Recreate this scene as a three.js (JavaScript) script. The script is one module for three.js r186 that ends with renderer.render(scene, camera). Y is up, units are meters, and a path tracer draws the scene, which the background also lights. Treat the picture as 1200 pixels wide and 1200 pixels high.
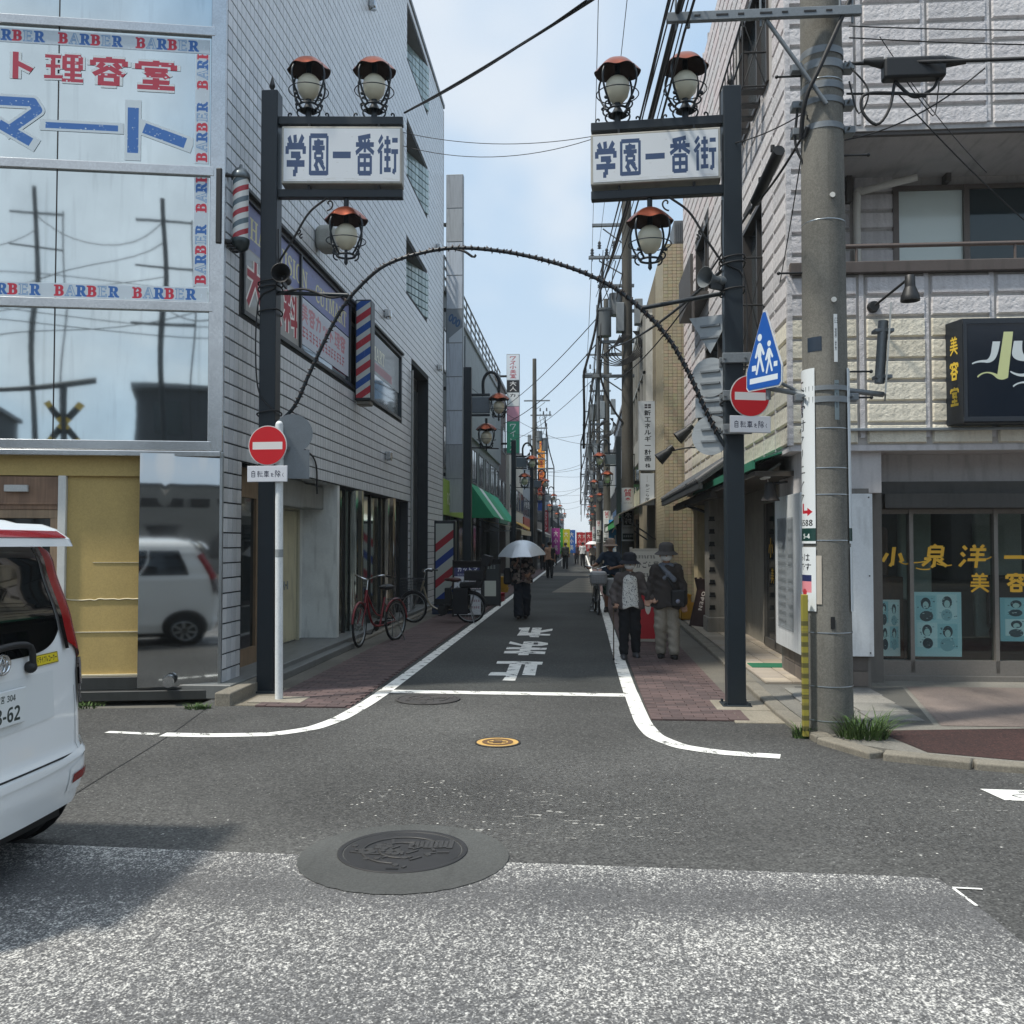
import * as THREE from 'three';
import { mergeGeometries, toCreasedNormals } from 'three/addons/utils/BufferGeometryUtils.js';
import { RoundedBoxGeometry } from 'three/addons/geometries/RoundedBoxGeometry.js';
import { MarchingCubes } from 'three/addons/objects/MarchingCubes.js';

// ---------- camera, sky, sun, exposure (x right, y up, depth d = -z, metres) ----------
const scene = new THREE.Scene();
const camera = new THREE.PerspectiveCamera(2 * Math.atan(600 / 1108) * 180 / Math.PI, 1, 0.1, 2000);
const YAW = Math.atan(82 / 1108), PITCH = Math.atan(37 / 1108 * Math.cos(YAW));
camera.position.set(0, 1.6, 0);
camera.lookAt(-Math.sin(YAW) * Math.cos(PITCH), 1.6 + Math.sin(PITCH), -Math.cos(YAW) * Math.cos(PITCH));
const renderer = new THREE.WebGLRenderer({ antialias: true });
renderer.toneMapping = THREE.LinearToneMapping;
renderer.toneMappingExposure = 1.27;
renderer.shadowMap.enabled = true;
renderer.setSize(1024, 1024);

const SUN_DIR = new THREE.Vector3(-0.42, 0.88, 0.23).normalize();
const sun = new THREE.DirectionalLight(new THREE.Color(1, 0.94, 0.84), 3.5);
sun.position.copy(SUN_DIR).multiplyScalar(80);
sun.castShadow = true;
sun.shadow.radius = 7;
sun.shadow.mapSize.set(4096, 4096);
Object.assign(sun.shadow.camera, { left: -60, right: 60, top: 60, bottom: -60, near: 1, far: 200 });
scene.add(sun, sun.target);

// value noise, tiling when p is given
function rng(a) { return () => { a |= 0; a = a + 0x6D2B79F5 | 0; let t = Math.imul(a ^ a >>> 15, 1 | a); t = t + Math.imul(t ^ t >>> 7, 61 | t) ^ t; return ((t ^ t >>> 14) >>> 0) / 4294967296; }; }
const R = rng(7);
const hsh = (x, y, s) => { let h = Math.imul(x | 0, 374761393) + Math.imul(y | 0, 668265263) + Math.imul(s, 1442695041); h = Math.imul(h ^ h >>> 13, 1274126177); return ((h ^ h >>> 16) >>> 0) / 4294967296; };
function vn(x, y, s, p) {
  const xi = Math.floor(x), yi = Math.floor(y), m = p ? (a) => ((a % p) + p) % p : (a) => a;
  let fx = x - xi, fy = y - yi; fx = fx * fx * (3 - 2 * fx); fy = fy * fy * (3 - 2 * fy);
  const a = hsh(m(xi), m(yi), s), b = hsh(m(xi + 1), m(yi), s), c = hsh(m(xi), m(yi + 1), s), e = hsh(m(xi + 1), m(yi + 1), s);
  return a + (b - a) * fx + (c - a) * fy + (a - b - c + e) * fx * fy;
}
function fb(u, v, f, oct, s) { let r = 0, w = 0.5, t = 0; for (let i = 0; i < oct; i++) { r += w * vn(u * f, v * f, s + i, f); t += w; f *= 2; w *= 0.5; } return r / t; }

{ // thin high cloud over pale blue, one sky all round
  const W = 1024, Hh = 512, d = new Float32Array(W * Hh * 4);
  for (let j = 0; j < Hh; j++) for (let i = 0; i < W; i++) {
    const el = (j / (Hh - 1) - 0.5) * Math.PI, az = i / W * Math.PI * 2, s = Math.max(Math.sin(el), 0), k = Math.pow(1 - s, 2.2);
    const ce = Math.cos(el), px = Math.cos(az) * ce / (s + 0.28), pz = Math.sin(az) * ce / (s + 0.28);
    let c = 0, w = 0.5; for (let o = 0; o < 6; o++) { c += w * vn(px * 1.5 * (1 << o) + 3.7, pz * 1.1 * (1 << o) + 9.1, 40 + o); w *= 0.5; }
    let cl = Math.min(1, Math.max(0, (c - 0.47) / 0.2)); cl = cl * cl * (3 - 2 * cl) * 0.85;
    let z = Math.min(1, Math.max(0, (s - 0.5) / 0.45)); z = z * z * (3 - 2 * z); // cloud veil overhead, out of view, thickened and brightened to lift the alley shade
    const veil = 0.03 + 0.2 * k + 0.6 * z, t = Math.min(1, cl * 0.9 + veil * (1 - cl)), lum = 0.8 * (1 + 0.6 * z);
    const b = [0.31, 0.54, 0.84], h = [0.66, 0.80, 0.91], o = (j * W + i) * 4;
    for (let q = 0; q < 3; q++) { const blue = b[q] + (h[q] - b[q]) * k; d[o + q] = blue + ([0.96, 0.965, 0.965][q] - blue) * t * 0.8; d[o + q] *= lum; }
    if (el < 0) { const gk = Math.max(0, 1 + el * 8); for (let q = 0; q < 3; q++) d[o + q] = d[o + q] * gk + 0.25 * (1 - gk); }
    d[o + 3] = 1;
  }
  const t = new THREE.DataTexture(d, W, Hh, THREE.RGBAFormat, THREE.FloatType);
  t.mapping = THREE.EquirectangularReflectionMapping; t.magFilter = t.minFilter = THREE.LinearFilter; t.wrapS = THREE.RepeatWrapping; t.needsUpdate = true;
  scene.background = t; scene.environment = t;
}
scene.fog = new THREE.FogExp2(new THREE.Color(0.80, 0.86, 0.90), 0.0006);

// ---------- helpers ----------
const V = (x, y, d) => new THREE.Vector3(x, y, -d);
const names = new Map(), baseOf = new WeakMap();
function numbered(n) { const k = names.get(n) || 0; names.set(n, k + 1); return k ? n + '_' + String(k).padStart(3, '0') : n; }
function mergeAll(gs) {
  gs = (Array.isArray(gs) ? gs.flat(3) : [gs]).map((g) => { const h = g.index ? g.toNonIndexed() : g; for (const k of Object.keys(h.attributes)) if (!['position', 'normal', 'uv', 'color'].includes(k)) h.deleteAttribute(k); return h; });
  if (gs.some((g) => g.attributes.color)) for (const g of gs) if (!g.attributes.color) g.setAttribute('color', new THREE.BufferAttribute(new Float32Array(g.attributes.position.count * 3).fill(1), 3));
  const m = gs.length > 1 ? mergeGeometries(gs) : gs[0].clone(); m.morphAttributes = {}; return m;
}
const shadowed = (m) => { m.castShadow = m.receiveShadow = true; return m; };
// a thing: Group at its base [x, y, d]
function thing(name, label, category, base = [0, 0, 0], group) {
  const o = new THREE.Group(); o.name = numbered(name); const b = V(...base); o.position.copy(b); baseOf.set(o, b);
  o.userData = { label, category }; if (group) o.userData.group = group; scene.add(o); return o;
}
const rootBase = (p) => { while (p && !baseOf.has(p)) p = p.parent; return p ? baseOf.get(p) : null; };
// one mesh from world-space geometries; under a thing it is shifted to the thing's base
function part(name, gs, mat, parent, label) {
  const g = mergeAll(gs), b = parent && rootBase(parent); if (b) g.translate(-b.x, -b.y, -b.z);
  const m = shadowed(new THREE.Mesh(g, mat)); m.name = parent ? name : numbered(name); (parent || scene).add(m); if (label) m.userData.label = label; return m;
}
// a shared geometry placed at a world position
function piece(name, geo, mat, parent, x, y, d, rx = 0, ry = 0, rz = 0) {
  const m = shadowed(new THREE.Mesh(geo, mat)), b = rootBase(parent); m.name = name; m.position.set(x, y, -d); if (b) m.position.sub(b); m.rotation.set(rx, ry, rz); parent.add(m); return m;
}
function single(name, gs, mat, label, category, group) { const m = part(name, gs, mat); m.userData = { label, category }; if (group) m.userData.group = group; return m; }
function ground(name, gs, mat) { const m = part(name, gs, mat); m.userData.kind = 'structure'; return m; }
function stuffPart(m) { m.userData.kind = 'stuff'; return m; }
function copyOf(o, label) { const c = o.clone(); c.name = numbered(o.name.replace(/_\d\d\d$/, '')); if (label) c.userData = { ...c.userData, label }; scene.add(c); baseOf.set(c, baseOf.get(o)); return c; }

function metreUV(g, w, h, l, ox = 0, oy = 0) {
  const uv = g.attributes.uv, s = [[l, h], [l, h], [w, l], [w, l], [w, h], [w, h]], n = uv.count / 6;
  for (let i = 0; i < uv.count; i++) { const f = s[Math.floor(i / n)]; uv.setXY(i, uv.getX(i) * f[0] + ox, uv.getY(i) * f[1] + oy); }
  return g;
}
function box(x0, x1, y0, y1, d0, d1) { const w = Math.abs(x1 - x0), h = Math.abs(y1 - y0), l = Math.abs(d1 - d0); return metreUV(new THREE.BoxGeometry(w, h, l), w, h, l, x0 + d0 * 0.7, y0).translate((x0 + x1) / 2, (y0 + y1) / 2, -(d0 + d1) / 2); }
function rbox(x0, x1, y0, y1, d0, d1, r = 0.01, s = 1) { const w = Math.abs(x1 - x0), h = Math.abs(y1 - y0), l = Math.abs(d1 - d0); return metreUV(new RoundedBoxGeometry(w, h, l, s, Math.min(r, w / 2.02, h / 2.02, l / 2.02)), w, h, l, x0, y0).translate((x0 + x1) / 2, (y0 + y1) / 2, -(d0 + d1) / 2); }
function rod(a, b, r0, r1 = r0, seg = 10) {
  const dir = b.clone().sub(a), l = dir.length(), g = new THREE.CylinderGeometry(r1, r0, l, seg);
  const uv = g.attributes.uv; for (let i = 0; i < uv.count; i++) uv.setXY(i, uv.getX(i) * 6.28 * r0, uv.getY(i) * l);
  return g.applyQuaternion(new THREE.Quaternion().setFromUnitVectors(new THREE.Vector3(0, 1, 0), dir.normalize())).translate((a.x + b.x) / 2, (a.y + b.y) / 2, (a.z + b.z) / 2);
}
const pipe = (pts, r, n = 24, seg = 6, closed = false) => new THREE.TubeGeometry(new THREE.CatmullRomCurve3(pts, closed, 'catmullrom', 0.5), n, r, seg, closed);
const ball = (p, r, a = 10, b = 8) => new THREE.SphereGeometry(r, a, b).translate(p.x, p.y, p.z);
const ring = (p, R0, r, seg = 20, t = 6) => new THREE.TorusGeometry(R0, r, t, seg).rotateX(Math.PI / 2).translate(p.x, p.y, p.z);
function lathe(pts, p, seg = 20) { return new THREE.LatheGeometry(pts.map((q) => new THREE.Vector2(q[0], q[1])), seg).translate(p.x, p.y, p.z); }
// flat polygon on the ground: [[x, d], ...], uv in metres
function sheet(poly, y, holes = []) {
  const s = new THREE.Shape(poly.map((p) => new THREE.Vector2(p[0], p[1])));
  for (const h of holes) s.holes.push(new THREE.Path(h.map((p) => new THREE.Vector2(p[0], p[1]))));
  const g = new THREE.ShapeGeometry(s); return g.rotateX(-Math.PI / 2).translate(0, y, 0);
}
const circle = (x, d, r, n = 48) => Array.from({ length: n }, (_, i) => [x + r * Math.cos(i / n * 6.2832), d + r * Math.sin(i / n * 6.2832)]);
function slab(poly, y0, y1, bevel = 0) {
  const g = new THREE.ExtrudeGeometry(new THREE.Shape(poly.map((p) => new THREE.Vector2(p[0], p[1]))), { depth: y1 - y0 - bevel, bevelEnabled: bevel > 0, bevelThickness: bevel, bevelSize: bevel, bevelOffset: -bevel, bevelSegments: 2, curveSegments: 8 });
  return g.rotateX(-Math.PI / 2).translate(0, y0, 0);
}
// upright plane facing the camera side (+z), w x h, centred
const card = (x, y, d, w, h, ry = 0) => new THREE.PlaneGeometry(w, h).rotateY(ry).translate(x, y, -d);

// ---------- textures ----------
function dataTex(w, h, fn, srgb = true, rep = [1, 1]) {
  const a = new Uint8Array(w * h * 4);
  for (let y = 0; y < h; y++) for (let x = 0; x < w; x++) { const c = fn(x / w, y / h, x, y), o = (y * w + x) * 4; a[o] = c[0]; a[o + 1] = c[1]; a[o + 2] = c[2]; a[o + 3] = c[3] === undefined ? 255 : c[3]; }
  const t = new THREE.DataTexture(a, w, h, THREE.RGBAFormat); if (srgb) t.colorSpace = THREE.SRGBColorSpace;
  t.wrapS = t.wrapT = THREE.RepeatWrapping; t.magFilter = THREE.LinearFilter; t.minFilter = THREE.LinearMipmapLinearFilter; t.generateMipmaps = true; t.repeat.set(...rep); t.needsUpdate = true; return t;
}
const cl = (v) => Math.max(0, Math.min(255, v));
const g3 = (v) => { v = cl(v); return [v, v, v]; };
const T = {};
T.grain = dataTex(512, 512, (u, v) => g3(243 + 20 * (fb(u, v, 8, 5, 3) - 0.5) + 22 * (fb(u, v, 128, 2, 9) - 0.5)), true, [0.7, 0.7]);
T.dirt = dataTex(512, 512, (u, v) => { const s = fb(u, v * 0.15 + 0.3, 32, 3, 21), b = fb(u, v, 5, 5, 5); return g3(247 - 70 * Math.max(0, s - 0.55) - 60 * Math.max(0, b - 0.52) + 12 * (fb(u, v, 128, 2, 2) - 0.5)); }, true, [0.5, 0.5]);
T.film = dataTex(512, 512, (u, v) => { const s = fb(u, v * 0.12 + 0.3, 48, 3, 23), b = fb(u, v, 6, 4, 27); const k = 232 + 26 * (b - 0.5) - 34 * Math.max(0, s - 0.56); return [cl(k), cl(k + 1), cl(k)]; }, true, [0.6, 0.45]);
T.bump = dataTex(512, 512, (u, v) => g3(128 + 180 * (fb(u, v, 24, 5, 33) - 0.5)), false, [1, 1]);
T.concrete = dataTex(1024, 1024, (u, v) => { const b = fb(u, v, 4, 6, 51), f = fb(u, v, 256, 2, 52), st = fb(u, v * 0.2, 40, 3, 53); const k = 214 + 60 * (b - 0.5) + 50 * (f - 0.5) - 60 * Math.max(0, st - 0.6); return [cl(k), cl(k * 0.985), cl(k * 0.955)]; }, true, [0.5, 0.5]);
T.wood = dataTex(256, 512, (u, v) => { const k = 200 + 50 * (fb(u, v * 0.06, 64, 3, 61) - 0.5) + 30 * (fb(u, v, 8, 3, 62) - 0.5); return g3(k); }, true, [1, 1]);
const mats = new Map();
// std('#hex', roughness, metalness, map key, extra)
function std(color, rough = 0.7, metal = 0, map = 'grain', extra = {}) {
  const key = color + rough + metal + map + JSON.stringify(extra); if (mats.has(key)) return mats.get(key);
  const m = new (Object.keys(extra).some((k) => /clearcoat|transm|thick|sheen|ior/.test(k)) ? THREE.MeshPhysicalMaterial : THREE.MeshStandardMaterial)({ color: new THREE.Color(color), roughness: rough, metalness: metal, side: THREE.DoubleSide, ...extra });
  if (map) m.map = T[map]; mats.set(key, m); return m;
}
const M = {
  navy: std('#18232b', 0.42, 0.1), black: std('#17191b', 0.5, 0, 'grain'), rubber: std('#151617', 0.85), wire: std('#1b1c1e', 0.6, 0, null),
  galv: std('#80868a', 0.55, 0.5), steel: std('#aab0b3', 0.28, 0.9), chrome: std('#cfd2d4', 0.12, 1, null), concrete: std('#97968f', 0.9, 0, 'concrete', { bumpMap: T.bump, bumpScale: 0.003 }),
  white: std('#e4e6e6', 0.45), offwhite: std('#d8d8d2', 0.6, 0, 'dirt'), dark: std('#0c0d0f', 0.6, 0, null), darkglass: std('#0d1114', 0.06, 0, null, { ior: 1.6 }),
  copper: std('#8c4a35', 0.34, 0.85), globe: std('#cfcab4', 0.25, 0, null), red: std('#b3151c', 0.4), paint: std('#d9d9d4', 0.8, 0, 'dirt'),
  glassMirror: std('#dbe5e9', 0.03, 1, 'film'), stainless: std('#b9bcbd', 0.045, 1, null), stainlessBrush: std('#c3c6c8', 0.2, 1),
};
function canvasTex(w, h, draw, flip) {
  const c = document.createElement('canvas'); c.width = w; c.height = h; const x = c.getContext('2d'); draw(x, w, h);
  const t = new THREE.CanvasTexture(c); t.colorSpace = THREE.SRGBColorSpace; t.magFilter = THREE.LinearFilter; t.minFilter = THREE.LinearMipmapLinearFilter; t.anisotropy = 8; return t;
}
const printed = (w, h, draw, rough = 0.5, extra = {}) => new THREE.MeshStandardMaterial({ map: canvasTex(w, h, draw), roughness: rough, side: THREE.DoubleSide, ...extra });
const decal = (w, h, draw, rough = 0.5) => printed(w, h, draw, rough, { transparent: true, polygonOffset: true, polygonOffsetFactor: -1 });

// ---------- writing: characters as strokes on a 0..99 grid ----------
const GL = {
  '一': '08509250', '小': '50085086 50863880 26341070 74349070', '学': '18082826 46044822 84066826 10481030 10309030 90309048 28507250 72505262 52625292 52923892 08709270',
  '園': '10061096 10069006 90069096 10929092 28227222 50143434 20347834 34443460 34446644 66446660 34606660 48603078 40704086 40865080 52627884 72665874 50145034', '番': '76061812 50105044 08269226 30142422 30143624 70146424 46280846 54289246 22522294 22527852 78527894 22927892 50525092 22727872',
  '街': '24060822 28240444 18401894 34206220 48064840 32406440 34586258 48444884 32846484 70169616 66429842 84428490 84907286', '自': '54044014 24162494 24167616 76167694 24407640 24647664 24907690',
  '転': '06164816 12281262 12284228 42284262 12454245 12624262 27062796 04784878 54229422 50449844 70445684 54849280 80649694', '車': '12169016 22282266 22287828 78287866 22477847 22667866 50045096 04809680',
  'を': '16266826 48083050 30505446 54465668 86402864 28642480 24808290', '除': '12061296 12063606 36062436 24363856 38562866 68064434 68069434 54408240 44569456 68406894 68945890 54664284 82669484', 'く': '66083850 38507292',
  'ト': '36063694 36407864', '理': '06144414 08464246 04824880 25142582 52105254 52109010 90109054 52329032 52549054 71107190 52729272 46909690', '容': '50025014 10321014 10149014 90149032 36222440 64227840 50361262 50368862 30643096 30647064 70647096 30907090',
  '室': '50025014 10321014 10149014 90149032 24347634 46342852 28527250 62427660 50605092 20748074 08929292', 'マ': '08188818 88185064 34486688', 'ー': '08509250', '泉': '48044014 26142652 26147414 74147452 26337433 26527452 50525092 50924088 12603660 36600888 80586474 56629690',
  '洋': '10102424 06362050 06902464 46065418 84067418 36249424 40449044 32649864 65246596', '美': '32044014 68046014 14188618 20348034 10509050 50185066 08669266 50661296 50668896', '新': '24022412 04144614 14181832 38183032 02364836 06544454 25362596 24580888 28604484 90065414 54145460 54604892 54389638 76387696',
  'エ': '14188618 50185084 06849484', 'ネ': '46044618 16267826 78261268 47504796 58507864', 'ル': '30103052 30520888 58085888 58889456', 'ギ': '14308026 06588852 40065296 78048616 90029812', '計': '14144214 04264826 10404440 10544454 12681294 12684268 42684294 12924292 52409640 74087496',
  '画': '06089408 30243070 30247024 70247070 30477047 30707070 50085070 12341292 12928892 88348892', '株': '04284428 24062496 24300470 24364456 60105230 56269026 48529652 72067296 70544684 74549684', '屋': '14061450 14500494 14069006 90069024 14249024 26388838 46383254 32547852 68447858 54585490 28708470 18929292',
  '質': '34061416 12201240 12184418 30183040 84065816 56185640 56189018 74187440 24462484 24467646 76467684 24587658 24707670 24847684 36861496 64868696', '木': '08309230 50065096 48300882 52309282', '村': '06284628 26062696 24300870 30364850 52269626 80068090 80906886 58466660',
  '宮': '50025014 10321014 10149014 90149032 30303052 30307030 70307052 30527052 24642496 24647664 76647696 24907690 50525064', 'ク': '40081446 36248224 82246064 60642296', 'リ': '28122858 72087250 72504892', 'ニ': '18288228 08769276', 'ッ': '16362858 42304850 84324290',
  'か': '10306430 64306078 60784674 38081888 78249448', 'ご': '24227822 20582476 24768280 80048414 90029612', 'ら': '36064820 26302066 20666846 68468470 84704894', '大': '06369436 50065040 50401094 50409094', '人': '50065034 50340894 50349494', '料': '08121632 44103632 04444844 26062696 24460474 28464468 62127226 58387050 52709664 84068496',
  'ド': '36063694 36407864 66107622 80089018', 'ラ': '20128012 10368436 84364092', 'イ': '84081450 54365494', 'ブ': '12187818 78183492 84048812 94029810', 'レ': '28062888 28889048', 'コ': '16188218 82188284 12848484', 'ダ': '40081446 36228222 82226064 60642294 44506860 88049412', '用': '20082070 20700692 20088008 80088092 80927088 20367636 20608060 50085092', '業': '36043622 60046022 14062222 82067422 08249224 20388038 26527452 50245094 06669466 46660890 54669290',
  'カ': '10307830 78307082 70825880 42084030 40301892', 'ス': '16148014 80140892 50566092', 'ワ': '14121440 14128612 86124092', 'ン': '14202838 14908434', 'ピ': '24082482 24828484 24447036 80068814', '浦': '10102424 06362050 06902464 36209620 66066696 40344096 40349034 90349092 40549054 40729072 80088818',
  'よ': '50085074 50743088 30882276 22765068 50688486 50327832', 'う': '34085814 58144614 20368034 80347060 70604092', 'で': '10208616 58205040 50407090 84408852 92369848', 'す': '08249224 56045660 56604068 40684050 40505656 56564292', 'は': '18061492 36289228 70067084 70844888 48884676 46769286',
};
// write s in a box (x, y, w, h per character), horizontally or vertically; lw is the stroke in grid units
function write(c, s, x, y, w, h, lw, color, vertical, gap = 0, italic = 0) {
  c.save(); c.strokeStyle = color; c.lineCap = 'butt'; c.lineJoin = 'miter'; let k = 0;
  for (const ch of s) {
    const lk = '園番街質屋理転美業'.includes(ch) ? 0.72 : 1, ox = x + (vertical ? 0 : k * (w + gap)), oy = y + (vertical ? k * (h + gap) : 0); k++;
    if (!GL[ch]) { c.fillStyle = color; c.font = 'bold ' + h + 'px sans-serif'; c.fillText(ch, ox, oy + h * 0.86); continue; }
    c.save(); c.translate(ox, oy); c.transform(w / 100, 0, -italic * h / 100, h / 100, italic * h, 0); c.lineWidth = lw * lk;
    for (const st of GL[ch].split(' ')) { c.beginPath(); for (let i = 0; i + 3 < st.length; i += 4) { const a = +st.slice(i, i + 2), b = +st.slice(i + 2, i + 4); i ? c.lineTo(a, b) : c.moveTo(a, b); } c.stroke(); }
    c.restore();
  }
  c.restore();
}
// rows of small marks standing for print too small to read
function scribble(c, x, y, w, h, color, r = R) { c.fillStyle = color; for (let q = x; q < x + w - h * 0.6; q += h * 1.05) { for (let i = 0; i < 3; i++) c.fillRect(q + r() * h * 0.2, y + i * h * 0.38, h * (0.5 + r() * 0.35), h * 0.13); c.fillRect(q + h * (0.15 + 0.5 * r()), y, h * 0.14, h); } }
function scuff(c, w, h, n, alpha, seed) { const r = rng(seed); for (let i = 0; i < n; i++) { c.fillStyle = 'rgba(' + (r() < 0.5 ? '90,85,75' : '240,240,235') + ',' + (alpha * r()).toFixed(3) + ')'; c.fillRect(r() * w, r() * h, 1 + r() * w * 0.02, 1 + r() * h * 0.06); } }
// ---------- ground, roads, pavements ----------
T.asphalt = dataTex(2048, 2048, (u, v, x, y) => {
  const st = vn(x / 2.1, y / 2.1, 71, 975), st2 = vn(x / 4.3, y / 4.3, 72, 476), b = fb(u, v, 6, 5, 73), h = hsh(x >> 1, y >> 1, 74);
  const b2 = fb(u, v, 2, 3, 78); let k = 73 + 42 * (st - 0.5) + 24 * (st2 - 0.5) + 30 * (b - 0.5) + 26 * (b2 - 0.5); if (h > 0.9955) k += 75; if (h < 0.012) k -= 34;
  return [cl(k), cl(k * 1.0), cl(k * 0.975)];
}, true, [0.14, 0.14]);
T.asphaltB = dataTex(1024, 1024, (u, v, x, y) => g3(128 + 120 * (vn(x / 2.1, y / 2.1, 71, 487) - 0.5) + 60 * (vn(x / 5, y / 5, 75, 205) - 0.5)), false, [0.4, 0.4]);
T.worn = dataTex(2048, 1024, (u, v, x, y) => { // old coarse crossing paint, most of it worn down to the stones
  const gr = 0.5 * vn(x / 1.15, y / 1.7, 81) + 0.32 * vn(x / 2.1, y / 3.1, 86) + 0.18 * vn(x / 5, y / 7, 82), w = fb(u, v * 0.5, 6, 4, 83), h = hsh(x, y, 84);
  const lanes = 0.5 + 0.5 * Math.sin(u * 11 + 1.2), edge = Math.exp(-(1 - v) * 9);
  const t = 0.49 - 0.15 * edge + 0.3 * (w - 0.5) + 0.06 * lanes + 0.16 * Math.exp(-Math.pow((v - 0.8 + 0.06 * (w - 0.5)) / 0.07, 2)) - 0.05 * Math.exp(-Math.pow((v - 0.5) / 0.16, 2));  // includes a darker band across near the far edge, paler midway
  const paint = Math.max(0, Math.min(1, (gr - t) / 0.3)), k = 84 + 44 * (vn(x / 2, y / 2, 85) - 0.5) + 22 * (h - 0.5);
  const p = 210 + 36 * (h - 0.5) + 30 * (w - 0.5); return [cl(k + (p - k) * paint), cl(k + (p - 2 - k) * paint), cl(k + (p - 9 - k) * paint)];
}, true, [1 / 6.9, 1 / 3.1]);
T.worn.wrapS = T.worn.wrapT = THREE.MirroredRepeatWrapping; T.worn.offset.set(5.1 / 6.9, -1.85 / 3.1);
T.line = dataTex(512, 512, (u, v, x, y) => { const n = fb(u, v, 12, 5, 91), f = vn(x / 2, y / 2, 92, 256), k = 222 + 40 * (n - 0.5) + 22 * (f - 0.5); const a = n * 0.75 + f * 0.25 < 0.33 ? 0 : 255; return [cl(k), cl(k), cl(k * 0.975), a]; }, true, [0.8, 0.8]);
M.asphalt = new THREE.MeshStandardMaterial({ map: T.asphalt, roughness: 0.93, bumpMap: T.asphaltB, bumpScale: 0.004 });
M.asphaltAlley = new THREE.MeshStandardMaterial({ map: T.asphalt, color: new THREE.Color('#d2d8d8'), roughness: 0.9, bumpMap: T.asphaltB, bumpScale: 0.0025 });
M.patch = new THREE.MeshStandardMaterial({ map: T.concrete, color: new THREE.Color('#575a5b'), roughness: 0.95, bumpMap: T.asphaltB, bumpScale: 0.002 });
M.worn = new THREE.MeshStandardMaterial({ map: T.worn, roughness: 0.9, bumpMap: T.asphaltB, bumpScale: 0.005 });
M.line = new THREE.MeshStandardMaterial({ map: T.line, roughness: 0.75, transparent: true, side: THREE.DoubleSide });
M.redwalk = new THREE.MeshStandardMaterial({ map: T.asphalt, color: new THREE.Color('#d8938a'), roughness: 0.95 });

ground('ground', sheet([[-900, -900], [900, -900], [900, 900], [-900, 900]], -0.05), std('#6f6e69', 0.95, 0, 'concrete'));
ground('road', [sheet([[-70, -14], [70, -14], [70, 6.2], [3.6, 6.75], [2.3, 7.2], [1.9, 8.2], [1.9, 10.3], [-3.8, 10.3], [-3.8, 9.05], [-8, 8.4], [-70, 1]], 0)], M.asphalt);
ground('alley', sheet([[-3.8, 10.3], [1.95, 10.3], [2.1, 300], [-4.0, 300]], 0), M.asphaltAlley);
ground('crossing_marking', sheet([[-6.5, 1], [3.2, 1], [1.78, 3.5], [1.74, 4.3], [1.69, 4.7], [1.5, 4.72], [0, 4.765], [-1.5, 4.82], [-3.1, 4.89], [-6.5, 5.0]], 0.004), M.worn);
ground('manhole_surround', sheet(circle(-0.91, 4.83, 0.535, 72).map(([x, d], i) => [x + 0.004 * Math.sin(i * 3.1), d + 0.004 * Math.cos(i * 2.3)]), 0.008), M.patch);

// ribbon along [x, d] points
function strip(pts, w, y, dense = 1) {
  const c = new THREE.CatmullRomCurve3(pts.map((p) => new THREE.Vector3(p[0], y, -p[1])), false, 'catmullrom', 0.3), n = Math.round(pts.length * 6 * dense), P = c.getPoints(n), pos = [], uv = [], idx = []; let s = 0;
  P.forEach((p, i) => { const t = c.getTangent(i / n), nx = -t.z, nz = t.x; if (i) s += p.distanceTo(P[i - 1]); pos.push(p.x + nx * w / 2, y, p.z + nz * w / 2, p.x - nx * w / 2, y, p.z - nz * w / 2); uv.push(s, p.x, s, p.x + w); if (i) idx.push(i * 2 - 2, i * 2, i * 2 - 1, i * 2 - 1, i * 2, i * 2 + 1); });
  const g = new THREE.BufferGeometry(); g.setAttribute('position', new THREE.Float32BufferAttribute(pos, 3)); g.setAttribute('uv', new THREE.Float32BufferAttribute(uv, 2)); g.setIndex(idx); g.computeVertexNormals(); if (g.attributes.normal.getY(0) < 0) { g.setIndex(idx.map((_, i) => idx[i - i % 3 + [0, 2, 1][i % 3]])); g.computeVertexNormals(); } return g;
}
ground('edge_line', strip([[-4.02, 7.8], [-3.55, 7.74]], 0.075, 0.004), M.line);
ground('edge_line', strip([[-3.5, 7.73], [-3.07, 7.73], [-2.6, 7.82], [-2.33, 8.1], [-2.21, 8.57], [-2.15, 9.36], [-2.13, 10.3], [-2.12, 14], [-2.1, 30], [-2.05, 140]], 0.15, 0.004, 3), M.line);
ground('edge_line', strip([[0.53, 140], [0.53, 30], [0.51, 12], [0.52, 10], [0.54, 8.6], [0.6, 7.98], [0.78, 7.58], [1.08, 7.38], [1.48, 7.28]], 0.15, 0.004, 3), M.line);
ground('stop_line', strip([[-2.2, 10.16], [-0.8, 10.12], [0.45, 10.08]], 0.2, 0.004), M.line);
ground('road_marking_patch', sheet([[2.58, 6.42], [3.7, 6.36], [3.7, 6.1], [2.62, 6.15]], 0.004), M.line);
T.fleck = dataTex(1024, 512, (u, v, x, y) => { const a = vn(x / 9, y / 2.2, 301), b = fb(u, v, 5, 3, 302), h = hsh(x >> 1, y >> 1, 303); return [214, 212, 204, a > 0.9 && b > 0.6 && h > 0.45 ? 150 : h > 0.9988 ? 220 : 0]; }, true, [1 / 6, 1 / 3]);
ground('worn_paint', sheet([[-2.6, 5.1], [3.2, 5.0], [3.0, 6.6], [-0.2, 7.1]], 0.003), new THREE.MeshStandardMaterial({ map: T.fleck, transparent: true, roughness: 0.85 }));
ground('chalk_mark', [strip([[1.71, 4.58], [1.84, 4.57]], 0.018, 0.006), strip([[1.71, 4.57], [1.73, 4.36]], 0.016, 0.006)], M.line);
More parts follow.
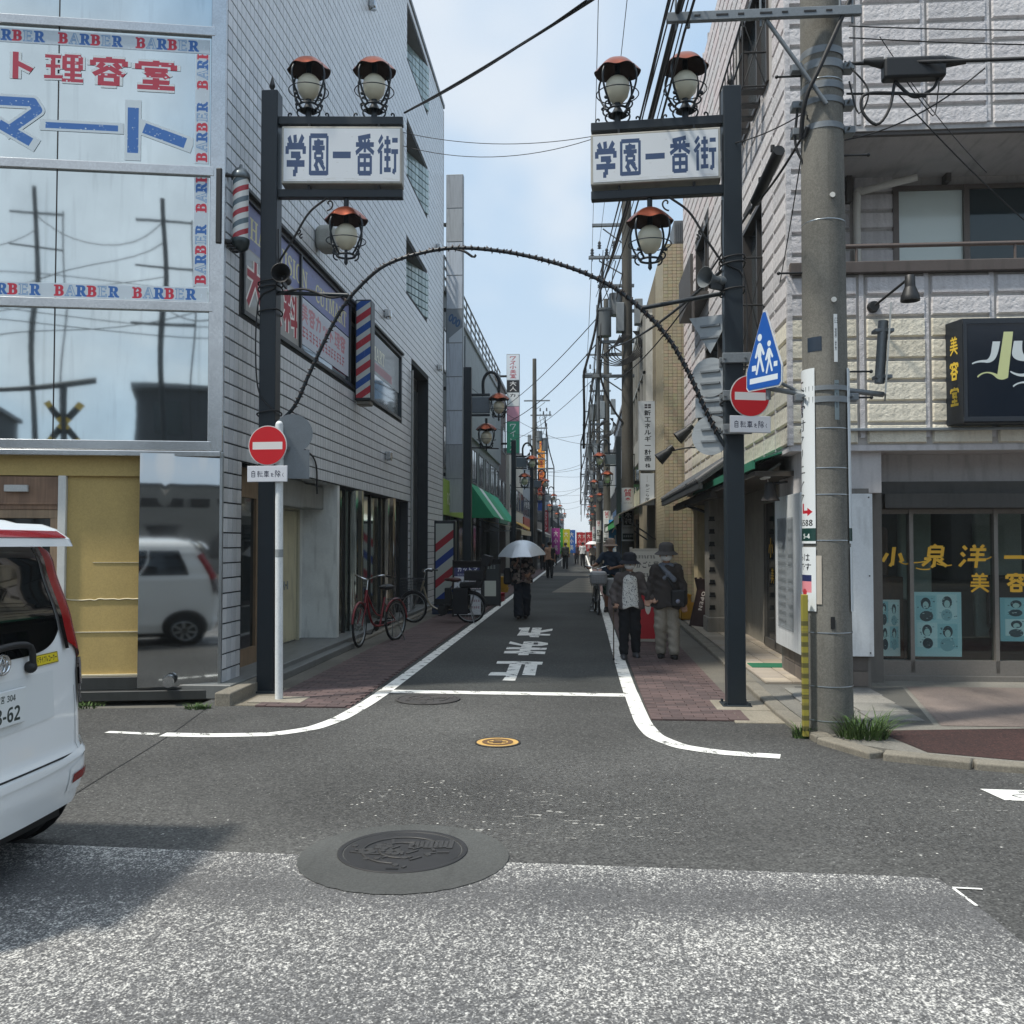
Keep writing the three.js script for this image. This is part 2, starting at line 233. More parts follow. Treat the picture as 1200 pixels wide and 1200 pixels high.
{ // the painted stop lettering, read by traffic coming towards the camera
  const re = [[-1.17, 17.57], [-1.2, 17.95], [-0.99, 18.05], [-0.97, 17.0], [-0.92, 17.0], [-0.94, 17.97], [-0.76, 17.99], [-0.76, 17.43], [-0.57, 17.79], [-0.55, 17.76], [-0.55, 17.36], [-0.75, 17.01], [-0.74, 16.77], [-0.56, 16.75], [-0.56, 16.47], [-0.74, 16.49], [-0.74, 16.16], [-0.89, 16.18], [-0.92, 16.48], [-1.13, 16.43], [-1.13, 17.57]];
  const ma = [[-1.17, 15.46], [-0.94, 14.99], [-0.95, 15.44], [-0.73, 15.49], [-0.55, 15.24], [-0.54, 14.98], [-0.64, 14.8], [-0.78, 14.79], [-0.78, 14.57], [-0.54, 14.53], [-0.54, 14.24], [-0.77, 14.24], [-0.77, 14.09], [-0.54, 14.02], [-0.54, 13.71], [-0.77, 13.78], [-0.77, 13.57], [-0.92, 13.56], [-0.92, 13.77], [-1.14, 13.77], [-1.15, 14.06], [-0.93, 14.12], [-0.94, 14.3], [-1.15, 14.31], [-1.16, 14.6], [-0.94, 14.58], [-0.94, 14.78], [-1.17, 15.1]];
  const to = [[-1.15, 12.85], [-0.84, 12.86], [-0.53, 12.81], [-0.53, 12.52], [-0.59, 12.52], [-0.57, 11.5], [-0.73, 11.53], [-0.75, 12.52], [-0.8, 12.56], [-0.78, 11.04], [-0.93, 11.05], [-0.92, 11.46], [-1.14, 11.46], [-1.13, 11.75], [-0.94, 11.75], [-0.96, 12.58], [-1.14, 12.58]];
  ground('stop_lettering', [sheet(re, 0.004), sheet(ma, 0.004, [[[-0.78, 15.3], [-0.71, 15.3], [-0.7, 14.98], [-0.77, 14.98]]]), sheet(to, 0.004)], M.line);
}
// sunlit stretches further up the alley, painted as paler ground sheets
ground('painted_sun_patch', [sheet([[-1.0, 31], [0.42, 31], [0.42, 44], [-0.2, 44]], 0.003), sheet([[-2.0, 47], [0.42, 46.5], [0.42, 52], [-2.0, 52]], 0.003)], std('#8d8a83', 0.95, 0, 'concrete'));
ground('asphalt_crack', [strip([[-3.66, 9.15], [-3.42, 7.6], [-3.27, 6.2], [-3.2, 5.6]], 0.008, 0.003, 2), strip([[2.9, 6.3], [2.72, 6.27], [2.75, 6.2]], 0.008, 0.006)], M.dark);

// kerb stones along a path
function kerb(name, pts, w, y0, y1, mat, len = 0.6) {
  const root = ground(name, strip(pts, w * 0.8, y0 - 0.01, 1), mat), c = new THREE.CatmullRomCurve3(pts.map((p) => V(p[0], 0, p[1])), false, 'catmullrom', 0.3), L = c.getLength(), n = Math.max(1, Math.round(L / len));
  const geo = rbox(-w / 2, w / 2, y0, y1, -L / n / 2 + 0.006, L / n / 2 - 0.006, 0.018, 2);
  for (let i = 0; i < n; i++) { const p = c.getPointAt((i + 0.5) / n), t = c.getTangentAt((i + 0.5) / n); piece('kerb_stone', geo, mat, root, p.x, (R() - 0.5) * 0.008, -p.z, 0, Math.atan2(t.x, t.z), 0); }
  return root;
}
M.kerb = std('#9a968c', 0.92, 0, 'concrete', { bumpMap: T.bump, bumpScale: 0.004 });
kerb('kerb_right', [[14, 5.2], [6, 6.25], [3.9, 6.78], [3.08, 6.95], [2.47, 7.17], [2.08, 7.5], [1.93, 7.95], [1.87, 8.55], [1.86, 9.6], [1.93, 14], [1.98, 21]], 0.15, -0.08, 0.055, M.kerb);
kerb('kerb_left', [[-3.53, 9.12], [-3.55, 10.5]], 0.17, -0.05, 0.13, M.kerb, 0.7);
kerb('kerb_left', [[-3.6, 10.6], [-3.62, 25]], 0.1, -0.05, 0.05, M.kerb, 0.7);
ground('pavement_right', slab([[1.93, 21], [1.94, 9.6], [1.95, 8.55], [2.0, 7.97], [2.13, 7.56], [2.5, 7.25], [3.1, 7.03], [3.92, 6.86], [14, 5.3], [14, 13], [2.5, 13], [2.5, 21]], -0.05, 0.045), std('#8d8c87', 0.93, 0, 'concrete', { bumpMap: T.bump, bumpScale: 0.003 }));
ground('red_footway', sheet([[2.42, 8.1], [2.56, 7.3], [3.1, 7.08], [3.92, 6.91], [14, 5.4], [14, 7.7], [3.8, 8.3]], 0.049), M.redwalk);
ground('shop_apron', [sheet([[3.05, 8.36], [3.5, 10.6], [9, 10.6], [9, 8.36]], 0.049)], std('#8a7f7b', 0.93, 0, 'concrete'));
{ // joints of the concrete flags in front of the shop
  const flags = ground('flagstone_bed', sheet([[2.05, 8.5], [3.0, 8.4], [3.45, 10.55], [2.3, 10.55]], 0.047), std('#55544f', 0.95)), gm = [std('#9b9b97', 0.9, 0, 'concrete'), std('#8f9090', 0.9, 0, 'concrete'), std('#a5a4a0', 0.9, 0, 'concrete')];
  const geo = rbox(-0.22, 0.22, 0, 0.03, -0.22, 0.22, 0.006); let k = 0;
  for (let d = 8.75; d < 10.4; d += 0.455) for (let x = 2.3 + (d - 8.75) * 0.05; x < 2.9 + (d - 8.75) * 0.21; x += 0.455) piece('flagstone', geo, gm[k++ % 3], flags, x, 0.03 + R() * 0.004, d);
}
{ // beige floor tiles along the salon's flank
  const bed = ground('tile_pavement', sheet([[2.02, 10.7], [2.9, 10.7], [2.9, 21], [2.06, 21]], 0.05), std('#6e675c', 0.95)), gm = ['#b3a795', '#a89c8b', '#bcb09e', '#ada396'].map((c) => std(c, 0.75, 0, 'dirt')), geo = rbox(-0.145, 0.145, 0, 0.02, -0.145, 0.145, 0.004); let k = 0;
  for (let d = 10.9; d < 20.9; d += 0.3) for (let x = 2.18; x < 2.85; x += 0.3) piece('floor_tile', geo, gm[(k++ * 7 + Math.floor(R() * 3)) % 4], bed, x, 0.046 + R() * 0.002, d);
}
{ // dull red block paving at both sides of the carriageway
  const gm = ['#5f4f4d', '#584a49', '#665553', '#534645'].map((c) => std(c, 0.9, 0, 'dirt'));
  for (const [nm, x0, x1, d0] of [['paved_footway_right', 0.62, 1.5, 8.68], ['paved_footway_left', -3.2, -2.26, 9.1]]) {
    const root = ground(nm, sheet([[x0, d0], [x1, d0], [x1, 60], [x0, 60]], 0.003), std('#5c4a49', 0.95, 0, 'dirt')), geo = rbox(-0.097, 0.097, 0, 0.014, -0.047, 0.047, 0.004), far = []; let n = 0, row = 0;
    for (let d = d0 + 0.05; d < 26; d += 0.1, row++) for (let x = x0 + (row % 2 ? 0.1 : 0.0); x < x1 + 0.05; x += 0.2) {
      const a = Math.max(x - 0.1, x0), b = Math.min(x + 0.1, x1); if (b - a < 0.05) continue; const full = b - a > 0.19, y = 0.001 + R() * 0.003;
      if (full && n < 290) { piece('paving_block', geo, gm[Math.floor(R() * 4)], root, x, y, d); n++; } else far.push(metreUV(new THREE.BoxGeometry(b - a - 0.006, 0.014, 0.094), b - a, 0.014, 0.1, R(), R()).translate((a + b) / 2, y + 0.007, -d));
    }
    stuffPart(part('paving_blocks', far, gm[0], root));
  }
}
ground('gutter_right', sheet([[1.5, 9.5], [1.85, 9.5], [1.9, 120], [1.5, 120]], 0.003), std('#77756f', 0.93, 0, 'concrete'));
ground('gutter_left', sheet([[-3.58, 10.5], [-3.2, 9.6], [-3.2, 120], [-3.6, 120]], 0.003), std('#77756f', 0.93, 0, 'concrete'));
ground('post_footing', [rbox(1.28, 1.85, -0.05, 0.02, 9.2, 9.75, 0.01), rbox(1.36, 1.8, -0.05, 0.012, 8.6, 9.2, 0.01)], std('#a39e92', 0.93, 0, 'concrete'));
ground('post_footing', rbox(-3.35, -2.8, -0.05, 0.02, 9.3, 9.65, 0.01), std('#a8a398', 0.93, 0, 'concrete'));
ground('footing_strip', [rbox(-3.5, -2.9, -0.05, 0.012, 9.15, 9.27, 0.01), rbox(-3.5, -3.2, -0.05, 0.008, 9.3, 10.3, 0.01)], std('#8d887c', 0.93, 0, 'concrete'));

// manhole covers
function manhole(name, label, x, d, r, mat, reliefMat, seed) {
  const o = thing(name, label, 'manhole cover', [x, 0, d]), r2 = rng(seed), b = V(x, 0.008, d), rel = [];
  part('rim', lathe([[r, 0], [r, 0.006], [r * 0.93, 0.006], [r * 0.92, 0]], b, 48), mat, o);
  part('lid', lathe([[0, 0.002], [r * 0.9, 0.002], [r * 0.905, 0.0]], b, 48), mat, o);
  const put = (g, px, pd, rot) => rel.push(g.rotateY(rot).translate(x + px, 0.012, -(d + pd)));
  for (let i = 0; i < 9; i++) { const a = -0.9 + i * 0.12; put(new THREE.BoxGeometry(0.03 * r / 0.33, 0.006, r * (0.25 + 0.15 * r2())), r * (0.1 + i * 0.075), r * 0.32 * Math.cos(a * 0.7), 0.1 * r2()); }
  for (let i = 0; i < 26; i++) { const a = r2() * 6.28, q = r * 0.8 * Math.sqrt(r2()); put(r2() < 0.4 ? new THREE.CylinderGeometry(r * 0.05, r * 0.055, 0.006, 7) : new THREE.BoxGeometry(r * (0.06 + 0.16 * r2()), 0.006, r * 0.045), Math.cos(a) * q, Math.sin(a) * q, r2() * 3); }
  for (const q of [0.36, 0.62]) put(new THREE.TorusGeometry(r * q, r * 0.018, 4, 30, 4).rotateX(Math.PI / 2), 0, 0, r2() * 6);
  for (let f = 0; f < 3; f++) { const fx = r * (-0.55 + 0.22 * f), fd = r * (-0.1 + 0.25 * (f % 2)); for (let k = 0; k < 5; k++) put(new THREE.CylinderGeometry(r * 0.065, r * 0.07, 0.006, 6), fx + Math.cos(k * 1.257) * r * 0.09, fd + Math.sin(k * 1.257) * r * 0.09, 0); }
  part('relief', rel, reliefMat, o);
  part('key_slot', box(x - 0.03 * r / 0.33, x + 0.03 * r / 0.33, 0.009, 0.0125, d - r * 0.86, d - r * 0.8), M.dark, o);
}
manhole('manhole_cover', 'dark cast iron manhole cover with flower relief in a round asphalt patch', -0.93, 4.9, 0.335, std('#343435', 0.6, 0.3, 'dirt'), std('#454443', 0.5, 0.3, 'dirt'), 5);
manhole('manhole_cover', 'worn manhole cover just before the painted stop line', -1.58, 9.66, 0.33, std('#4a4847', 0.7, 0.3, 'dirt'), std('#54514f', 0.7, 0.3, 'dirt'), 8);
{ const o = thing('hydrant_cover', 'small round yellow painted cover with dark ring in the asphalt', 'hydrant cover', [-0.68, 0, 7.62]), p = V(-0.68, 0.004, 7.62);
  part('rim', lathe([[0.185, 0], [0.185, 0.004], [0.17, 0.005], [0.168, 0]], p, 40), std('#2c2a28', 0.7), o);
  part('lid', lathe([[0, 0.003], [0.168, 0.003]], p, 40), std('#c9a25c', 0.75, 0, 'dirt'), o);
  part('ring_mark', lathe([[0.085, 0.006], [0.125, 0.006]], p, 40), std('#6a4f33', 0.8), o);
  part('bar_mark', [box(-0.75, -0.61, 0.009, 0.0105, 7.6, 7.635), box(-0.715, -0.645, 0.0108, 0.012, 7.57, 7.665)], std('#5a4632', 0.8), o); }
// grass and weeds: blades
function tuft(name, label, x, y, d, n, h, spread, seed, cat = 'weeds', col = '#41592a') {
  const r2 = rng(seed), gs = [];
  for (let i = 0; i < n; i++) { const a = r2() * 6.28, q = spread * Math.sqrt(r2()) * 0.6, hh = h * (0.4 + 0.6 * r2()), ln = (0.2 + r2() * 0.9) * hh, w = 0.005 + 0.007 * r2(), bx = x + Math.cos(a) * q, bz = -d + Math.sin(a) * q * 0.7, la = a + (r2() - 0.5) * 2, pos = [], k = 4, px = -Math.sin(la), pz = Math.cos(la);
    for (let s = 0; s <= k; s++) { const t = s / k, ww = w * (1 - t * 0.95), cx = bx + Math.cos(la) * ln * t * t, cz = bz + Math.sin(la) * ln * t * t, cy = y + hh * (t - 0.28 * t * t * t); pos.push([cx - px * ww, cy, cz - pz * ww], [cx + px * ww, cy, cz + pz * ww]); }
    const g = new THREE.BufferGeometry(), f = [], sh = 0.7 + 0.6 * r2(), col3 = []; for (let s = 0; s < k; s++) for (const t of [0, 1, 2, 2, 1, 3]) { f.push(...pos[s * 2 + t]); col3.push(sh, sh * (0.9 + 0.2 * r2()), sh * 0.9); }
    g.setAttribute('position', new THREE.Float32BufferAttribute(f, 3)); g.setAttribute('color', new THREE.Float32BufferAttribute(col3, 3)); g.setAttribute('uv', new THREE.Float32BufferAttribute(new Float32Array(f.length / 3 * 2), 2)); g.computeVertexNormals(); gs.push(g); }
  const m = single(name, gs, std(col, 0.8, 0, null, { vertexColors: true }), label, cat); m.userData.kind = 'stuff'; return m;
}
tuft('grass_tuft', 'clump of green grass growing at the foot of the concrete pole', 2.25, 0.0, 7.83, 280, 0.36, 0.32, 31);
tuft('grass_tuft', 'thin grass growing beside the yellow striped pole guard', 1.8, 0.0, 8.0, 70, 0.18, 0.12, 32);
tuft('weed_strip', 'low weeds growing along the black plinth corner', -3.72, 0, 8.98, 110, 0.07, 0.22, 33);
tuft('weed_strip', 'low weeds growing under the front of the barber building', -4.9, 0, 9.0, 80, 0.05, 0.4, 34);
// ---------- tiles and blocks on walls ----------
// a face tile with chamfered rim: w x h in local xy, front at +z = t
function tileGeo(w, h, t, c) {
  const g = new THREE.BufferGeometry(), a = w / 2, b = h / 2, F = [[-a + c, -b + c, t], [a - c, -b + c, t], [a - c, b - c, t], [-a + c, b - c, t]], B = [[-a, -b, 0], [a, -b, 0], [a, b, 0], [-a, b, 0]], pos = [], uv = [];
  const quad = (p, q, r, s) => { for (const v of [p, q, r, p, r, s]) { pos.push(...v); uv.push(v[0] + a, v[1] + b); } };
  quad(F[0], F[1], F[2], F[3]); for (let i = 0; i < 4; i++) quad(B[i], B[(i + 1) % 4], F[(i + 1) % 4], F[i]);
  g.setAttribute('position', new THREE.Float32BufferAttribute(pos, 3)); g.setAttribute('uv', new THREE.Float32BufferAttribute(uv, 2)); g.computeVertexNormals(); return g;
}
const tint = (g, r, gg = r, b = r) => { const n = g.attributes.position.count, c = new Float32Array(n * 3); for (let i = 0; i < n; i++) { c[i * 3] = r; c[i * 3 + 1] = gg; c[i * 3 + 2] = b; } g.setAttribute('color', new THREE.BufferAttribute(c, 3)); return g; };
const inRect = (d, y, r) => d > r[0] && d < r[1] && y > r[2] && y < r[3];
// wall on plane x with rectangular openings [d0,d1,y0,y1]; face looks to sign sx
function holedWall(x, sx, thick, d0, d1, y0, y1, holes) {
  const ds = [...new Set([d0, d1, ...holes.flatMap((h) => [h[0], h[1]])])].filter((v) => v >= d0 && v <= d1).sort((a, b) => a - b), ys = [...new Set([y0, y1, ...holes.flatMap((h) => [h[2], h[3]])])].filter((v) => v >= y0 && v <= y1).sort((a, b) => a - b), gs = [];
  for (let i = 0; i + 1 < ds.length; i++) { let s = null; for (let j = 0; j + 1 < ys.length; j++) { const solid = !holes.some((h) => inRect((ds[i] + ds[i + 1]) / 2, (ys[j] + ys[j + 1]) / 2, h)); if (solid && s === null) s = ys[j]; if (s !== null && (!solid || j + 2 === ys.length)) { const e = solid ? ys[j + 1] : ys[j]; if (e > s) gs.push(box(Math.min(x, x - sx * thick), Math.max(x, x - sx * thick), s, e, ds[i], ds[i + 1])); s = null; } } }
  return gs;
}

// ---------- the barber building on the left ----------
const LX = -3.75;
{
  const B = thing('barber_building', 'tall grey tiled corner building with mirror glass barber shop front', 'building', [-3.75, 0, 9.6]);
  const holes = [[10.17, 19.38, 4.15, 5.52], [10.22, 20.2, 0.1, 2.5], [20.64, 22.9, 0.1, 5.6], [19.95, 22.6, 12.15, 13.25], [19.95, 22.6, 9.6, 10.7], [19.95, 22.6, 7.05, 8.15]];
  const wall = part('wall', holedWall(LX - 0.012, 1, 0.28, 9.68, 25.3, 0.12, 13.5, holes), std('#34383b', 0.9, 0, 'grain'), B);
  // glazed wall tiles
  const tp = 0.1312, th = 0.1593, tg = tileGeo(tp - 0.007, th - 0.014, 0.012, 0.003).rotateY(Math.PI / 2), tm = ['#d6dadd', '#ced2d5', '#dee1e4', '#c8ccd0'].map((c) => std(c, 0.3, 0, 'dirt')), cand = [];
  for (let i = 0; i < 120; i++) for (let j = 0; j < 84; j++) { const d = 9.66 + (i + 0.5) * tp, y = 0.12 + (j + 0.5) * th; if (d > 25.25 || holes.some((h) => d > h[0] - tp * 0.45 && d < h[1] + tp * 0.45 && y > h[2] - th * 0.45 && y < h[3] + th * 0.45)) continue; cand.push([d, y]); }
  cand.sort((a, b) => (a[0] + (a[1] > 7.2 ? 50 : 0)) - (b[0] + (b[1] > 7.2 ? 50 : 0)));
  const rest = []; cand.forEach(([d, y], i) => { if (i < 298) piece('tile', tg, tm[Math.floor(R() * 4)], wall, LX - 0.012, y, d); else { const k = 0.9 + 0.13 * R(); rest.push(tint(tg.clone().translate(LX - 0.012, y, -d), k)); } });
  stuffPart(part('tile_field', rest, std('#dadee1', 0.3, 0, 'dirt', { vertexColors: true }), wall));
  part('parapet_cap', [rbox(-3.95, -3.72, 13.5, 13.62, 9.5, 25.35, 0.02)], std('#6d7275', 0.5, 0.4), B);
  part('body', [box(-14, LX - 0.3, 5.7, 13.45, 10.4, 25.25), box(-14, -6.2, 0, 5.7, 10.6, 25.25), box(-6.2, LX - 0.3, 2.6, 4.1, 10.6, 25.25)], std('#8d9092', 0.8, 0, 'dirt'), B);
  part('end_wall', box(-14, LX - 0.003, 0.1, 13.45, 25.26, 25.4), std('#9a9c9c', 0.8, 0, 'dirt'), B);
  // first-floor ribbon window with posters
  const wf = part('window_frame', [box(LX - 0.06, LX + 0.015, 5.47, 5.52, 10.17, 19.38), box(LX - 0.06, LX + 0.02, 4.15, 4.2, 10.17, 19.38), ...[10.17, 12.3, 15.0, 15.6, 19.33].map((d) => box(LX - 0.06, LX + 0.015, 4.2, 5.47, d, d + 0.05))], std('#4b4f52', 0.4, 0.6), B);
  part('window_hood', rbox(LX - 0.04, LX + 0.06, 5.52, 5.57, 10.1, 19.42, 0.01), std('#33373a', 0.5, 0.4), B);
  const wp = part('window', box(LX - 0.5, LX - 0.46, 4.1, 5.6, 10.1, 19.4), std('#3d4144', 0.9), B);
  for (const [a, b] of [[10.22, 12.3], [12.35, 15.0], [15.65, 19.33]]) part('pane', box(LX - 0.032, LX - 0.026, 4.2, 5.47, a, b), std('#727e88', 0.04, 0.85, null), wf);
  const poster = (d0, d1, y0, y1, w, h, draw) => part('poster', new THREE.PlaneGeometry(d1 - d0, y1 - y0).rotateY(Math.PI / 2).translate(LX - 0.018, (y0 + y1) / 2, -(d0 + d1) / 2), decal(w, h, draw), wf);
  poster(10.22, 15.0, 4.95, 5.46, 1024, 110, (c, w, h) => { c.fillStyle = '#7f88b4'; c.fillRect(0, 0, w, h); c.fillStyle = '#d9d6a4'; c.font = 'bold 74px serif'; c.save(); c.scale(-1, 1); c.restore(); c.fillText('HAIR VISION', 40, 82); c.fillText('CUTMART', 610, 88); scuff(c, w, h, 120, 0.2, 3); });
  poster(10.22, 12.3, 4.22, 4.95, 512, 180, (c, w, h) => { c.fillStyle = 'rgba(225,225,220,0.5)'; c.fillRect(0, 0, w, h); write(c, '大人料', 22, 14, 150, 150, 24, '#f2efec', false, 14); write(c, '大人料', 22, 14, 150, 150, 14, '#a51f33', false, 14); });
  poster(12.35, 15.0, 4.3, 4.93, 512, 128, (c, w, h) => { c.fillStyle = 'rgba(212,220,232,0.85)'; c.fillRect(0, 0, w, h); write(c, '美容カット理容', 10, 12, 66, 54, 15, '#c38791'); scribble(c, 20, 78, 440, 30, '#b05563'); });
  poster(15.7, 19.2, 4.7, 5.42, 512, 110, (c, w, h) => { c.fillStyle = 'rgba(196,206,214,0.6)'; c.fillRect(0, 0, w, h); c.fillStyle = '#dfe3d0'; c.font = 'bold 52px serif'; c.fillText('CUTMART', 40, 70); c.fillStyle = 'rgba(190,120,130,0.5)'; c.fillRect(10, 78, 400, 24); });
  // angled glass-block windows
  const gbm = [std('#8fa3a6', 0.12, 0.15, null), std('#7f9497', 0.12, 0.15, null), std('#9bb0b2', 0.12, 0.15, null)], bg = rbox(-0.09, 0.09, -0.085, 0.085, -0.03, 0.03, 0.015, 1), nl = Math.hypot(2.65, 0.7), ang = Math.atan2(0.7, 2.65);
  for (const y0 of [12.15, 9.6, 7.05]) {
    const w = part('glass_block_window', [box(LX - 0.9, LX - 0.02, y0 - 0.06, y0 + 0.002, 19.95, 22.6), box(LX - 0.9, LX - 0.02, y0 + 1.098, y0 + 1.16, 19.95, 22.6), box(LX - 0.9, LX - 0.3, y0, y0 + 1.1, 19.88, 19.95), new THREE.BoxGeometry(0.02, 1.1, nl).rotateY(-ang).translate(LX - 0.39, y0 + 0.55, -21.27)], std('#6c7072', 0.8), B);
    for (let j = 0; j < 6; j++) for (let i = 6; i < 14; i++) { const s = (i + 0.5) / 14; piece('glass_block', bg, gbm[(i * 5 + j * 3) % 3], w, LX - 0.7 + 0.7 * s + 0.02, y0 + 0.095 + j * 0.182, 19.95 + 2.65 * s, 0, Math.PI / 2 - ang, 0); }
  }
  // small vents on the wall
  for (const [d, y] of [[16.2, 11.1], [17.6, 5.9], [17.75, 3.2], [24, 9.2], [24.2, 6.1]]) part('vent_hood', [rbox(LX, LX + 0.13, y, y + 0.16, d, d + 0.16, 0.03, 2), rod(V(LX + 0.08, y - 0.02, d + 0.08), V(LX + 0.08, y, d + 0.08), 0.05)], M.stainlessBrush, B);
  part('vent_cowl', [rbox(LX, LX + 0.3, 5.75, 6.1, 12.9, 13.3, 0.1, 3)], std('#a3a49d', 0.6), B);
  // tall dark stair opening near the far end
  part('stairwell', [box(-6.3, -6.2, 0, 5.7, 20.5, 23), box(-6.2, LX - 0.3, 0, 5.7, 20.54, 20.63), box(-6.2, LX - 0.3, 0, 5.7, 22.91, 23.0), box(-6.2, LX - 0.3, 5.6, 5.7, 20.5, 23)], std('#8d9092', 0.8, 0, 'dirt'), B);
  part('stair_door_frame', [box(LX - 0.32, LX - 0.25, 0.1, 5.4, 21.1, 21.16), box(LX - 0.32, LX - 0.25, 0.1, 5.4, 22.2, 22.26), box(LX - 0.3, LX - 0.27, 0.1, 5.3, 21.2, 22.9)], std('#5b6063', 0.3, 0.5), B);
  // ground floor flank: glazed door, recess with cream doors, mirror-polished shop panels
  part('plinth', [rbox(LX - 0.6, LX + 0.16, 0.0, 0.15, 9.5, 14.5, 0.015), rbox(LX - 0.5, LX + 0.28, 0.0, 0.09, 10.6, 14.3, 0.015), rbox(LX - 0.4, LX + 0.1, 0, 0.12, 14.4, 25.3, 0.015)], std('#6f716f', 0.5, 0, 'dirt'), B);
  const dr = part('side_door', [box(LX - 0.32, LX - 0.24, 0.15, 2.5, 10.24, 10.36), box(LX - 0.32, LX - 0.24, 0.15, 2.5, 11.35, 11.47), box(LX - 0.32, LX - 0.24, 2.15, 2.5, 10.36, 11.35), box(LX - 0.32, LX - 0.24, 0.15, 0.35, 10.36, 11.35)], std('#9a7f61', 0.5, 0, 'wood'), B);
  part('pane', box(LX - 0.285, LX - 0.275, 0.35, 2.15, 10.36, 11.35), std('#3d464a', 0.04, 0.7, null), dr);
  part('recess_wall', [box(-4.42, -4.32, 0, 2.6, 11.4, 14.5), box(-4.35, LX - 0.02, 0.1, 2.52, 14.37, 14.5), box(-4.32, LX - 0.3, 0.15, 2.5, 11.47, 11.56)], std('#dfe2de', 0.75, 0, 'dirt'), B);
  part('recess_ceiling', box(-4.4, LX - 0.02, 2.5, 2.58, 10.2, 14.4), std('#dfe2de', 0.8, 0, 'dirt'), B);
  for (const [a, b] of [[12.62, 13.28], [13.3, 13.96]]) { const cd = part('service_door', rbox(-4.32, -4.285, 0.17, 2.08, a, b, 0.006), std('#c9c3a2', 0.55, 0, 'dirt'), B); part('handle', [rod(V(-4.285, 1.0, b === 13.96 ? a + 0.06 : b - 0.06), V(-4.23, 1.0, b === 13.96 ? a + 0.06 : b - 0.06), 0.015), rod(V(-4.23, 0.94, b === 13.96 ? a + 0.06 : b - 0.06), V(-4.23, 1.06, b === 13.96 ? a + 0.06 : b - 0.06), 0.012)], M.steel, cd); }
  part('door_frame', [box(-4.33, -4.26, 0.15, 2.14, 12.53, 12.61), box(-4.33, -4.26, 0.15, 2.14, 13.97, 14.05), box(-4.33, -4.26, 2.09, 2.14, 12.61, 13.97)], std('#b9b59c', 0.6), B);
  part('shutter_box', [rbox(-4.31, -3.95, 2.1, 2.49, 11.7, 13.2, 0.02), rbox(-4.31, -3.98, 2.12, 2.47, 13.25, 14.35, 0.02)], std('#8b8d88', 0.6, 0, 'dirt'), B);
  part('shop_wall', box(-4.3, -4.02, 0, 2.5, 14.5, 20.2), std('#5d5b55', 0.8), B);
  const sp = [14.55, 15.5, 16.4, 17.4, 18.3, 19.2, 20.15], sc = ['#b3ada2', '#a9b0ab', '#adb4b0', '#a3ada8', '#aeaaa2', '#b1aca3'];
  for (let i = 0; i < 6; i++) { const dd = i === 1 || i === 4; part(dd ? 'mirror_column' : 'shop_panel', dd ? [rod(V(-3.93, 0.12, sp[i] + 0.45), V(-3.93, 2.5, sp[i] + 0.45), 0.2, 0.2, 28), box(-4.02, -4.0, 0.12, 2.5, sp[i], sp[i + 1])] : box(-3.99, -3.96, 0.12, 2.5, sp[i] + 0.02, sp[i + 1] - 0.02), std(sc[i], 0.06, 0.95, null), B); }
  part('shop_mullion', sp.map((d) => box(-4.0, -3.93, 0.12, 2.5, d - 0.02, d + 0.02)), std('#3a3d3e', 0.4, 0.6), B);
  part('drain_pipe', [rod(V(LX + 0.04, 0.2, 20.45), V(LX + 0.04, 5.4, 20.45), 0.03)], std('#9a9c9a', 0.5), B);
  part('pipe_run', pipe([V(LX + 0.02, 2.9, 11.9), V(LX + 0.03, 2.88, 12.3), V(LX + 0.02, 2.75, 13.0), V(LX + 0.02, 2.3, 13.1)], 0.012, 20, 5), M.wire, B);

  // cross-street front, in its own frame: local x right, y up, z out, origin at the corner
  const FM = new THREE.Matrix4().makeRotationY(0.1953).setPosition(-3.86, 0, -9.6);
  const F = (g) => (Array.isArray(g) ? g : [g]).flat(3).map((q) => q.applyMatrix4(FM));
  const fb_ = (x0, x1, y0, y1, z0, z1) => box(x0, x1, y0, y1, -z1, -z0), frb = (x0, x1, y0, y1, z0, z1, r) => rbox(x0, x1, y0, y1, -z1, -z0, r, 2);
  const lv = [2.62, 4.08, 5.52, 7.02, 8.5, 10.0, 11.5, 13.2];
  const ff = part('front_frame', F([...lv.map((y) => frb(-5.2, 0.0, y - 0.055, y + 0.045, -0.06, 0.035, 0.008)), frb(-0.04, 0.115, 2.55, 13.4, -0.1, 0.03, 0.012)]), M.stainlessBrush, B);
  for (let i = 0; i + 1 < lv.length; i++) for (const [a, b] of [[-1.575, -0.045], [-3.16, -1.585], [-4.75, -3.17]]) part('mirror_pane', F(new THREE.PlaneGeometry(b - a, lv[i + 1] - lv[i] - 0.1, 10, 10).translate((a + b) / 2, (lv[i] + lv[i + 1]) / 2 - 0.005, 0)).map((g) => { const p = g.attributes.position, n = g.attributes.normal; for (let k = 0; k < p.count; k++) { const x = p.getX(k), y = p.getY(k); n.setXYZ(k, n.getX(k) + 0.0022 * Math.sin(x * 5 + y * 3 + i), 0.003 * Math.sin(y * 6 + x * 2 + i * 2), n.getZ(k)); } return g; }), M.glassMirror, ff);
  part('mullion', F([-1.58, -3.165].map((x) => fb_(x - 0.006, x + 0.006, 2.65, 13.2, -0.04, 0.004))), M.dark, B);
  part('front_core', F([fb_(-5.2, 0.1, 2.75, 13.4, -0.5, -0.12), fb_(-9, -5.2, 0, 13.4, -2, -0.02)]), std('#8c9093', 0.6), B);
  part('front_soffit', F([frb(-5.2, 0.1, 2.5, 2.56, -0.35, 0.05, 0.01)]), M.stainlessBrush, B);
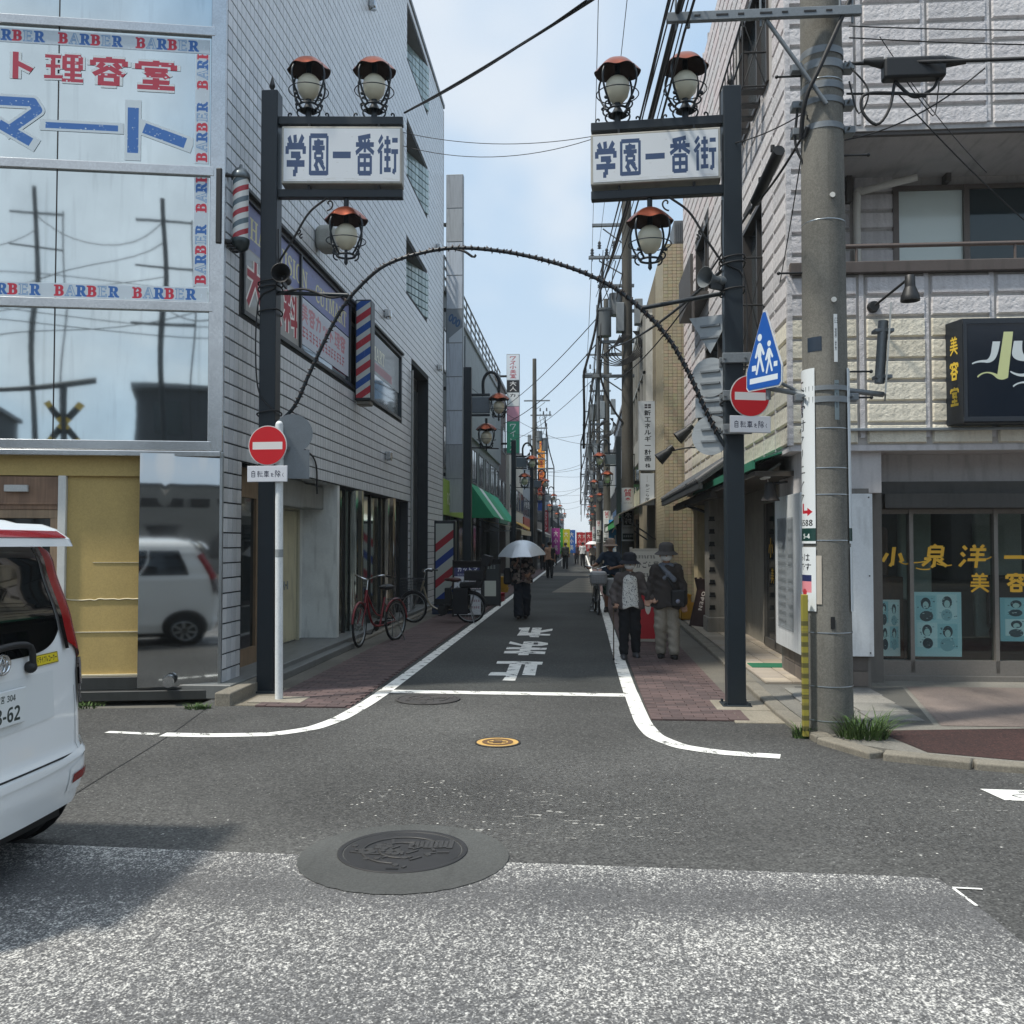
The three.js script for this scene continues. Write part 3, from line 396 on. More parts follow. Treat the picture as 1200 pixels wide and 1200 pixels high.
  const barber = (c, x, y, s) => { c.font = 'bold ' + s + 'px serif'; const cols = ['#b5283f', '', '#2c60a2', '#b5283f', '', '#2c60a2']; let px = x; 'BARBER'.split('').forEach((ch, i) => { c.lineWidth = s * 0.05; if (cols[i]) { c.fillStyle = cols[i]; c.fillText(ch, px, y); c.strokeStyle = cols[i]; c.lineWidth = s * 0.06; c.strokeText(ch, px, y); } else { c.strokeStyle = '#6f90b5'; c.strokeText(ch, px, y); } px += s * 0.735; }); };
  const strip_ = (w) => (c, W, Hh) => { c.fillStyle = 'rgba(205,218,226,0.72)'; c.fillRect(0, 0, W, Hh); for (let i = 0; i < w; i++) barber(c, 12 + i * 478, Hh * 0.86, 90); const r2 = rng(w); c.fillStyle = 'rgba(190,205,214,0.9)'; for (let k = 0; k < 22; k++) c.fillRect(r2() * W, r2() * Hh, 3 + r2() * 12, 2 + r2() * 8); };
  const sm = decal(1912, 90, strip_(4)), sv = decal(722, 90, strip_(2));
  const dp = (name, x0, x1, y0, y1, m, rot) => part(name, F(rot ? new THREE.PlaneGeometry(y1 - y0, x1 - x0).rotateZ(Math.PI / 2).translate((x0 + x1) / 2, (y0 + y1) / 2, 0.006) : new THREE.PlaneGeometry(x1 - x0, y1 - y0).translate((x0 + x1) / 2, (y0 + y1) / 2, 0.006)), m, B);
  dp('barber_lettering', -3.16, -0.06, 6.78, 6.93, sm); dp('barber_lettering', -3.16, -0.06, 4.135, 4.285, sm);
  dp('barber_lettering', -0.205, -0.06, 5.6, 6.77, sv, 1); dp('barber_lettering', -0.205, -0.06, 4.3, 5.45, sv, 1);
  dp('shop_name_lettering', -3.1, -0.22, 5.6, 6.76, decal(1920, 773, (c, w, h) => {
    const kx = (x) => (x + 3.1) / 2.88 * w, ky = (y) => (6.76 - y) / 1.16 * h;
    const kan = (ch, x0, x1, y1, y0) => { for (const [lw, col] of [[30, '#c9d3d6'], [15, '#a92b43']]) write(c, ch, kx(x0), ky(y1), kx(x1) - kx(x0), ky(y0) - ky(y1), lw, col); };
    kan('カ', -3.05, -2.7, 6.7, 6.4); kan('ッ', -2.62, -2.25, 6.66, 6.38); kan('ト', -2.14, -1.76, 6.7, 6.38); kan('理', -1.74, -1.32, 6.7, 6.38); kan('容', -1.28, -0.88, 6.69, 6.37); kan('室', -0.83, -0.38, 6.68, 6.36);
    const big = (pts, lw) => { for (const [k, col] of [[lw + 34, '#c2ced4'], [lw, '#2f67ab']]) { c.strokeStyle = col; c.lineWidth = k; c.lineCap = k > lw ? 'square' : 'butt'; c.lineJoin = 'round'; for (const s of pts) { c.beginPath(); s.forEach((p, i) => i ? c.lineTo(kx(p[0]), ky(p[1])) : c.moveTo(kx(p[0]), ky(p[1]))); c.stroke(); } } };
    big([[[-2.75, 6.16], [-1.83, 6.16], [-1.78, 6.08], [-2.05, 5.86]], [[-2.16, 5.92], [-1.84, 5.74]]], 62); big([[[-1.7, 5.93], [-0.98, 5.93]]], 42); big([[[-0.83, 6.16], [-0.83, 5.68]], [[-0.72, 5.95], [-0.3, 5.81]]], 74);
    const r2 = rng(9); c.globalCompositeOperation = 'source-atop'; c.fillStyle = 'rgba(200,210,214,0.95)'; for (let k = 0; k < 420; k++) c.fillRect(kx(-2.9 + 2.7 * r2()), ky(5.65 + 0.55 * r2()), 2 + r2() * 9, 2 + r2() * 6); for (let k = 0; k < 26; k++) c.fillRect(kx(-1.75 + 1.4 * r2()), ky(6.38 + 0.3 * r2()), 4 + r2() * 18, 3 + r2() * 10);
  }));
  // street level of the front
  const mp = part('mirror_panel', F(new THREE.PlaneGeometry(0.79, 2.4, 16, 40).translate(-0.395, 0, 0).rotateY(0.11).translate(0.09, 1.33, 0.0)).map((g) => { const p = g.attributes.position, n = g.attributes.normal; for (let k = 0; k < p.count; k++) { const y = p.getY(k), x = p.getX(k); n.setXYZ(k, n.getX(k) + 0.008 * Math.sin(y * 7 + x * 4) + 0.05 * Math.max(0, y - 1.8) * Math.sin(x * 18), 0.008 * Math.sin(y * 9) + 0.1 * Math.max(0, y - 1.75), n.getZ(k)); } return g; }), M.stainless, B);
  part('pipe_stub', F([rod(new THREE.Vector3(-0.42, 0.2, 0.0), new THREE.Vector3(-0.37, 0.2, 0.2), 0.05, 0.05, 16), rod(new THREE.Vector3(-0.37, 0.2, 0.17), new THREE.Vector3(-0.36, 0.2, 0.21), 0.058, 0.058, 16)]), M.stainlessBrush, mp);
  part('corner_trim', F([frb(0.09, 0.12, 0.13, 2.55, -0.05, 0.03, 0.004), frb(-0.7, 0.11, 2.5, 2.54, 0, 0.04, 0.004)]), M.steel, B);
  const yp = part('yellow_panel', F([fb_(-1.46, -0.7, 0.24, 2.5, -0.2, -0.1)]), std('#bda468', 0.85, 0, 'grain'), B);
  T.crack = 1; const crack = (y, s) => { const r2 = rng(s), pts = []; for (let i = 0; i <= 16; i++) pts.push(new THREE.Vector3(-1.46 + 0.76 * i / 16, y + 0.018 * (r2() - 0.5), -0.096)); return F(pipe(pts, 0.007, 40, 4)); };
  part('panel_crack', [...crack(1.02, 4), ...F([fb_(-1.2, -0.72, 1.4, 1.406, -0.1, -0.094), fb_(-1.46, -0.705, 0.68, 0.69, -0.1, -0.092), fb_(-1.46, -0.705, 0.22, 0.25, -0.1, -0.07)])], std('#d9cfb0', 0.9), yp);
  part('panel_head', F([fb_(-5, -0.7, 2.3, 2.5, -0.25, -0.06)]), std('#bda468', 0.85, 0, 'grain'), B);
  part('jamb', F([frb(-1.54, -1.462, 0.15, 2.3, -0.25, -0.05, 0.006)]), M.offwhite, B);
  part('shop_fascia', F([frb(-4.5, -1.545, 1.95, 2.29, -0.2, -0.07, 0.006), frb(-4.5, -1.545, 2.0, 2.02, -0.09, -0.055, 0.003)]), std('#a4836a', 0.7, 0, 'wood'), B);
  part('fascia_lamp', F([frb(-2.06, -1.83, 2.13, 2.2, -0.07, -0.03, 0.006)]), std('#bfc0bd', 0.4), B);
  const fw = part('front_window', F([frb(-4.5, -1.545, 1.86, 1.95, -0.2, -0.08, 0.005), frb(-1.62, -1.545, 0.2, 1.86, -0.2, -0.08, 0.005)]), std('#b59a7c', 0.6, 0, 'wood'), B);
  part('pane', F([fb_(-4.5, -1.62, 0.3, 1.86, -0.16, -0.15)]), std('#1d2426', 0.05, 0.3, null), fw);
  part('front_plinth', F([frb(-6, 0.13, 0.0, 0.1, -0.3, 0.1, 0.01), frb(-6, -0.7, 0.1, 0.235, -0.3, 0.02, 0.01), frb(-0.7, 0.12, 0.1, 0.13, -0.3, 0.05, 0.01)]), std('#3b3d3c', 0.35, 0, 'dirt'), B);
}
// rotating barber poles and signs on it
{
  const o = thing('barber_pole', 'round red white and grey striped barber pole on the building corner', 'barber pole', [-3.63, 4.72, 9.75]), p = V(-3.63, 0, 9.75);
  const m = printed(256, 512, (c, w, h) => { c.fillStyle = '#cfd0cc'; c.fillRect(0, 0, w, h); const cs = ['#a3323c', '#5d6d75']; for (let i = -4; i < 8; i++) { c.fillStyle = cs[((i % 2) + 2) % 2]; c.beginPath(); const y = i * 92; c.moveTo(0, y + 92); c.lineTo(w, y - 92); c.lineTo(w, y - 48); c.lineTo(0, y + 136); c.fill(); } }, 0.25);
  part('cylinder', rod(V(-3.63, 4.84, 9.75), V(-3.63, 5.5, 9.75), 0.083, 0.083, 24).copy(new THREE.CylinderGeometry(0.083, 0.083, 0.66, 24).translate(-3.63, 5.17, -9.75)), m, o);
  part('top_cap', [lathe([[0, 0.16], [0.015, 0.15], [0.02, 0.12], [0.06, 0.1], [0.095, 0.05], [0.1, 0.02], [0.1, -0.01], [0.085, -0.01]], new THREE.Vector3(p.x, 5.5, p.z), 20)], std('#6c7376', 0.35, 0.7), o);
  part('bottom_cap', [lathe([[0.085, 0.02], [0.1, 0.01], [0.1, -0.03], [0.08, -0.09], [0.03, -0.125], [0, -0.13]], new THREE.Vector3(p.x, 4.83, p.z), 20)], std('#3c4547', 0.35, 0.6), o);
  part('bracket', [rbox(-3.83, -3.77, 4.75, 5.55, 9.56, 9.64, 0.01), rod(V(-3.8, 5.5, 9.62), V(-3.63, 5.52, 9.75), 0.02), rod(V(-3.8, 4.8, 9.62), V(-3.63, 4.8, 9.75), 0.025), ...[0, 1, 2, 3].map((i) => ring(V(-3.74 + 0.03 * i, 4.78 - 0.03 * i, 9.67), 0.03, 0.01, 10, 5))], M.black, o);
  const stripes = (bands, ang) => (c, w, h) => { c.fillStyle = '#c3c8c4'; c.fillRect(0, 0, w, h); for (const [y, col] of bands) { c.fillStyle = col; c.beginPath(); c.moveTo(0, (y + ang) * h); c.lineTo(w, (y - ang) * h); c.lineTo(w, (y - ang + 0.075) * h); c.lineTo(0, (y + ang + 0.075) * h); c.fill(); } scuff(c, w, h, 120, 0.25, 6); };
  const s = thing('barber_sign', 'flat red white and blue striped projecting sign above the first floor window', 'barber sign', [-3.6, 3.9, 15.2]);
  part('case', rbox(-3.72, -3.45, 3.95, 5.62, 15.22, 15.52, 0.02, 2), std('#3d4247', 0.4, 0.4), s);
  part('face', card(-3.575, 4.79, 15.212, 0.235, 1.6), printed(128, 700, stripes([[-0.02, '#2b549b'], [0.115, '#b23641'], [0.25, '#2b549b'], [0.385, '#b23641'], [0.52, '#2b549b'], [0.655, '#b23641'], [0.79, '#2b549b'], [0.92, '#b23641']], 0.05), 0.3), s);
  part('base', rbox(-3.7, -3.47, 3.88, 3.95, 15.25, 15.5, 0.02), std('#7a756b', 0.7), s);
  const b2 = thing('barber_floor_sign', 'tall standing barber sign with slanted red and blue stripes beside the bicycles', 'barber sign', [-3.1, 0, 21.2]);
  part('case', rbox(-3.34, -2.86, 0.02, 2.12, 21.22, 21.55, 0.02, 2), std('#2a2f33', 0.45, 0.3), b2);
  part('face', card(-3.1, 1.2, 21.21, 0.4, 1.7), printed(160, 640, (c, w, h) => { c.fillStyle = '#b9bdb4'; c.fillRect(0, 0, w, h); [[0.2, '#a52a36'], [0.43, '#23418c'], [0.68, '#a52a36'], [0.93, '#23418c']].forEach(([y, col]) => { c.fillStyle = col; c.beginPath(); c.moveTo(0, (y + 0.07) * h); c.lineTo(w, (y - 0.12) * h); c.lineTo(w, (y - 0.01) * h); c.lineTo(0, (y + 0.18) * h); c.fill(); }); }, 0.35), b2);
  part('base', rbox(-3.38, -2.82, 0, 0.2, 21.19, 21.6, 0.02), std('#2b3a52', 0.6), b2);
}
// ---------- the salon building on the right ----------
const RX = 2.28;
{
  const B = thing('salon_building', 'corner building faced with rough stone look blocks and a gold lettered salon window', 'building', [2.28, 0, 10.6]);
  T.rock = dataTex(512, 512, (u, v) => g3(128 + 230 * (fb(u, v, 14, 5, 101) - 0.5) + 60 * (fb(u, v, 90, 2, 107) - 0.5)), false, [1.6, 1.6]);
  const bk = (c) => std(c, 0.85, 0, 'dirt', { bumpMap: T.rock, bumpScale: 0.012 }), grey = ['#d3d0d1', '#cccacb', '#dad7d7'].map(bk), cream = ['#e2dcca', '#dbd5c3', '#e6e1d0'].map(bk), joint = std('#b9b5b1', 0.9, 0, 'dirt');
  const sideHoles = [[17.1, 18.96, 6.2, 7.5], [12.0, 13.5, 4.1, 6.0], [11.65, 13.65, 7.3, 8.9], [15.2, 17.6, 3.55, 5.2]];
  const sw = part('flank_wall', holedWall(RX + 0.03, -1, 0.25, 10.66, 21.1, 2.68, 10.8, sideHoles), joint, B);
  const fw = part('front_wall', [box(RX + 0.03, 8, 2.68, 4.57, 10.63, 10.95), box(RX + 0.03, 2.85, 4.57, 6.24, 10.63, 12), box(RX + 0.03, 8, 6.24, 10.8, 10.63, 10.95)], joint, B);
  const mk = (L) => tileGeo(L - 0.012, 0.205, 0.034, 0.014), bS = mk(0.695).rotateY(-Math.PI / 2), bF = mk(0.645), far = []; let n = 0; const cand = [];
  for (let j = 0; j < 34; j++) { const y = 2.80 + j * 0.235; if (y > 10.7) break; for (let i = 0; i < 15; i++) { const d = 10.62 + 0.36 + i * 0.705; if (d > 20.9 || sideHoles.some((h) => d > h[0] - 0.3 && d < h[1] + 0.3 && y > h[2] - 0.11 && y < h[3] + 0.11)) continue; cand.push([d, y]); } }
  cand.sort((a, b) => (a[0] + (a[1] > 7.4 ? 9 : 0)) - (b[0] + (b[1] > 7.4 ? 9 : 0)));
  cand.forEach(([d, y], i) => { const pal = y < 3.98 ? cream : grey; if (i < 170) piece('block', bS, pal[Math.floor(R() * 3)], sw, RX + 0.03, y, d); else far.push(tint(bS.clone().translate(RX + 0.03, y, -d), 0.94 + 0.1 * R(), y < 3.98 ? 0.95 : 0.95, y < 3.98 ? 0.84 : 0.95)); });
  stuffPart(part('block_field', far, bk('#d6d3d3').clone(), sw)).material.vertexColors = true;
  part('flank_strip', Array.from({ length: 15 }, (_, i) => 10.62 + 0.36 + (i + 0.5) * 0.705).flatMap((d) => { const ys = [2.68, 10.8]; const hs = sideHoles.filter((h) => d > h[0] - 0.35 && d < h[1] + 0.35).sort((p, q) => p[2] - q[2]); let y = 2.68; const g = []; for (const h of hs) { g.push(box(RX + 0.0, RX + 0.035, y, h[2] - 0.02, d - 0.022, d + 0.022)); y = h[3] + 0.02; } g.push(box(RX + 0.0, RX + 0.035, y, 10.8, d - 0.022, d + 0.022)); return g; }), grey[1], B);
  const bC = mk(0.735);
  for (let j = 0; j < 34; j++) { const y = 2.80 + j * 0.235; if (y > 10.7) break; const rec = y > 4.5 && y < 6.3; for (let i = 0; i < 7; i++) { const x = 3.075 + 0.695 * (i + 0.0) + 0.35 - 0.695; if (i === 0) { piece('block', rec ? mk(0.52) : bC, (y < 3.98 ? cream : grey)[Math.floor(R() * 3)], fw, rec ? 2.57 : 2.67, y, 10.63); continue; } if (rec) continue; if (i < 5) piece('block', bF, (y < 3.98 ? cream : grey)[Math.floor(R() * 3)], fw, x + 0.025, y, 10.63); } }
  part('corner_strip', [box(RX - 0.005, RX + 0.05, 2.68, 10.8, 10.595, 10.66), ...[0, 1, 2, 3, 4].map((i) => [box(3.055 + 0.695 * i, 3.105 + 0.695 * i, 2.76, 4.57, 10.608, 10.64), box(3.055 + 0.695 * i, 3.105 + 0.695 * i, 6.25, 10.7, 10.608, 10.64)])], grey[1], B);
  part('core', [box(2.55, 9, 2.68, 10.7, 12.3, 21.0), box(3.0, 9, 6.3, 10.7, 10.96, 12.3)], std('#9c9a98', 0.9, 0, 'dirt'), B);
  // loggia on the first floor
  part('loggia', [box(2.85, 8, 6.18, 6.24, 10.62, 12.3), box(2.85, 8, 4.5, 4.58, 10.96, 12.3), box(2.85, 3.9, 4.58, 6.2, 12.05, 12.3), box(3.9, 8, 6.08, 6.2, 12.05, 12.3)], std('#b9b7b6', 0.85, 0, 'dirt'), B);
  const lw = part('loggia_wall', box(2.85, 3.9, 4.58, 6.19, 12.03, 12.05), joint, B);
  for (let j = 0; j < 7; j++) for (let i = 0; i < 2; i++) piece('block', mk(0.5), grey[(i + j) % 3], lw, 3.12 + 0.53 * i, 4.7 + j * 0.235, 12.03);
  part('soffit_batten', [box(2.85, 8, 6.14, 6.185, 10.64, 10.7), box(3.3, 3.36, 5.85, 6.18, 11.9, 12.03), box(4.5, 4.56, 6.08, 6.18, 11.9, 12.05)], std('#5d5a58', 0.8), B);
  part('ledge', [rbox(2.3, 8, 4.57, 4.7, 10.54, 10.75, 0.012)], std('#5c5450', 0.6, 0.2, 'dirt'), B);
  part('railing', [rod(V(2.8, 4.9, 10.66), V(8, 4.9, 10.66), 0.025), ...[3.05, 4.75, 6.4].map((x) => rod(V(x, 4.7, 10.66), V(x, 4.9, 10.66), 0.015))], std('#6b605a', 0.45, 0.4), B);
  const lwin = part('loggia_window', [box(3.88, 3.95, 4.9, 6.06, 11.98, 12.06), box(4.73, 4.8, 4.9, 6.06, 11.97, 12.06), box(3.95, 8, 6.0, 6.06, 11.98, 12.06), box(3.95, 8, 4.9, 4.96, 11.98, 12.06)], std('#6f6762', 0.45, 0.4), B);
  part('pane', box(3.95, 4.73, 4.96, 6.0, 12.02, 12.03), std('#cfdcd9', 0.12, 0.05, null), lwin); part('pane', box(4.8, 8, 4.96, 6.0, 12.0, 12.01), std('#3c474b', 0.05, 0.3, null), lwin);
  part('drain_pipe', [pipe([V(4.05, 6.02, 11.6), V(3.5, 5.96, 11.85), V(3.42, 5.9, 11.9), V(3.42, 4.62, 11.9)], 0.045, 30, 10)], std('#d9d7cf', 0.5), B);
  // flank windows
    for (const [a, b, c, e] of sideHoles.map((h) => [h[0], h[1], h[2], h[3]])) { const w = part('window', [box(2.28, 2.44, c, c + 0.06, a, b), box(2.28, 2.44, e - 0.06, e, a, b), box(2.28, 2.44, c + 0.06, e - 0.06, a, a + 0.06), box(2.28, 2.44, c + 0.06, e - 0.06, b - 0.06, b), box(2.34, 2.4, c + 0.06, e - 0.06, (a + b) / 2 - 0.03, (a + b) / 2 + 0.03)], std('#4b4745', 0.5, 0.3), B); part('pane', box(2.4, 2.42, c, e, a, b), std('#5a656b', 0.06, 0.6, null), w); }
  part('blind', box(2.425, 2.435, 4.2, 5.9, 12.1, 12.8), std('#cfcfc8', 0.8), B);
  // iron window cages
  for (const [d0, d1, y0, y1] of [[12.0, 13.5, 4.0, 5.2], [11.7, 13.6, 7.25, 8.1]]) { const g = []; const x = 2.0; for (const y of [y0, (y0 + y1) / 2, y1]) g.push(rod(V(x, y, d0), V(x, y, d1), 0.014, 0.014, 5), rod(V(x, y, d0), V(RX, y, d0), 0.014, 0.014, 5), rod(V(x, y, d1), V(RX, y, d1), 0.014, 0.014, 5)); for (let i = 0; i <= 8; i++) { const d = d0 + (d1 - d0) * i / 8; g.push(rod(V(x, y0, d), V(x, y1, d), 0.008, 0.008, 5)); } for (const dd of [d0, d1]) g.push(rod(V(x, y0, dd), V(RX, y1, dd), 0.008, 0.008, 5), rod(V(RX, y0, dd), V(x, y1, dd), 0.008, 0.008, 5), rod(V(x, y0, dd), V(x, y1, dd), 0.014, 0.014, 5)); for (let i = 0; i < 5; i++) g.push(box(x, RX, y0 - 0.01, y0 + 0.012, d0 + (d1 - d0) * (i + 0.2) / 5, d0 + (d1 - d0) * (i + 0.55) / 5)); part('window_cage', g, M.black, B); }
  part('balcony_hood', [box(1.95, 2.3, 6.0, 6.12, 17.0, 19), box(1.95, 2.0, 6.12, 6.8, 17.0, 19), box(1.98, 2.02, 5.4, 6.0, 17.0, 17.08)], std('#4e4a47', 0.6), B);
  part('flank_railing', [rod(V(2.15, 4.1, 15.2), V(2.15, 4.1, 17.6), 0.018), ...[15.2, 15.8, 16.4, 17, 17.6].map((d) => rod(V(2.15, 3.7, d), V(2.15, 4.1, d), 0.012)), rod(V(2.15, 3.72, 15.2), V(2.15, 3.72, 17.6), 0.014)], M.black, B);
  // street level
  part('soffit', [box(2.3, 8, 2.62, 2.68, 10.62, 12), box(2.3, 3.0, 2.62, 2.68, 12, 21)], std('#cccacb', 0.85, 0, 'dirt'), B);
  part('fascia_strip', [rbox(2.4, 8, 2.83, 2.86, 10.55, 10.62, 0.004)], M.steel, B);
  part('upper_band', [box(2.5, 8, 2.3, 2.62, 11.15, 11.4), box(2.44, 3.3, 2.16, 2.62, 10.7, 11.9)], std('#c4c1c0', 0.85, 0, 'dirt'), B);
  const pier = part('pier', [box(2.46, 3.12, 0.04, 2.2, 10.56, 11.95), box(3.12, 3.36, 0.04, 2.4, 10.9, 11.4)], std('#77736d', 0.9, 0, 'dirt'), B);
  const pg = tileGeo(0.3, 0.16, 0.012, 0.003), pgs = pg.clone().rotateY(-Math.PI / 2), pm = ['#6b635c', '#736a62', '#645d57'].map((c) => std(c, 0.7, 0, 'dirt'));
  for (let j = 0; j < 2; j++) { for (let i = 0; i < 2; i++) piece('base_tile', pg, pm[(i + j) % 3], pier, 2.63 + i * 0.31, 0.13 + j * 0.17, 10.56); for (let i = 0; i < 4; i++) piece('base_tile', pgs, pm[(i + j) % 3], pier, 2.46, 0.13 + j * 0.17, 10.72 + i * 0.31); }
  const wpn = part('white_panel', [rbox(2.4, 3.14, 0.38, 2.14, 10.5, 10.545, 0.004), rbox(2.38, 2.43, 0.38, 2.16, 10.546, 11.9, 0.004)], std('#dde2e4', 0.35, 0, 'dirt'), B);
  part('screw', [[2.44, 2.1], [3.1, 2.1], [2.44, 0.42], [3.1, 0.42], [2.44, 1.25], [3.1, 1.25]].map(([x, y]) => rod(V(x, y, 10.505), V(x, y, 10.49), 0.008, 0.008, 6)), M.black, wpn);
  const mm = decal(256, 512, (c, w, h) => { c.fillStyle = 'rgba(120,130,134,0.55)'; c.fillRect(0, 0, w, h); for (let i = 0; i < 13; i++) { scribble(c, 12, 14 + i * 38, 130, 17, '#3c4448'); if (i % 3) scribble(c, 175, 14 + i * 38, 66, 17, '#3c4448'); } });
  part('price_list', new THREE.PlaneGeometry(0.85, 1.3).rotateY(-Math.PI / 2).translate(2.372, 1.25, -11.3), mm, wpn);
  // shop window with room behind
  const room = part('shop_room', [box(3.3, 8, 0.04, 2.5, 14.4, 14.5), box(3.2, 3.3, 0.04, 2.5, 11.25, 14.5), box(3.3, 8, 2.44, 2.5, 11.3, 14.4), box(3.3, 8, 0.04, 0.1, 11.3, 14.4), box(7.95, 8.05, 0.04, 2.5, 11.25, 14.5)], std('#5b5d59', 0.9), B);
  part('cabinet', [rbox(3.4, 3.85, 0.1, 1.2, 11.7, 12.1, 0.01), rbox(3.42, 3.7, 1.2, 1.8, 11.75, 12.05, 0.03)], std('#6f4a36', 0.6, 0, 'wood'), room); part('curtain', [rbox(3.9, 4.3, 0.9, 2.1, 12.0, 12.1, 0.04), rbox(5, 5.6, 0.4, 2.2, 12.5, 12.6, 0.04)], std('#9aa39b', 0.9), room); part('chair', [rbox(5.1, 5.6, 0.4, 0.55, 11.9, 12.4, 0.05), rbox(5.1, 5.6, 0.55, 1.2, 12.35, 12.45, 0.04)], std('#3a2b28', 0.5), room);
  part('awning_box', [box(3.36, 8, 1.99, 2.3, 10.98, 11.3), box(3.4, 8, 2.0, 2.16, 10.9, 10.98)], std('#4b4a47', 0.7, 0, 'dirt'), B);
  const sf = part('shop_window_frame', [box(3.36, 3.4, 0.13, 1.99, 11.13, 11.23), ...[3.755, 4.69, 5.62, 6.55].map((x) => box(x - 0.022, x + 0.022, 0.13, 1.99, 11.12, 11.23)), box(3.4, 8, 0.1, 0.27, 11.12, 11.24), box(3.36, 8, 0.04, 0.1, 11.05, 11.3), box(3.4, 8, 1.94, 1.99, 11.14, 11.22)], std('#8f8b85', 0.4, 0.5), B);
  const gl = new THREE.MeshPhysicalMaterial({ color: new THREE.Color('#eef4f3'), roughness: 0.02, transmission: 1, thickness: 0, ior: 1.5 });
  const xs = [3.4, 3.733, 3.777, 4.668, 4.712, 5.598, 5.64, 6.53]; for (let i = 0; i < 4; i++) part('pane', box(xs[i * 2], xs[i * 2 + 1], 0.27, 1.94, 11.18, 11.184), gl, sf);
  const gold = '#e3b13a';
  part('gold_lettering', new THREE.PlaneGeometry(3.1, 1.0).translate(4.95, 1.42, -11.174), decal(1550, 500, (c, w, h) => {
    const kx = (x) => (x - 3.4) / 3.1 * w, ky = (y) => (1.92 - y) * h;
    const ch = (s, x, y, ww, hh, lw, it) => write(c, s, kx(x), ky(y), ww * 500, hh * 500, lw, gold, false, 0, it);
    ch('小', 3.41, 1.58, 0.28, 0.27, 15, 0.12); ch('泉', 3.86, 1.6, 0.31, 0.29, 12, 0.14); ch('洋', 4.28, 1.6, 0.31, 0.29, 12, 0.14); ch('一', 4.76, 1.58, 0.3, 0.27, 15, 0.1); ch('美', 4.4, 1.27, 0.25, 0.23, 15, 0); ch('容', 4.8, 1.27, 0.25, 0.23, 15, 0); ch('室', 5.18, 1.27, 0.25, 0.23, 15, 0);
    c.strokeStyle = gold; c.lineWidth = 7; for (const [a, b, e, f] of [[3.63, 1.4, 3.74, 1.37], [3.79, 1.38, 3.95, 1.4], [4.05, 1.37, 4.22, 1.355], [3.82, 1.32, 3.98, 1.31], [4.6, 1.42, 4.66, 1.45]]) { c.beginPath(); c.moveTo(kx(a), ky(b)); c.quadraticCurveTo(kx((a + e) / 2), ky(f - 0.02), kx(e), ky(f)); c.stroke(); }
  }, 0.4), sf);
  const postr = (x0, x1, y0, y1, seed) => { const p = thing('window_poster', ['pale blue poster of hair styles standing behind the first shop pane', 'pale blue poster with four hair style pictures behind the wide shop pane', 'pale teal poster standing behind the shop pane under the salon name'][seed], 'poster', [x0, y0, 11.27]); part('sheet', card((x0 + x1) / 2, (y0 + y1) / 2, 11.26, x1 - x0, y1 - y0), printed(256, 384, (c, w, h) => { const r2 = rng(seed + 60); c.fillStyle = ['#d3e3e2', '#b9dfe3', '#8fc4ce'][seed]; c.fillRect(0, 0, w, h); for (let q = 0; q < 4; q++) { const x = w * (0.25 + 0.46 * (q % 2) + 0.05 * r2()), y = h * (0.2 + 0.44 * (q > 1) + 0.05 * r2()); c.fillStyle = q % 3 ? '#cfe9ea' : '#9fcfd6'; c.fillRect(x - w * 0.2, y - h * 0.18, w * 0.4, h * 0.38); c.fillStyle = '#2a3f48'; c.beginPath(); c.ellipse(x, y - h * 0.06, w * 0.1, h * 0.09, 0, 0, 7); c.fill(); c.fillStyle = '#b9d8d6'; c.beginPath(); c.ellipse(x, y - h * 0.03, w * 0.06, h * 0.06, 0, 0, 7); c.fill(); c.fillStyle = q % 2 ? '#8fb9c0' : '#31464f'; c.beginPath(); c.ellipse(x + w * 0.03 * (r2() - 0.5), y + h * 0.14, w * (0.1 + 0.05 * r2()), h * (0.08 + 0.03 * r2()), 0.3 * (r2() - 0.5), 0, 7); c.fill(); for (let k = 0; k < 20; k++) { c.fillStyle = r2() < 0.5 ? '#cfe4e4' : '#46666f'; c.fillRect(x - w * 0.18 + r2() * w * 0.36, y - h * 0.15 + r2() * h * 0.33, 3 + r2() * 8, 2 + r2() * 5); } } }, 0.6), p); part('backing', rbox(x0, x1, y0, y1, 11.268, 11.28, 0.003), std('#8aa0a2', 0.8), p); };
  postr(3.42, 3.66, 0.3, 0.95, 0); postr(3.8, 4.35, 0.3, 1.04, 1); postr(4.78, 5.4, 0.48, 0.98, 2);
  // flank entrance under the low roof
  part('flank_ground_wall', [box(2.78, 2.9, 0.05, 2.62, 14.6, 21), box(2.78, 2.9, 2.2, 2.62, 11.95, 14.6), box(2.5, 2.8, 0.05, 2.62, 20.6, 20.8)], std('#a39d90', 0.8, 0, 'dirt'), B);
  const fd = part('flank_door', [12.0, 12.85, 13.7, 14.52].map((d) => box(2.74, 2.82, 0.1, 2.2, d, d + 0.06)).concat(box(2.74, 2.82, 0.08, 0.2, 12, 14.58)), std('#77746f', 0.4, 0.5), B);
  for (const d of [12.06, 12.91, 13.76]) part('pane', box(2.775, 2.785, 0.2, 2.2, d, d + 0.78), std('#2c3031', 0.05, 0.3, null), fd);
  part('gold_lettering', new THREE.PlaneGeometry(2.2, 0.8).rotateY(-Math.PI / 2).translate(2.765, 1.35, -13.3), decal(550, 200, (c) => { write(c, '小泉洋一', 20, 10, 90, 90, 13, gold, false, 40); write(c, '美容室', 60, 125, 60, 60, 14, gold, false, 60); }), fd);
  part('pilaster', [rbox(2.2, 2.55, 0.3, 2.6, 16.7, 17.25, 0.02), rbox(2.17, 2.58, 0.05, 0.32, 16.67, 17.28, 0.02)], std('#8f8a80', 0.8, 0, 'dirt'), B);
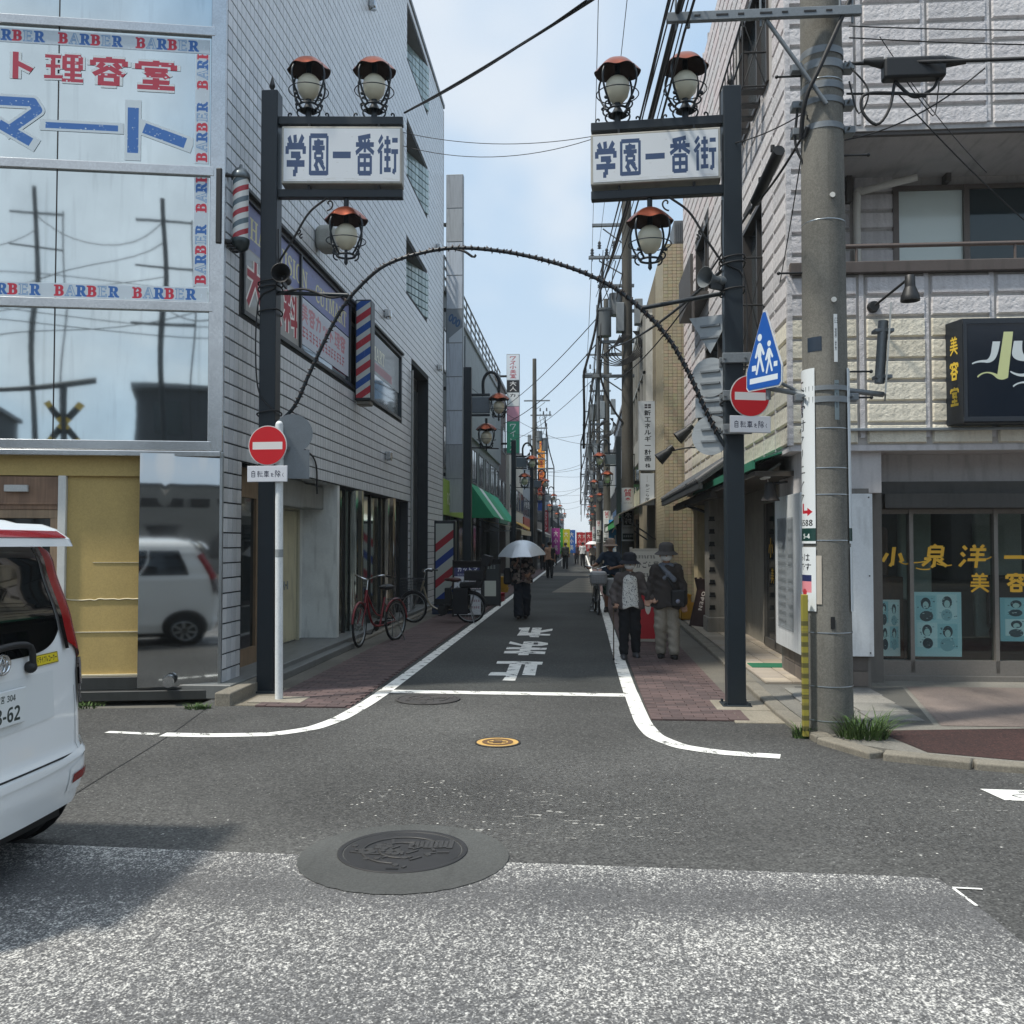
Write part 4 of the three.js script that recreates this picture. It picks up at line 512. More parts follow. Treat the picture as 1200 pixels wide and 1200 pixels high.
  part('pilaster_slot', Array.from({ length: 8 }, (_, i) => [box(2.205, 2.31, 0.45 + i * 0.22, 0.475 + i * 0.22, 16.69, 16.72), box(2.215, 2.3, 0.476 + i * 0.22, 0.53 + i * 0.22, 16.685, 16.72)]), M.black, B);
  part('cream_pillar', [rbox(2.35, 2.75, 0.05, 2.6, 19.6, 20.2, 0.015), box(2.25, 2.8, 0.04, 0.2, 19, 21)], std('#c3b38e', 0.8, 0, 'dirt'), B);
  part('awning_lip', [new THREE.BoxGeometry(0.34, 0.02, 5.9).rotateZ(0.3).translate(2.14, 2.6, -14.0), box(1.965, 1.99, 2.46, 2.56, 11.05, 16.95)], std('#2f7a60', 0.5, 0.1, 'dirt'), B);
  part('awning_frame', [box(2.0, 2.6, 2.38, 2.44, 11.1, 20.5), box(1.95, 2.05, 2.3, 2.4, 14.5, 20.5)], std('#4a453f', 0.8), B);
  const roof = part('tiled_roof', [new THREE.BoxGeometry(0.72, 0.05, 6.6).rotateZ(0.62).translate(2.03, 2.72, -17.6), box(1.74, 1.8, 2.42, 2.5, 14.3, 20.9)], std('#3b3d3f', 0.6, 0, 'dirt'), B);
  const rt = new THREE.CylinderGeometry(0.055, 0.055, 0.74, 8, 1, false, 0, Math.PI).rotateZ(Math.PI / 2), rm = ['#4a4c4e', '#424446', '#525456'].map((c) => std(c, 0.55, 0, 'dirt')); for (let i = 0; i < 33; i++) { const m = piece('roof_tile', rt, rm[i % 3], roof, 2.03, 2.755, 14.45 + i * 0.195); m.rotation.set(0, 0, 0.62); m.rotation.order = 'ZYX'; }
  // awning arm, small lamps under the awning
  part('awning_arm', [rod(V(1.9, 2.3, 17.6), V(2.5, 2.05, 16.9), 0.025)], M.black, B);
  part('green_mat', rbox(2.1, 2.7, 0.055, 0.075, 11.95, 12.35, 0.005), std('#1f6a4c', 0.95), B);
}
{ // illuminated box sign (unlit) with the salon logo
  const o = thing('salon_box_sign', 'large dark navy box sign with white brush style logo on the block wall', 'sign', [4.6, 2.9, 10.5]);
  part('case', slab([[3.97, 10.6], [4.05, 10.34], [6.5, 10.34], [6.5, 10.6]], 2.89, 4.0, 0.01), std('#20262e', 0.4, 0.1), o);
  part('face', card(5.27, 3.445, 10.332, 2.36, 1.0), printed(1090, 462, (c, w, h) => {
    c.fillStyle = '#141d29'; c.fillRect(0, 0, w, h); c.translate(-165, -58); c.scale(0.56, 0.54); c.translate(0, 10); c.lineCap = 'butt';
    const P = (pts, col) => { c.fillStyle = col; c.beginPath(); c.moveTo(...pts[0]); for (let i = 1; i < pts.length; i++) { const p = pts[i]; p.length === 2 ? c.lineTo(...p) : c.bezierCurveTo(...p); } c.closePath(); c.fill(); }, wht = '#c9d3d5';
    P([[515, 268], [580, 268], [560, 380, 545, 465, 460, 462], [420, 455, 380, 455, 340, 475], [335, 465], [370, 440, 420, 435, 460, 435], [490, 420, 500, 380, 505, 330]], wht);
    P([[610, 180], [690, 180], [640, 600], [600, 625, 560, 625, 530, 590], [490, 545, 430, 545, 385, 598], [378, 585], [420, 535, 490, 535, 550, 568]], '#c6cd98');
    P([[695, 265], [768, 265], [755, 400, 770, 425, 915, 430], [890, 540, 840, 600, 760, 592], [720, 590, 680, 570, 655, 545], [665, 540], [720, 570, 770, 575, 800, 550], [820, 520, 830, 480, 835, 455], [740, 455, 660, 440, 680, 350]], wht);
    P([[830, 262], [1180, 262], [1150, 410], [805, 410]], wht); c.fillStyle = '#141d29'; c.fillRect(900, 285, 220, 35); c.fillRect(890, 350, 225, 32);
    P([[945, 410], [1010, 410], [970, 640], [940, 705, 900, 705, 870, 680], [800, 645, 730, 640, 685, 688], [678, 675], [730, 625, 820, 625, 890, 655]], wht);
    P([[1040, 440], [1110, 440], [1120, 560, 1200, 610, 1300, 600], [1200, 650, 1060, 640, 1040, 440]], wht); P([[1400, 300], [1480, 300], [1430, 600], [1380, 640], [1330, 600], [1380, 560]], wht); P([[1560, 420], [1960, 400], [1970, 450], [1570, 470]], wht);
  }, 0.12), o);
  part('trim', [box(4.05, 6.5, 3.94, 3.99, 10.325, 10.335), box(4.05, 6.5, 2.895, 2.945, 10.325, 10.335), box(4.055, 4.09, 2.945, 3.94, 10.325, 10.335)], std('#2a3038', 0.4), o);
  const a = Math.atan2(0.26, 0.08); part('side_lettering', new THREE.PlaneGeometry(0.25, 1.0).rotateY(-(Math.PI / 2 - Math.atan2(0.08, 0.26))).translate(4.006, 3.445, -10.47), decal(96, 400, (c) => write(c, '美容室', 22, 44, 56, 84, 14, '#d0b23c', true, 26)), o);
  const l = thing('wall_spotlight', 'black gooseneck spotlight on the block wall above the box sign', 'spotlight', [3.5, 4.2, 10.6]);
  part('mount', rod(V(3.2, 4.2, 10.6), V(3.2, 4.2, 10.53), 0.065, 0.055, 16), M.black, l); part('arm', rod(V(3.2, 4.2, 10.5), V(3.45, 4.4, 10.2), 0.014), M.black, l); part('head', [lathe([[0, 0.18], [0.05, 0.17], [0.055, 0.05], [0.06, 0.04], [0.095, -0.05], [0.1, -0.1], [0.09, -0.1], [0.05, 0]], V(3.45, 4.25, 10.15), 18)], M.black, l);
}
// fixtures on the flank: spot lamps with dark shades, security camera, bell shade
[[1.9, 3.55, 14.5, 'black spot lamp with hood under the sign backs'], [1.62, 3.35, 15.2, 'black spot lamp on a bracket above the tiled roof'], [1.35, 3.05, 15.6, 'black spot lamp at the end of a long bracket']].forEach(([x, y, d, label]) => {
  const o = thing('spot_lamp', label, 'spot lamp', [2.28, y, d]); part('arm', [pipe([V(2.28, y + 0.05, d), V((x + 2.28) / 2, y + 0.12, d), V(x + 0.08, y + 0.06, d)], 0.014, 12, 6)], M.black, o);
  part('head', [new THREE.CylinderGeometry(0.055, 0.105, 0.24, 16, 1, true).rotateZ(-0.9).translate(x, y, -d), new THREE.CylinderGeometry(0.05, 0.055, 0.1, 14).rotateZ(-0.9).translate(x + 0.1, y + 0.1, -d)], M.black, o); part('reflector', new THREE.CircleGeometry(0.095, 16).rotateX(Math.PI / 2).rotateZ(-0.9).translate(x - 0.08, y - 0.06, -d), std('#8f9496', 0.3, 0.6), o); });
{ const o = thing('security_camera', 'white bullet camera hanging under the green awning lip', 'camera', [2.3, 2.4, 11.3]); part('housing', rbox(2.12, 2.2, 2.36, 2.44, 11.2, 11.5, 0.02, 2), M.white, o); part('bracket', [rod(V(2.16, 2.42, 11.4), V(2.35, 2.55, 11.4), 0.015), pipe([V(2.2, 2.36, 11.4), V(2.22, 2.2, 11.42), V(2.24, 2.1, 11.4)], 0.006, 10, 5)], M.white, o);
  const b = thing('bell_lamp', 'dark bell shaped lamp beside the white corner panel', 'lamp', [2.25, 2.1, 11.2]); part('shade', lathe([[0.03, 0.2], [0.06, 0.18], [0.07, 0.06], [0.11, -0.02], [0.1, -0.02], [0.05, 0.06]], V(2.2, 2.12, 11.25), 18), std('#3a3735', 0.5, 0.3), b); part('arm', rod(V(2.2, 2.3, 11.25), V(2.4, 2.32, 11.25), 0.012), M.black, b); }
// ---------- lanterns, sign posts and the garland arch ----------
function hoodGeo() {
  const n = 48, k = 9, pos = [], idx = [], uv = [];
  for (let j = 0; j <= k; j++) for (let i = 0; i <= n; i++) { const t = j / k, a = i / n * 6.28318, w = Math.cos(6 * a), r = 0.232 * t * (1 + 0.03 * w * t * t); pos.push(Math.cos(a) * r, 0.15 * (1 - Math.pow(t, 2.1)) + 0.012 * w * Math.pow(t, 3), Math.sin(a) * r); uv.push(i / n, t * 0.25); }
  for (let j = 0; j < k; j++) for (let i = 0; i < n; i++) { const a = j * (n + 1) + i; idx.push(a, a + 1, a + n + 1, a + 1, a + n + 2, a + n + 1); }
  const g = new THREE.BufferGeometry(); g.setAttribute('position', new THREE.Float32BufferAttribute(pos, 3)); g.setAttribute('uv', new THREE.Float32BufferAttribute(uv, 2)); g.setIndex(idx); g.computeVertexNormals(); return g;
}
const scroll = (o, s, sx, up) => { const p = []; for (let i = 0; i <= 14; i++) { const t = i / 14, a = t * 4.6, r = s * (1 - t * 0.75); p.push(new THREE.Vector3(o.x + sx * (Math.sin(a) * r + s * 0.5 * t), o.y + up * (s - Math.cos(a) * r), o.z)); } return pipe(p, 0.009, 20, 5); };
// y is the centre of the globe
function lantern(parent, x, y, d, hang, mtx, s = 1) {
  const O = new THREE.Vector3(0, 0, 0), rib = [], fin = (gs) => [gs].flat(3).map((g) => { g.scale(s, s, s).translate(x, y, -d); return mtx ? g.applyMatrix4(mtx) : g; });
  for (let i = 0; i < 4; i++) { const a = i * Math.PI / 2 + 0.62, q = [[0.2, 0.19], [0.24, 0.09], [0.225, -0.03], [0.16, -0.15], [0.1, -0.22]].map(([r, h]) => new THREE.Vector3(Math.cos(a) * r, h, Math.sin(a) * r)); rib.push(pipe(q, 0.011, 16, 6)); rib.push(scroll(new THREE.Vector3(Math.cos(a) * 0.13, -0.245, Math.sin(a) * 0.13), 0.05, Math.cos(a) > 0 ? 1 : -1, 1), ball(new THREE.Vector3(Math.cos(a) * 0.19, -0.15, Math.sin(a) * 0.19), 0.02, 8, 6)); }
  rib.push(ring(new THREE.Vector3(0, -0.22, 0), 0.1, 0.012, 24), ring(new THREE.Vector3(0, -0.06, 0), 0.215, 0.006, 28, 5));
  rib.push(hang ? rod(new THREE.Vector3(0, 0.28, 0), new THREE.Vector3(0, 0.42, 0), 0.028) : rod(new THREE.Vector3(0, -0.36, 0), new THREE.Vector3(0, -0.14, 0), 0.034), hang ? lathe([[0, -0.33], [0.022, -0.3], [0.016, -0.22], [0.02, -0.13]], O, 10) : lathe([[0.1, -0.28], [0.06, -0.25], [0.034, -0.2]], O, 14));
  if (!hang) for (const q of [-1, 1]) { rib.push(scroll(new THREE.Vector3(q * 0.06, -0.36, 0), 0.07, q, 1), scroll(new THREE.Vector3(q * 0.18, -0.37, 0), 0.045, q, 1)); }
  rib.push(rod(new THREE.Vector3(0, 0.1, 0), new THREE.Vector3(0, 0.27, 0), 0.03, 0.03, 10));
  const L = part('lantern', fin(rib), M.navy, parent);
  part('globe', fin(lathe([[0, -0.16], [0.055, -0.145], [0.105, -0.085], [0.126, -0.005], [0.118, 0.06], [0.08, 0.105], [0.05, 0.125], [0, 0.125]], O, 24)), M.globe, L);
  part('hood', fin(hoodGeo().translate(0, 0.165, 0)), M.copper, L);
  part('hood_painted_shade', fin(hoodGeo().scale(0.97, 0.95, 0.97).translate(0, 0.158, 0)), std('#3a2621', 0.7, 0.2), L);  // added dark inner shell, stands in for the shade under the hood
  part('finial', fin([ball(new THREE.Vector3(0, 0.315, 0), 0.022, 10, 8), rod(new THREE.Vector3(0, 0.29, 0), new THREE.Vector3(0, 0.31, 0), 0.012)]), M.black, L);
  return L;
}
const streetName = printed(1024, 440, (c, w, h) => { c.fillStyle = '#cdd2d6'; c.fillRect(0, 0, w, h); const r2 = rng(12); for (let i = 0; i < 30; i++) { c.fillStyle = 'rgba(120,108,86,' + (0.05 + 0.1 * r2()).toFixed(3) + ')'; c.fillRect(r2() * w, h * (0.93 + 0.06 * r2()), 20 + r2() * 90, 3 + r2() * 8); } write(c, '学園一番街', 12, 40, 188, 362, 15.5, '#35496b', false, 15); scuff(c, w, h, 60, 0.12, 2); }, 0.35);
function gatePost(label, x, d, top, x0, x1, y0, y1, yb0, yb1, rot, lampXs, hangX, side) {
  const o = thing('shopping_street_post', label, 'sign post', [x, 0, d]), Mx = new THREE.Matrix4().makeTranslation(x, 0, -d).multiply(new THREE.Matrix4().makeRotationY(rot)).multiply(new THREE.Matrix4().makeTranslation(-x, 0, d)), Q = (g) => [g].flat(3).map((q) => q.applyMatrix4(Mx));
  part('post', [rbox(x - 0.09, x + 0.09, 0, top, d - 0.09, d + 0.09, 0.012, 2)], M.navy, o);
  part('base_plate', [rbox(x - 0.14, x + 0.14, 0.0, 0.03, d - 0.14, d + 0.14, 0.005), ...[[-1, -1], [1, -1], [-1, 1], [1, 1]].map(([a, c]) => rod(V(x + a * 0.115, 0.02, d + c * 0.115), V(x + a * 0.115, 0.055, d + c * 0.115), 0.014, 0.014, 6))], std('#2a3338', 0.6, 0.3, 'dirt'), o);
  part('finial', [lathe([[0, 0.2], [0.03, 0.1], [0.034, 0.07], [0.012, 0.03], [0.02, 0], [0, 0]], V(x, top, d), 4)], M.black, o);
  part('beam', Q(rbox(Math.min(x0, x), Math.max(x1, x), yb1 - 0.045, yb1 + 0.045, d - 0.05, d + 0.05, 0.008, 2)), M.navy, o);
  part('beam', Q(rbox(Math.min(x0, x), Math.max(x1, x), yb0 - 0.05, yb0 + 0.04, d - 0.05, d + 0.05, 0.008, 2)), M.navy, o);
  const f = part('sign_box', Q([rbox(x0, x1, y0, y1, d - 0.1, d + 0.1, 0.012, 2)]), std('#a9a79f', 0.5, 0.3, 'dirt'), o);
  part('sign_face', Q(card((x0 + x1) / 2, (y0 + y1) / 2, d - 0.103, x1 - x0 - 0.05, y1 - y0 - 0.05)), streetName, f);
  part('sign_face', Q(card((x0 + x1) / 2, (y0 + y1) / 2, d + 0.103, x1 - x0 - 0.05, y1 - y0 - 0.05, Math.PI)), streetName, f);
  part('sign_clamp', Q([0.22, 0.8].map((t) => { const q = x0 + (x1 - x0) * t; return [box(q - 0.012, q + 0.012, yb0 + 0.03, y0 + 0.01, d - 0.06, d + 0.06), box(q - 0.012, q + 0.012, y1 - 0.01, yb1 - 0.04, d - 0.06, d + 0.06)]; })), M.black, o);
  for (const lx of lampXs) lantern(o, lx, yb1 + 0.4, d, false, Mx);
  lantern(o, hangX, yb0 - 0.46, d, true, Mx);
  part('scroll_brace', [pipe([V(x + side * 0.09, yb0 - 0.75, d), V(x + side * 0.25, yb0 - 0.5, d), V(x + side * 0.42, yb0 - 0.22, d), V(x + side * 0.62, yb0 - 0.06, d)], 0.012, 20, 6), scroll(V(x + side * 0.62, yb0 - 0.2, d), 0.07, side, 1), scroll(V(x + side * 0.3, yb0 - 0.45, d), 0.03, side, 1), scroll(V(x + side * 0.35, yb0 - 0.45, d), 0.03, -side, -1)], M.black, o);
  part('cable', [pipe([V(x + side * 0.11, 5, d - 0.09), V(x + side * 0.1, 4.4, d - 0.1), V(x - side * 0.1, 4.2, d - 0.1), V(x - side * 0.1, 3.3, d - 0.1), V(x + side * 0.1, 3.0, d - 0.1)], 0.008, 30, 5), ...[4.42, 4.36, 4.1, 3.0].map((yy) => pipe([V(x - 0.1, yy, d - 0.1), V(x + 0.1, yy + 0.03, d - 0.1), V(x + 0.1, yy, d + 0.1), V(x - 0.1, yy - 0.02, d + 0.1)], 0.009, 16, 5, true))], M.wire, o);
  return o;
}
gatePost('dark navy gate post with lanterns and street name sign beside the tiled building', -3.38, 10, 6.54, -3.25, -1.94, 5.5, 6.13, 5.42, 6.22, 0.08, [-2.98, -2.26], -2.56, 1);
gatePost('dark navy gate post with lanterns and street name sign beside the salon', 1.5, 9.48, 6.16, 0.1, 1.39, 5.22, 5.74, 5.14, 5.84, -0.07, [0.37, 1.05], 0.69, -1);
{ // arch of pipe wound with a light garland
  const P = [[-3.29, 2.89, 10], [-3.1, 3.08, 9.98], [-2.94, 3.41, 9.96], [-2.76, 3.78, 9.94], [-2.57, 4.12, 9.92], [-2.38, 4.34, 9.9], [-2.1, 4.56, 9.87], [-1.73, 4.67, 9.83], [-1.36, 4.71, 9.79], [-0.9, 4.66, 9.74], [-0.45, 4.55, 9.69], [-0.01, 4.39, 9.64], [0.34, 4.2, 9.61], [0.59, 3.99, 9.58], [0.85, 3.7, 9.55], [1.05, 3.35, 9.53], [1.22, 2.96, 9.51], [1.34, 2.7, 9.5], [1.42, 2.56, 9.49]].map((p) => V(...p));
  const o = thing('garland_arch', 'thin arch of pipe wound with a dark light garland between the two gate posts', 'arch', [-0.94, 2.6, 9.75]), c = new THREE.CatmullRomCurve3(P);
  part('pipe', new THREE.TubeGeometry(c, 120, 0.02, 8), M.navy, o);
  part('strut', [rod(V(-3.3, 4.33, 10), V(-2.5, 4.27, 9.93), 0.022), rod(V(1.42, 4.1, 9.5), V(0.62, 3.98, 9.56), 0.022)], M.navy, o);
  const hel = [], n = 760; for (let i = 0; i <= n; i++) { const t = i / n, p = c.getPointAt(0.02 + 0.96 * t), a = t * 6.2832 * 92, r = 0.03; hel.push(new THREE.Vector3(p.x + Math.cos(a) * r * 0.7, p.y + Math.cos(a) * r * 0.5 + 0.004, p.z + Math.sin(a) * r)); }
  const bulbs = []; const r2 = rng(3); for (let i = 0; i < 190; i++) { const p = c.getPointAt(0.03 + 0.94 * i / 190), a = r2() * 6.28; bulbs.push(new THREE.ConeGeometry(0.01, 0.026, 5).rotateZ(a).translate(p.x - Math.sin(a) * 0.034, p.y + Math.cos(a) * 0.034, p.z + 0.02 * (r2() - 0.5))); }
  part('garland_cable', pipe(hel, 0.008, n, 4), std('#2a211f', 0.6), o); stuffPart(part('garland_bulb', bulbs, std('#3b2a28', 0.4), o));
  part('garland_wrap', [pipe([V(-3.3, 4.3, 9.97), V(-3.0, 4.35, 9.95), V(-2.7, 4.25, 9.94), V(-2.5, 4.28, 9.93)], 0.014, 20, 5), pipe([V(-1.33, 4.7, 9.79), V(-1.22, 4.66, 9.76), V(-1.13, 4.6, 9.76), V(-1.1, 4.62, 9.75)], 0.014, 10, 5)], M.wire, o);
}
function horn(name, label, x, y, d, ry, s, mat) {
  const o = thing(name, label, 'loudspeaker', [x, y, d]), f = (gs) => [gs].flat(2).map((g) => g.rotateX(Math.PI / 2).rotateY(ry).translate(x, y, -d));
  part('horn', f([lathe([[0.03, -0.14], [0.035, -0.05], [0.06, 0.03], [0.1, 0.09], [0.105, 0.09], [0.06, 0.02]], new THREE.Vector3(), 20)]), mat, o); part('driver', f(rod(new THREE.Vector3(0, -0.24, 0), new THREE.Vector3(0, -0.1, 0), 0.05, 0.045, 14)), mat, o); part('bracket', f([box(-0.012, 0.012, -0.2, 0.02, -0.1, -0.03)]), M.black, o);
}
horn('horn_speaker', 'black horn speaker clamped to the navy post by the tiled wall', -3.2, 4.48, 9.85, 0.1, 1, M.black);
horn('horn_speaker', 'grey horn speaker on the navy post in front of the salon flank', 1.27, 4.2, 9.32, -0.9, 1, std('#6d7376', 0.5, 0.3));

// ---------- traffic signs ----------
const noEntry = printed(256, 256, (c) => { c.fillStyle = '#b9151f'; c.fillRect(0, 0, 256, 256); c.fillStyle = '#d5d3d0'; c.fillRect(24, 104, 208, 50); }, 0.35);
const exceptBikes = printed(512, 190, (c, w, h) => { c.fillStyle = '#c9ccd2'; c.fillRect(0, 0, w, h); write(c, '自転車', 34, 52, 80, 90, 10, '#20263a', false, 6); write(c, 'を', 294, 78, 54, 60, 11, '#20263a'); write(c, '除', 352, 52, 80, 90, 10, '#20263a'); write(c, 'く', 436, 80, 46, 60, 11, '#20263a'); }, 0.4);
function noEntrySign(o, x, y, d, r, ry, plateW, plateH, py) {
  const f = (gs, ox = x, oy = y) => [gs].flat(2).map((g) => g.rotateY(ry).translate(ox, oy, -d));
  const b = part('no_entry_disc', f([rod(new THREE.Vector3(0, 0, -0.004), new THREE.Vector3(0, 0, 0.002), r, r, 40)]), std('#d7d5d2', 0.4), o);
  part('disc_face', f(new THREE.CircleGeometry(r * 0.955, 40).translate(0, 0, 0.005)), noEntry, b);
  part('plate', f(rbox(-plateW / 2, plateW / 2, -plateH / 2, plateH / 2, -0.004, 0.004, 0.02, 2), x, py), std('#c9ccd2', 0.4), o);
  part('plate_face', f(new THREE.PlaneGeometry(plateW * 0.97, plateH * 0.93).translate(0, 0, 0.006), x, py), exceptBikes, o);
}
{
  const o = thing('no_entry_sign', 'red no entry disc with a plate below on a slim white pole', 'traffic sign', [-3.08, 0, 9.44]);
  part('pole', [rod(V(-3.08, 0, 9.48), V(-3.1, 2.82, 9.48), 0.04, 0.04, 18), ball(V(-3.1, 2.82, 9.48), 0.04)], std('#dfe3e3', 0.35), o);
  part('sticker', rod(V(-3.09, 1.46, 9.48), V(-3.09, 1.54, 9.48), 0.0415, 0.0415, 18), std('#8f9596', 0.5), o);
  noEntrySign(o, -3.2, 2.6, 9.42, 0.205, -0.06, 0.43, 0.165, 2.31); part('clamp', [rbox(-3.16, -3.0, 2.56, 2.6, 9.42, 9.53, 0.005), rbox(-3.14, -3.02, 2.28, 2.32, 9.42, 9.53, 0.005)], M.galv, o);
  part('sign_back', [rod(V(-2.95, 2.78, 9.53), V(-2.94, 2.78, 9.535), 0.2, 0.2, 30).copy(new THREE.CylinderGeometry(0.2, 0.2, 0.006, 30).rotateX(Math.PI / 2).rotateY(0.35).translate(-2.98, 2.74, -9.56)), new THREE.BoxGeometry(0.26, 0.3, 0.006).rotateY(0.35).translate(-2.94, 2.42, -9.56)], M.galv, o);
}
{
  const o = thing('no_entry_sign', 'red no entry disc with a plate below clamped to the navy post by the salon', 'traffic sign', [1.5, 2.6, 9.3]);
  noEntrySign(o, 1.63, 3.03, 9.28, 0.205, 0.25, 0.42, 0.165, 2.755);
  part('clamp', [3.42, 3.05, 2.72].map((y) => [rbox(1.38, 1.66, y - 0.05, y + 0.05, 9.34, 9.385, 0.006), rbox(1.38, 1.62, y - 0.05, y + 0.05, 9.575, 9.6, 0.006), rod(V(1.4, y, 9.32), V(1.4, y, 9.62), 0.012), rod(V(1.6, y, 9.3), V(1.6, y, 9.62), 0.012)]), M.galv, o);
}
{ // the grey backs of the signs that face the alley
  const bk = std('#a7adb0', 0.5, 0.5, 'dirt'), back = (name, label, g, x, y, d) => { const o = thing(name, label, 'sign back', [x, y, d]); part('panel', g.rotateY(-0.45).translate(x, y, -d), bk, o); part('stiffener', [-0.06, 0.06].map((q) => new THREE.BoxGeometry(0.2, 0.02, 0.02).translate(0, q, 0.016).rotateY(-0.45).translate(x, y, -d)), M.galv, o); part('arm', rod(V(x + 0.05, y, d - 0.01), V(1.45, y, d - 0.02), 0.014), M.galv, o); };
  const tri = new THREE.ExtrudeGeometry(new THREE.Shape([new THREE.Vector2(-0.22, 0.16), new THREE.Vector2(0.22, 0.16), new THREE.Vector2(0, -0.22)]), { depth: 0.006, bevelEnabled: false });
  back('stop_sign_back', 'grey triangular back of a stop sign on the navy post', tri, 1.3, 3.74, 9.62); back('round_sign_back', 'grey round sign back under the triangular one', new THREE.CylinderGeometry(0.2, 0.2, 0.006, 32).rotateX(Math.PI / 2), 1.3, 3.28, 9.64); back('plate_sign_back', 'grey rectangular plate back between two round sign backs', new THREE.BoxGeometry(0.36, 0.2, 0.006), 1.32, 2.98, 9.64); back('round_sign_back', 'grey round sign back lowest on the navy post', new THREE.CylinderGeometry(0.2, 0.2, 0.006, 32).rotateX(Math.PI / 2), 1.3, 2.69, 9.62);
}
{ // blue pedestrian crossing sign, edge turned, on an arm from the concrete pole
  const o = thing('crossing_sign', 'blue five sided pedestrian crossing sign with two white walking figures', 'traffic sign', [1.6, 2.9, 8.3]);
  const sh = new THREE.Shape([[-0.02, 0.36], [0.02, 0.36], [0.25, -0.15], [0.25, -0.29], [0.22, -0.32], [-0.22, -0.32], [-0.25, -0.29], [-0.25, -0.15]].map((p) => new THREE.Vector2(...p))), tf = (g) => g.rotateZ(-0.03).rotateY(-1.12).translate(1.59, 3.26, -8.3);
  part('plate', tf(new THREE.ExtrudeGeometry(sh, { depth: 0.012, bevelEnabled: false })), std('#cfd3d6', 0.4), o);
  const face = new THREE.ShapeGeometry(sh); { const p = face.attributes.position, uv = face.attributes.uv; for (let i = 0; i < p.count; i++) uv.setXY(i, (p.getX(i) + 0.25) / 0.5, (p.getY(i) + 0.32) / 0.68); }
  part('face', tf(face.scale(0.955, 0.965, 1).translate(0, 0, 0.015)), printed(400, 544, (c, w, h) => { c.fillStyle = '#1e56a6'; c.fillRect(0, 0, w, h); c.fillStyle = c.strokeStyle = '#d2dce2'; c.fillRect(35, 462, 330, 40);
    const fig = (x, y, s) => { c.lineCap = 'round'; c.beginPath(); c.arc(x, y, 27 * s, 0, 7); c.fill(); c.lineWidth = 46 * s; c.beginPath(); c.moveTo(x, y + 62 * s); c.lineTo(x, y + 130 * s); c.stroke(); c.lineWidth = 24 * s; for (const [a, b, e, f2] of [[0, 145, -34, 262], [6, 140, 46, 250], [-14, 60, -44, 138], [14, 60, 50, 125]]) { c.beginPath(); c.moveTo(x + a * s, y + b * s); c.lineTo(x + e * s, y + f2 * s); c.stroke(); } }; fig(150, 175, 0.98); fig(262, 235, 0.78); c.fillRect(60, 370, 50, 40); c.fillRect(318, 372, 42, 36); }, 0.35), o);
  part('arm', [rod(V(1.62, 2.95, 8.33), V(1.9, 2.87, 8.2), 0.022), rod(V(1.62, 3.1, 8.33), V(1.62, 2.85, 8.33), 0.022), rod(V(1.62, 3.05, 8.33), V(1.9, 2.87, 8.2), 0.014)], M.galv, o);
}
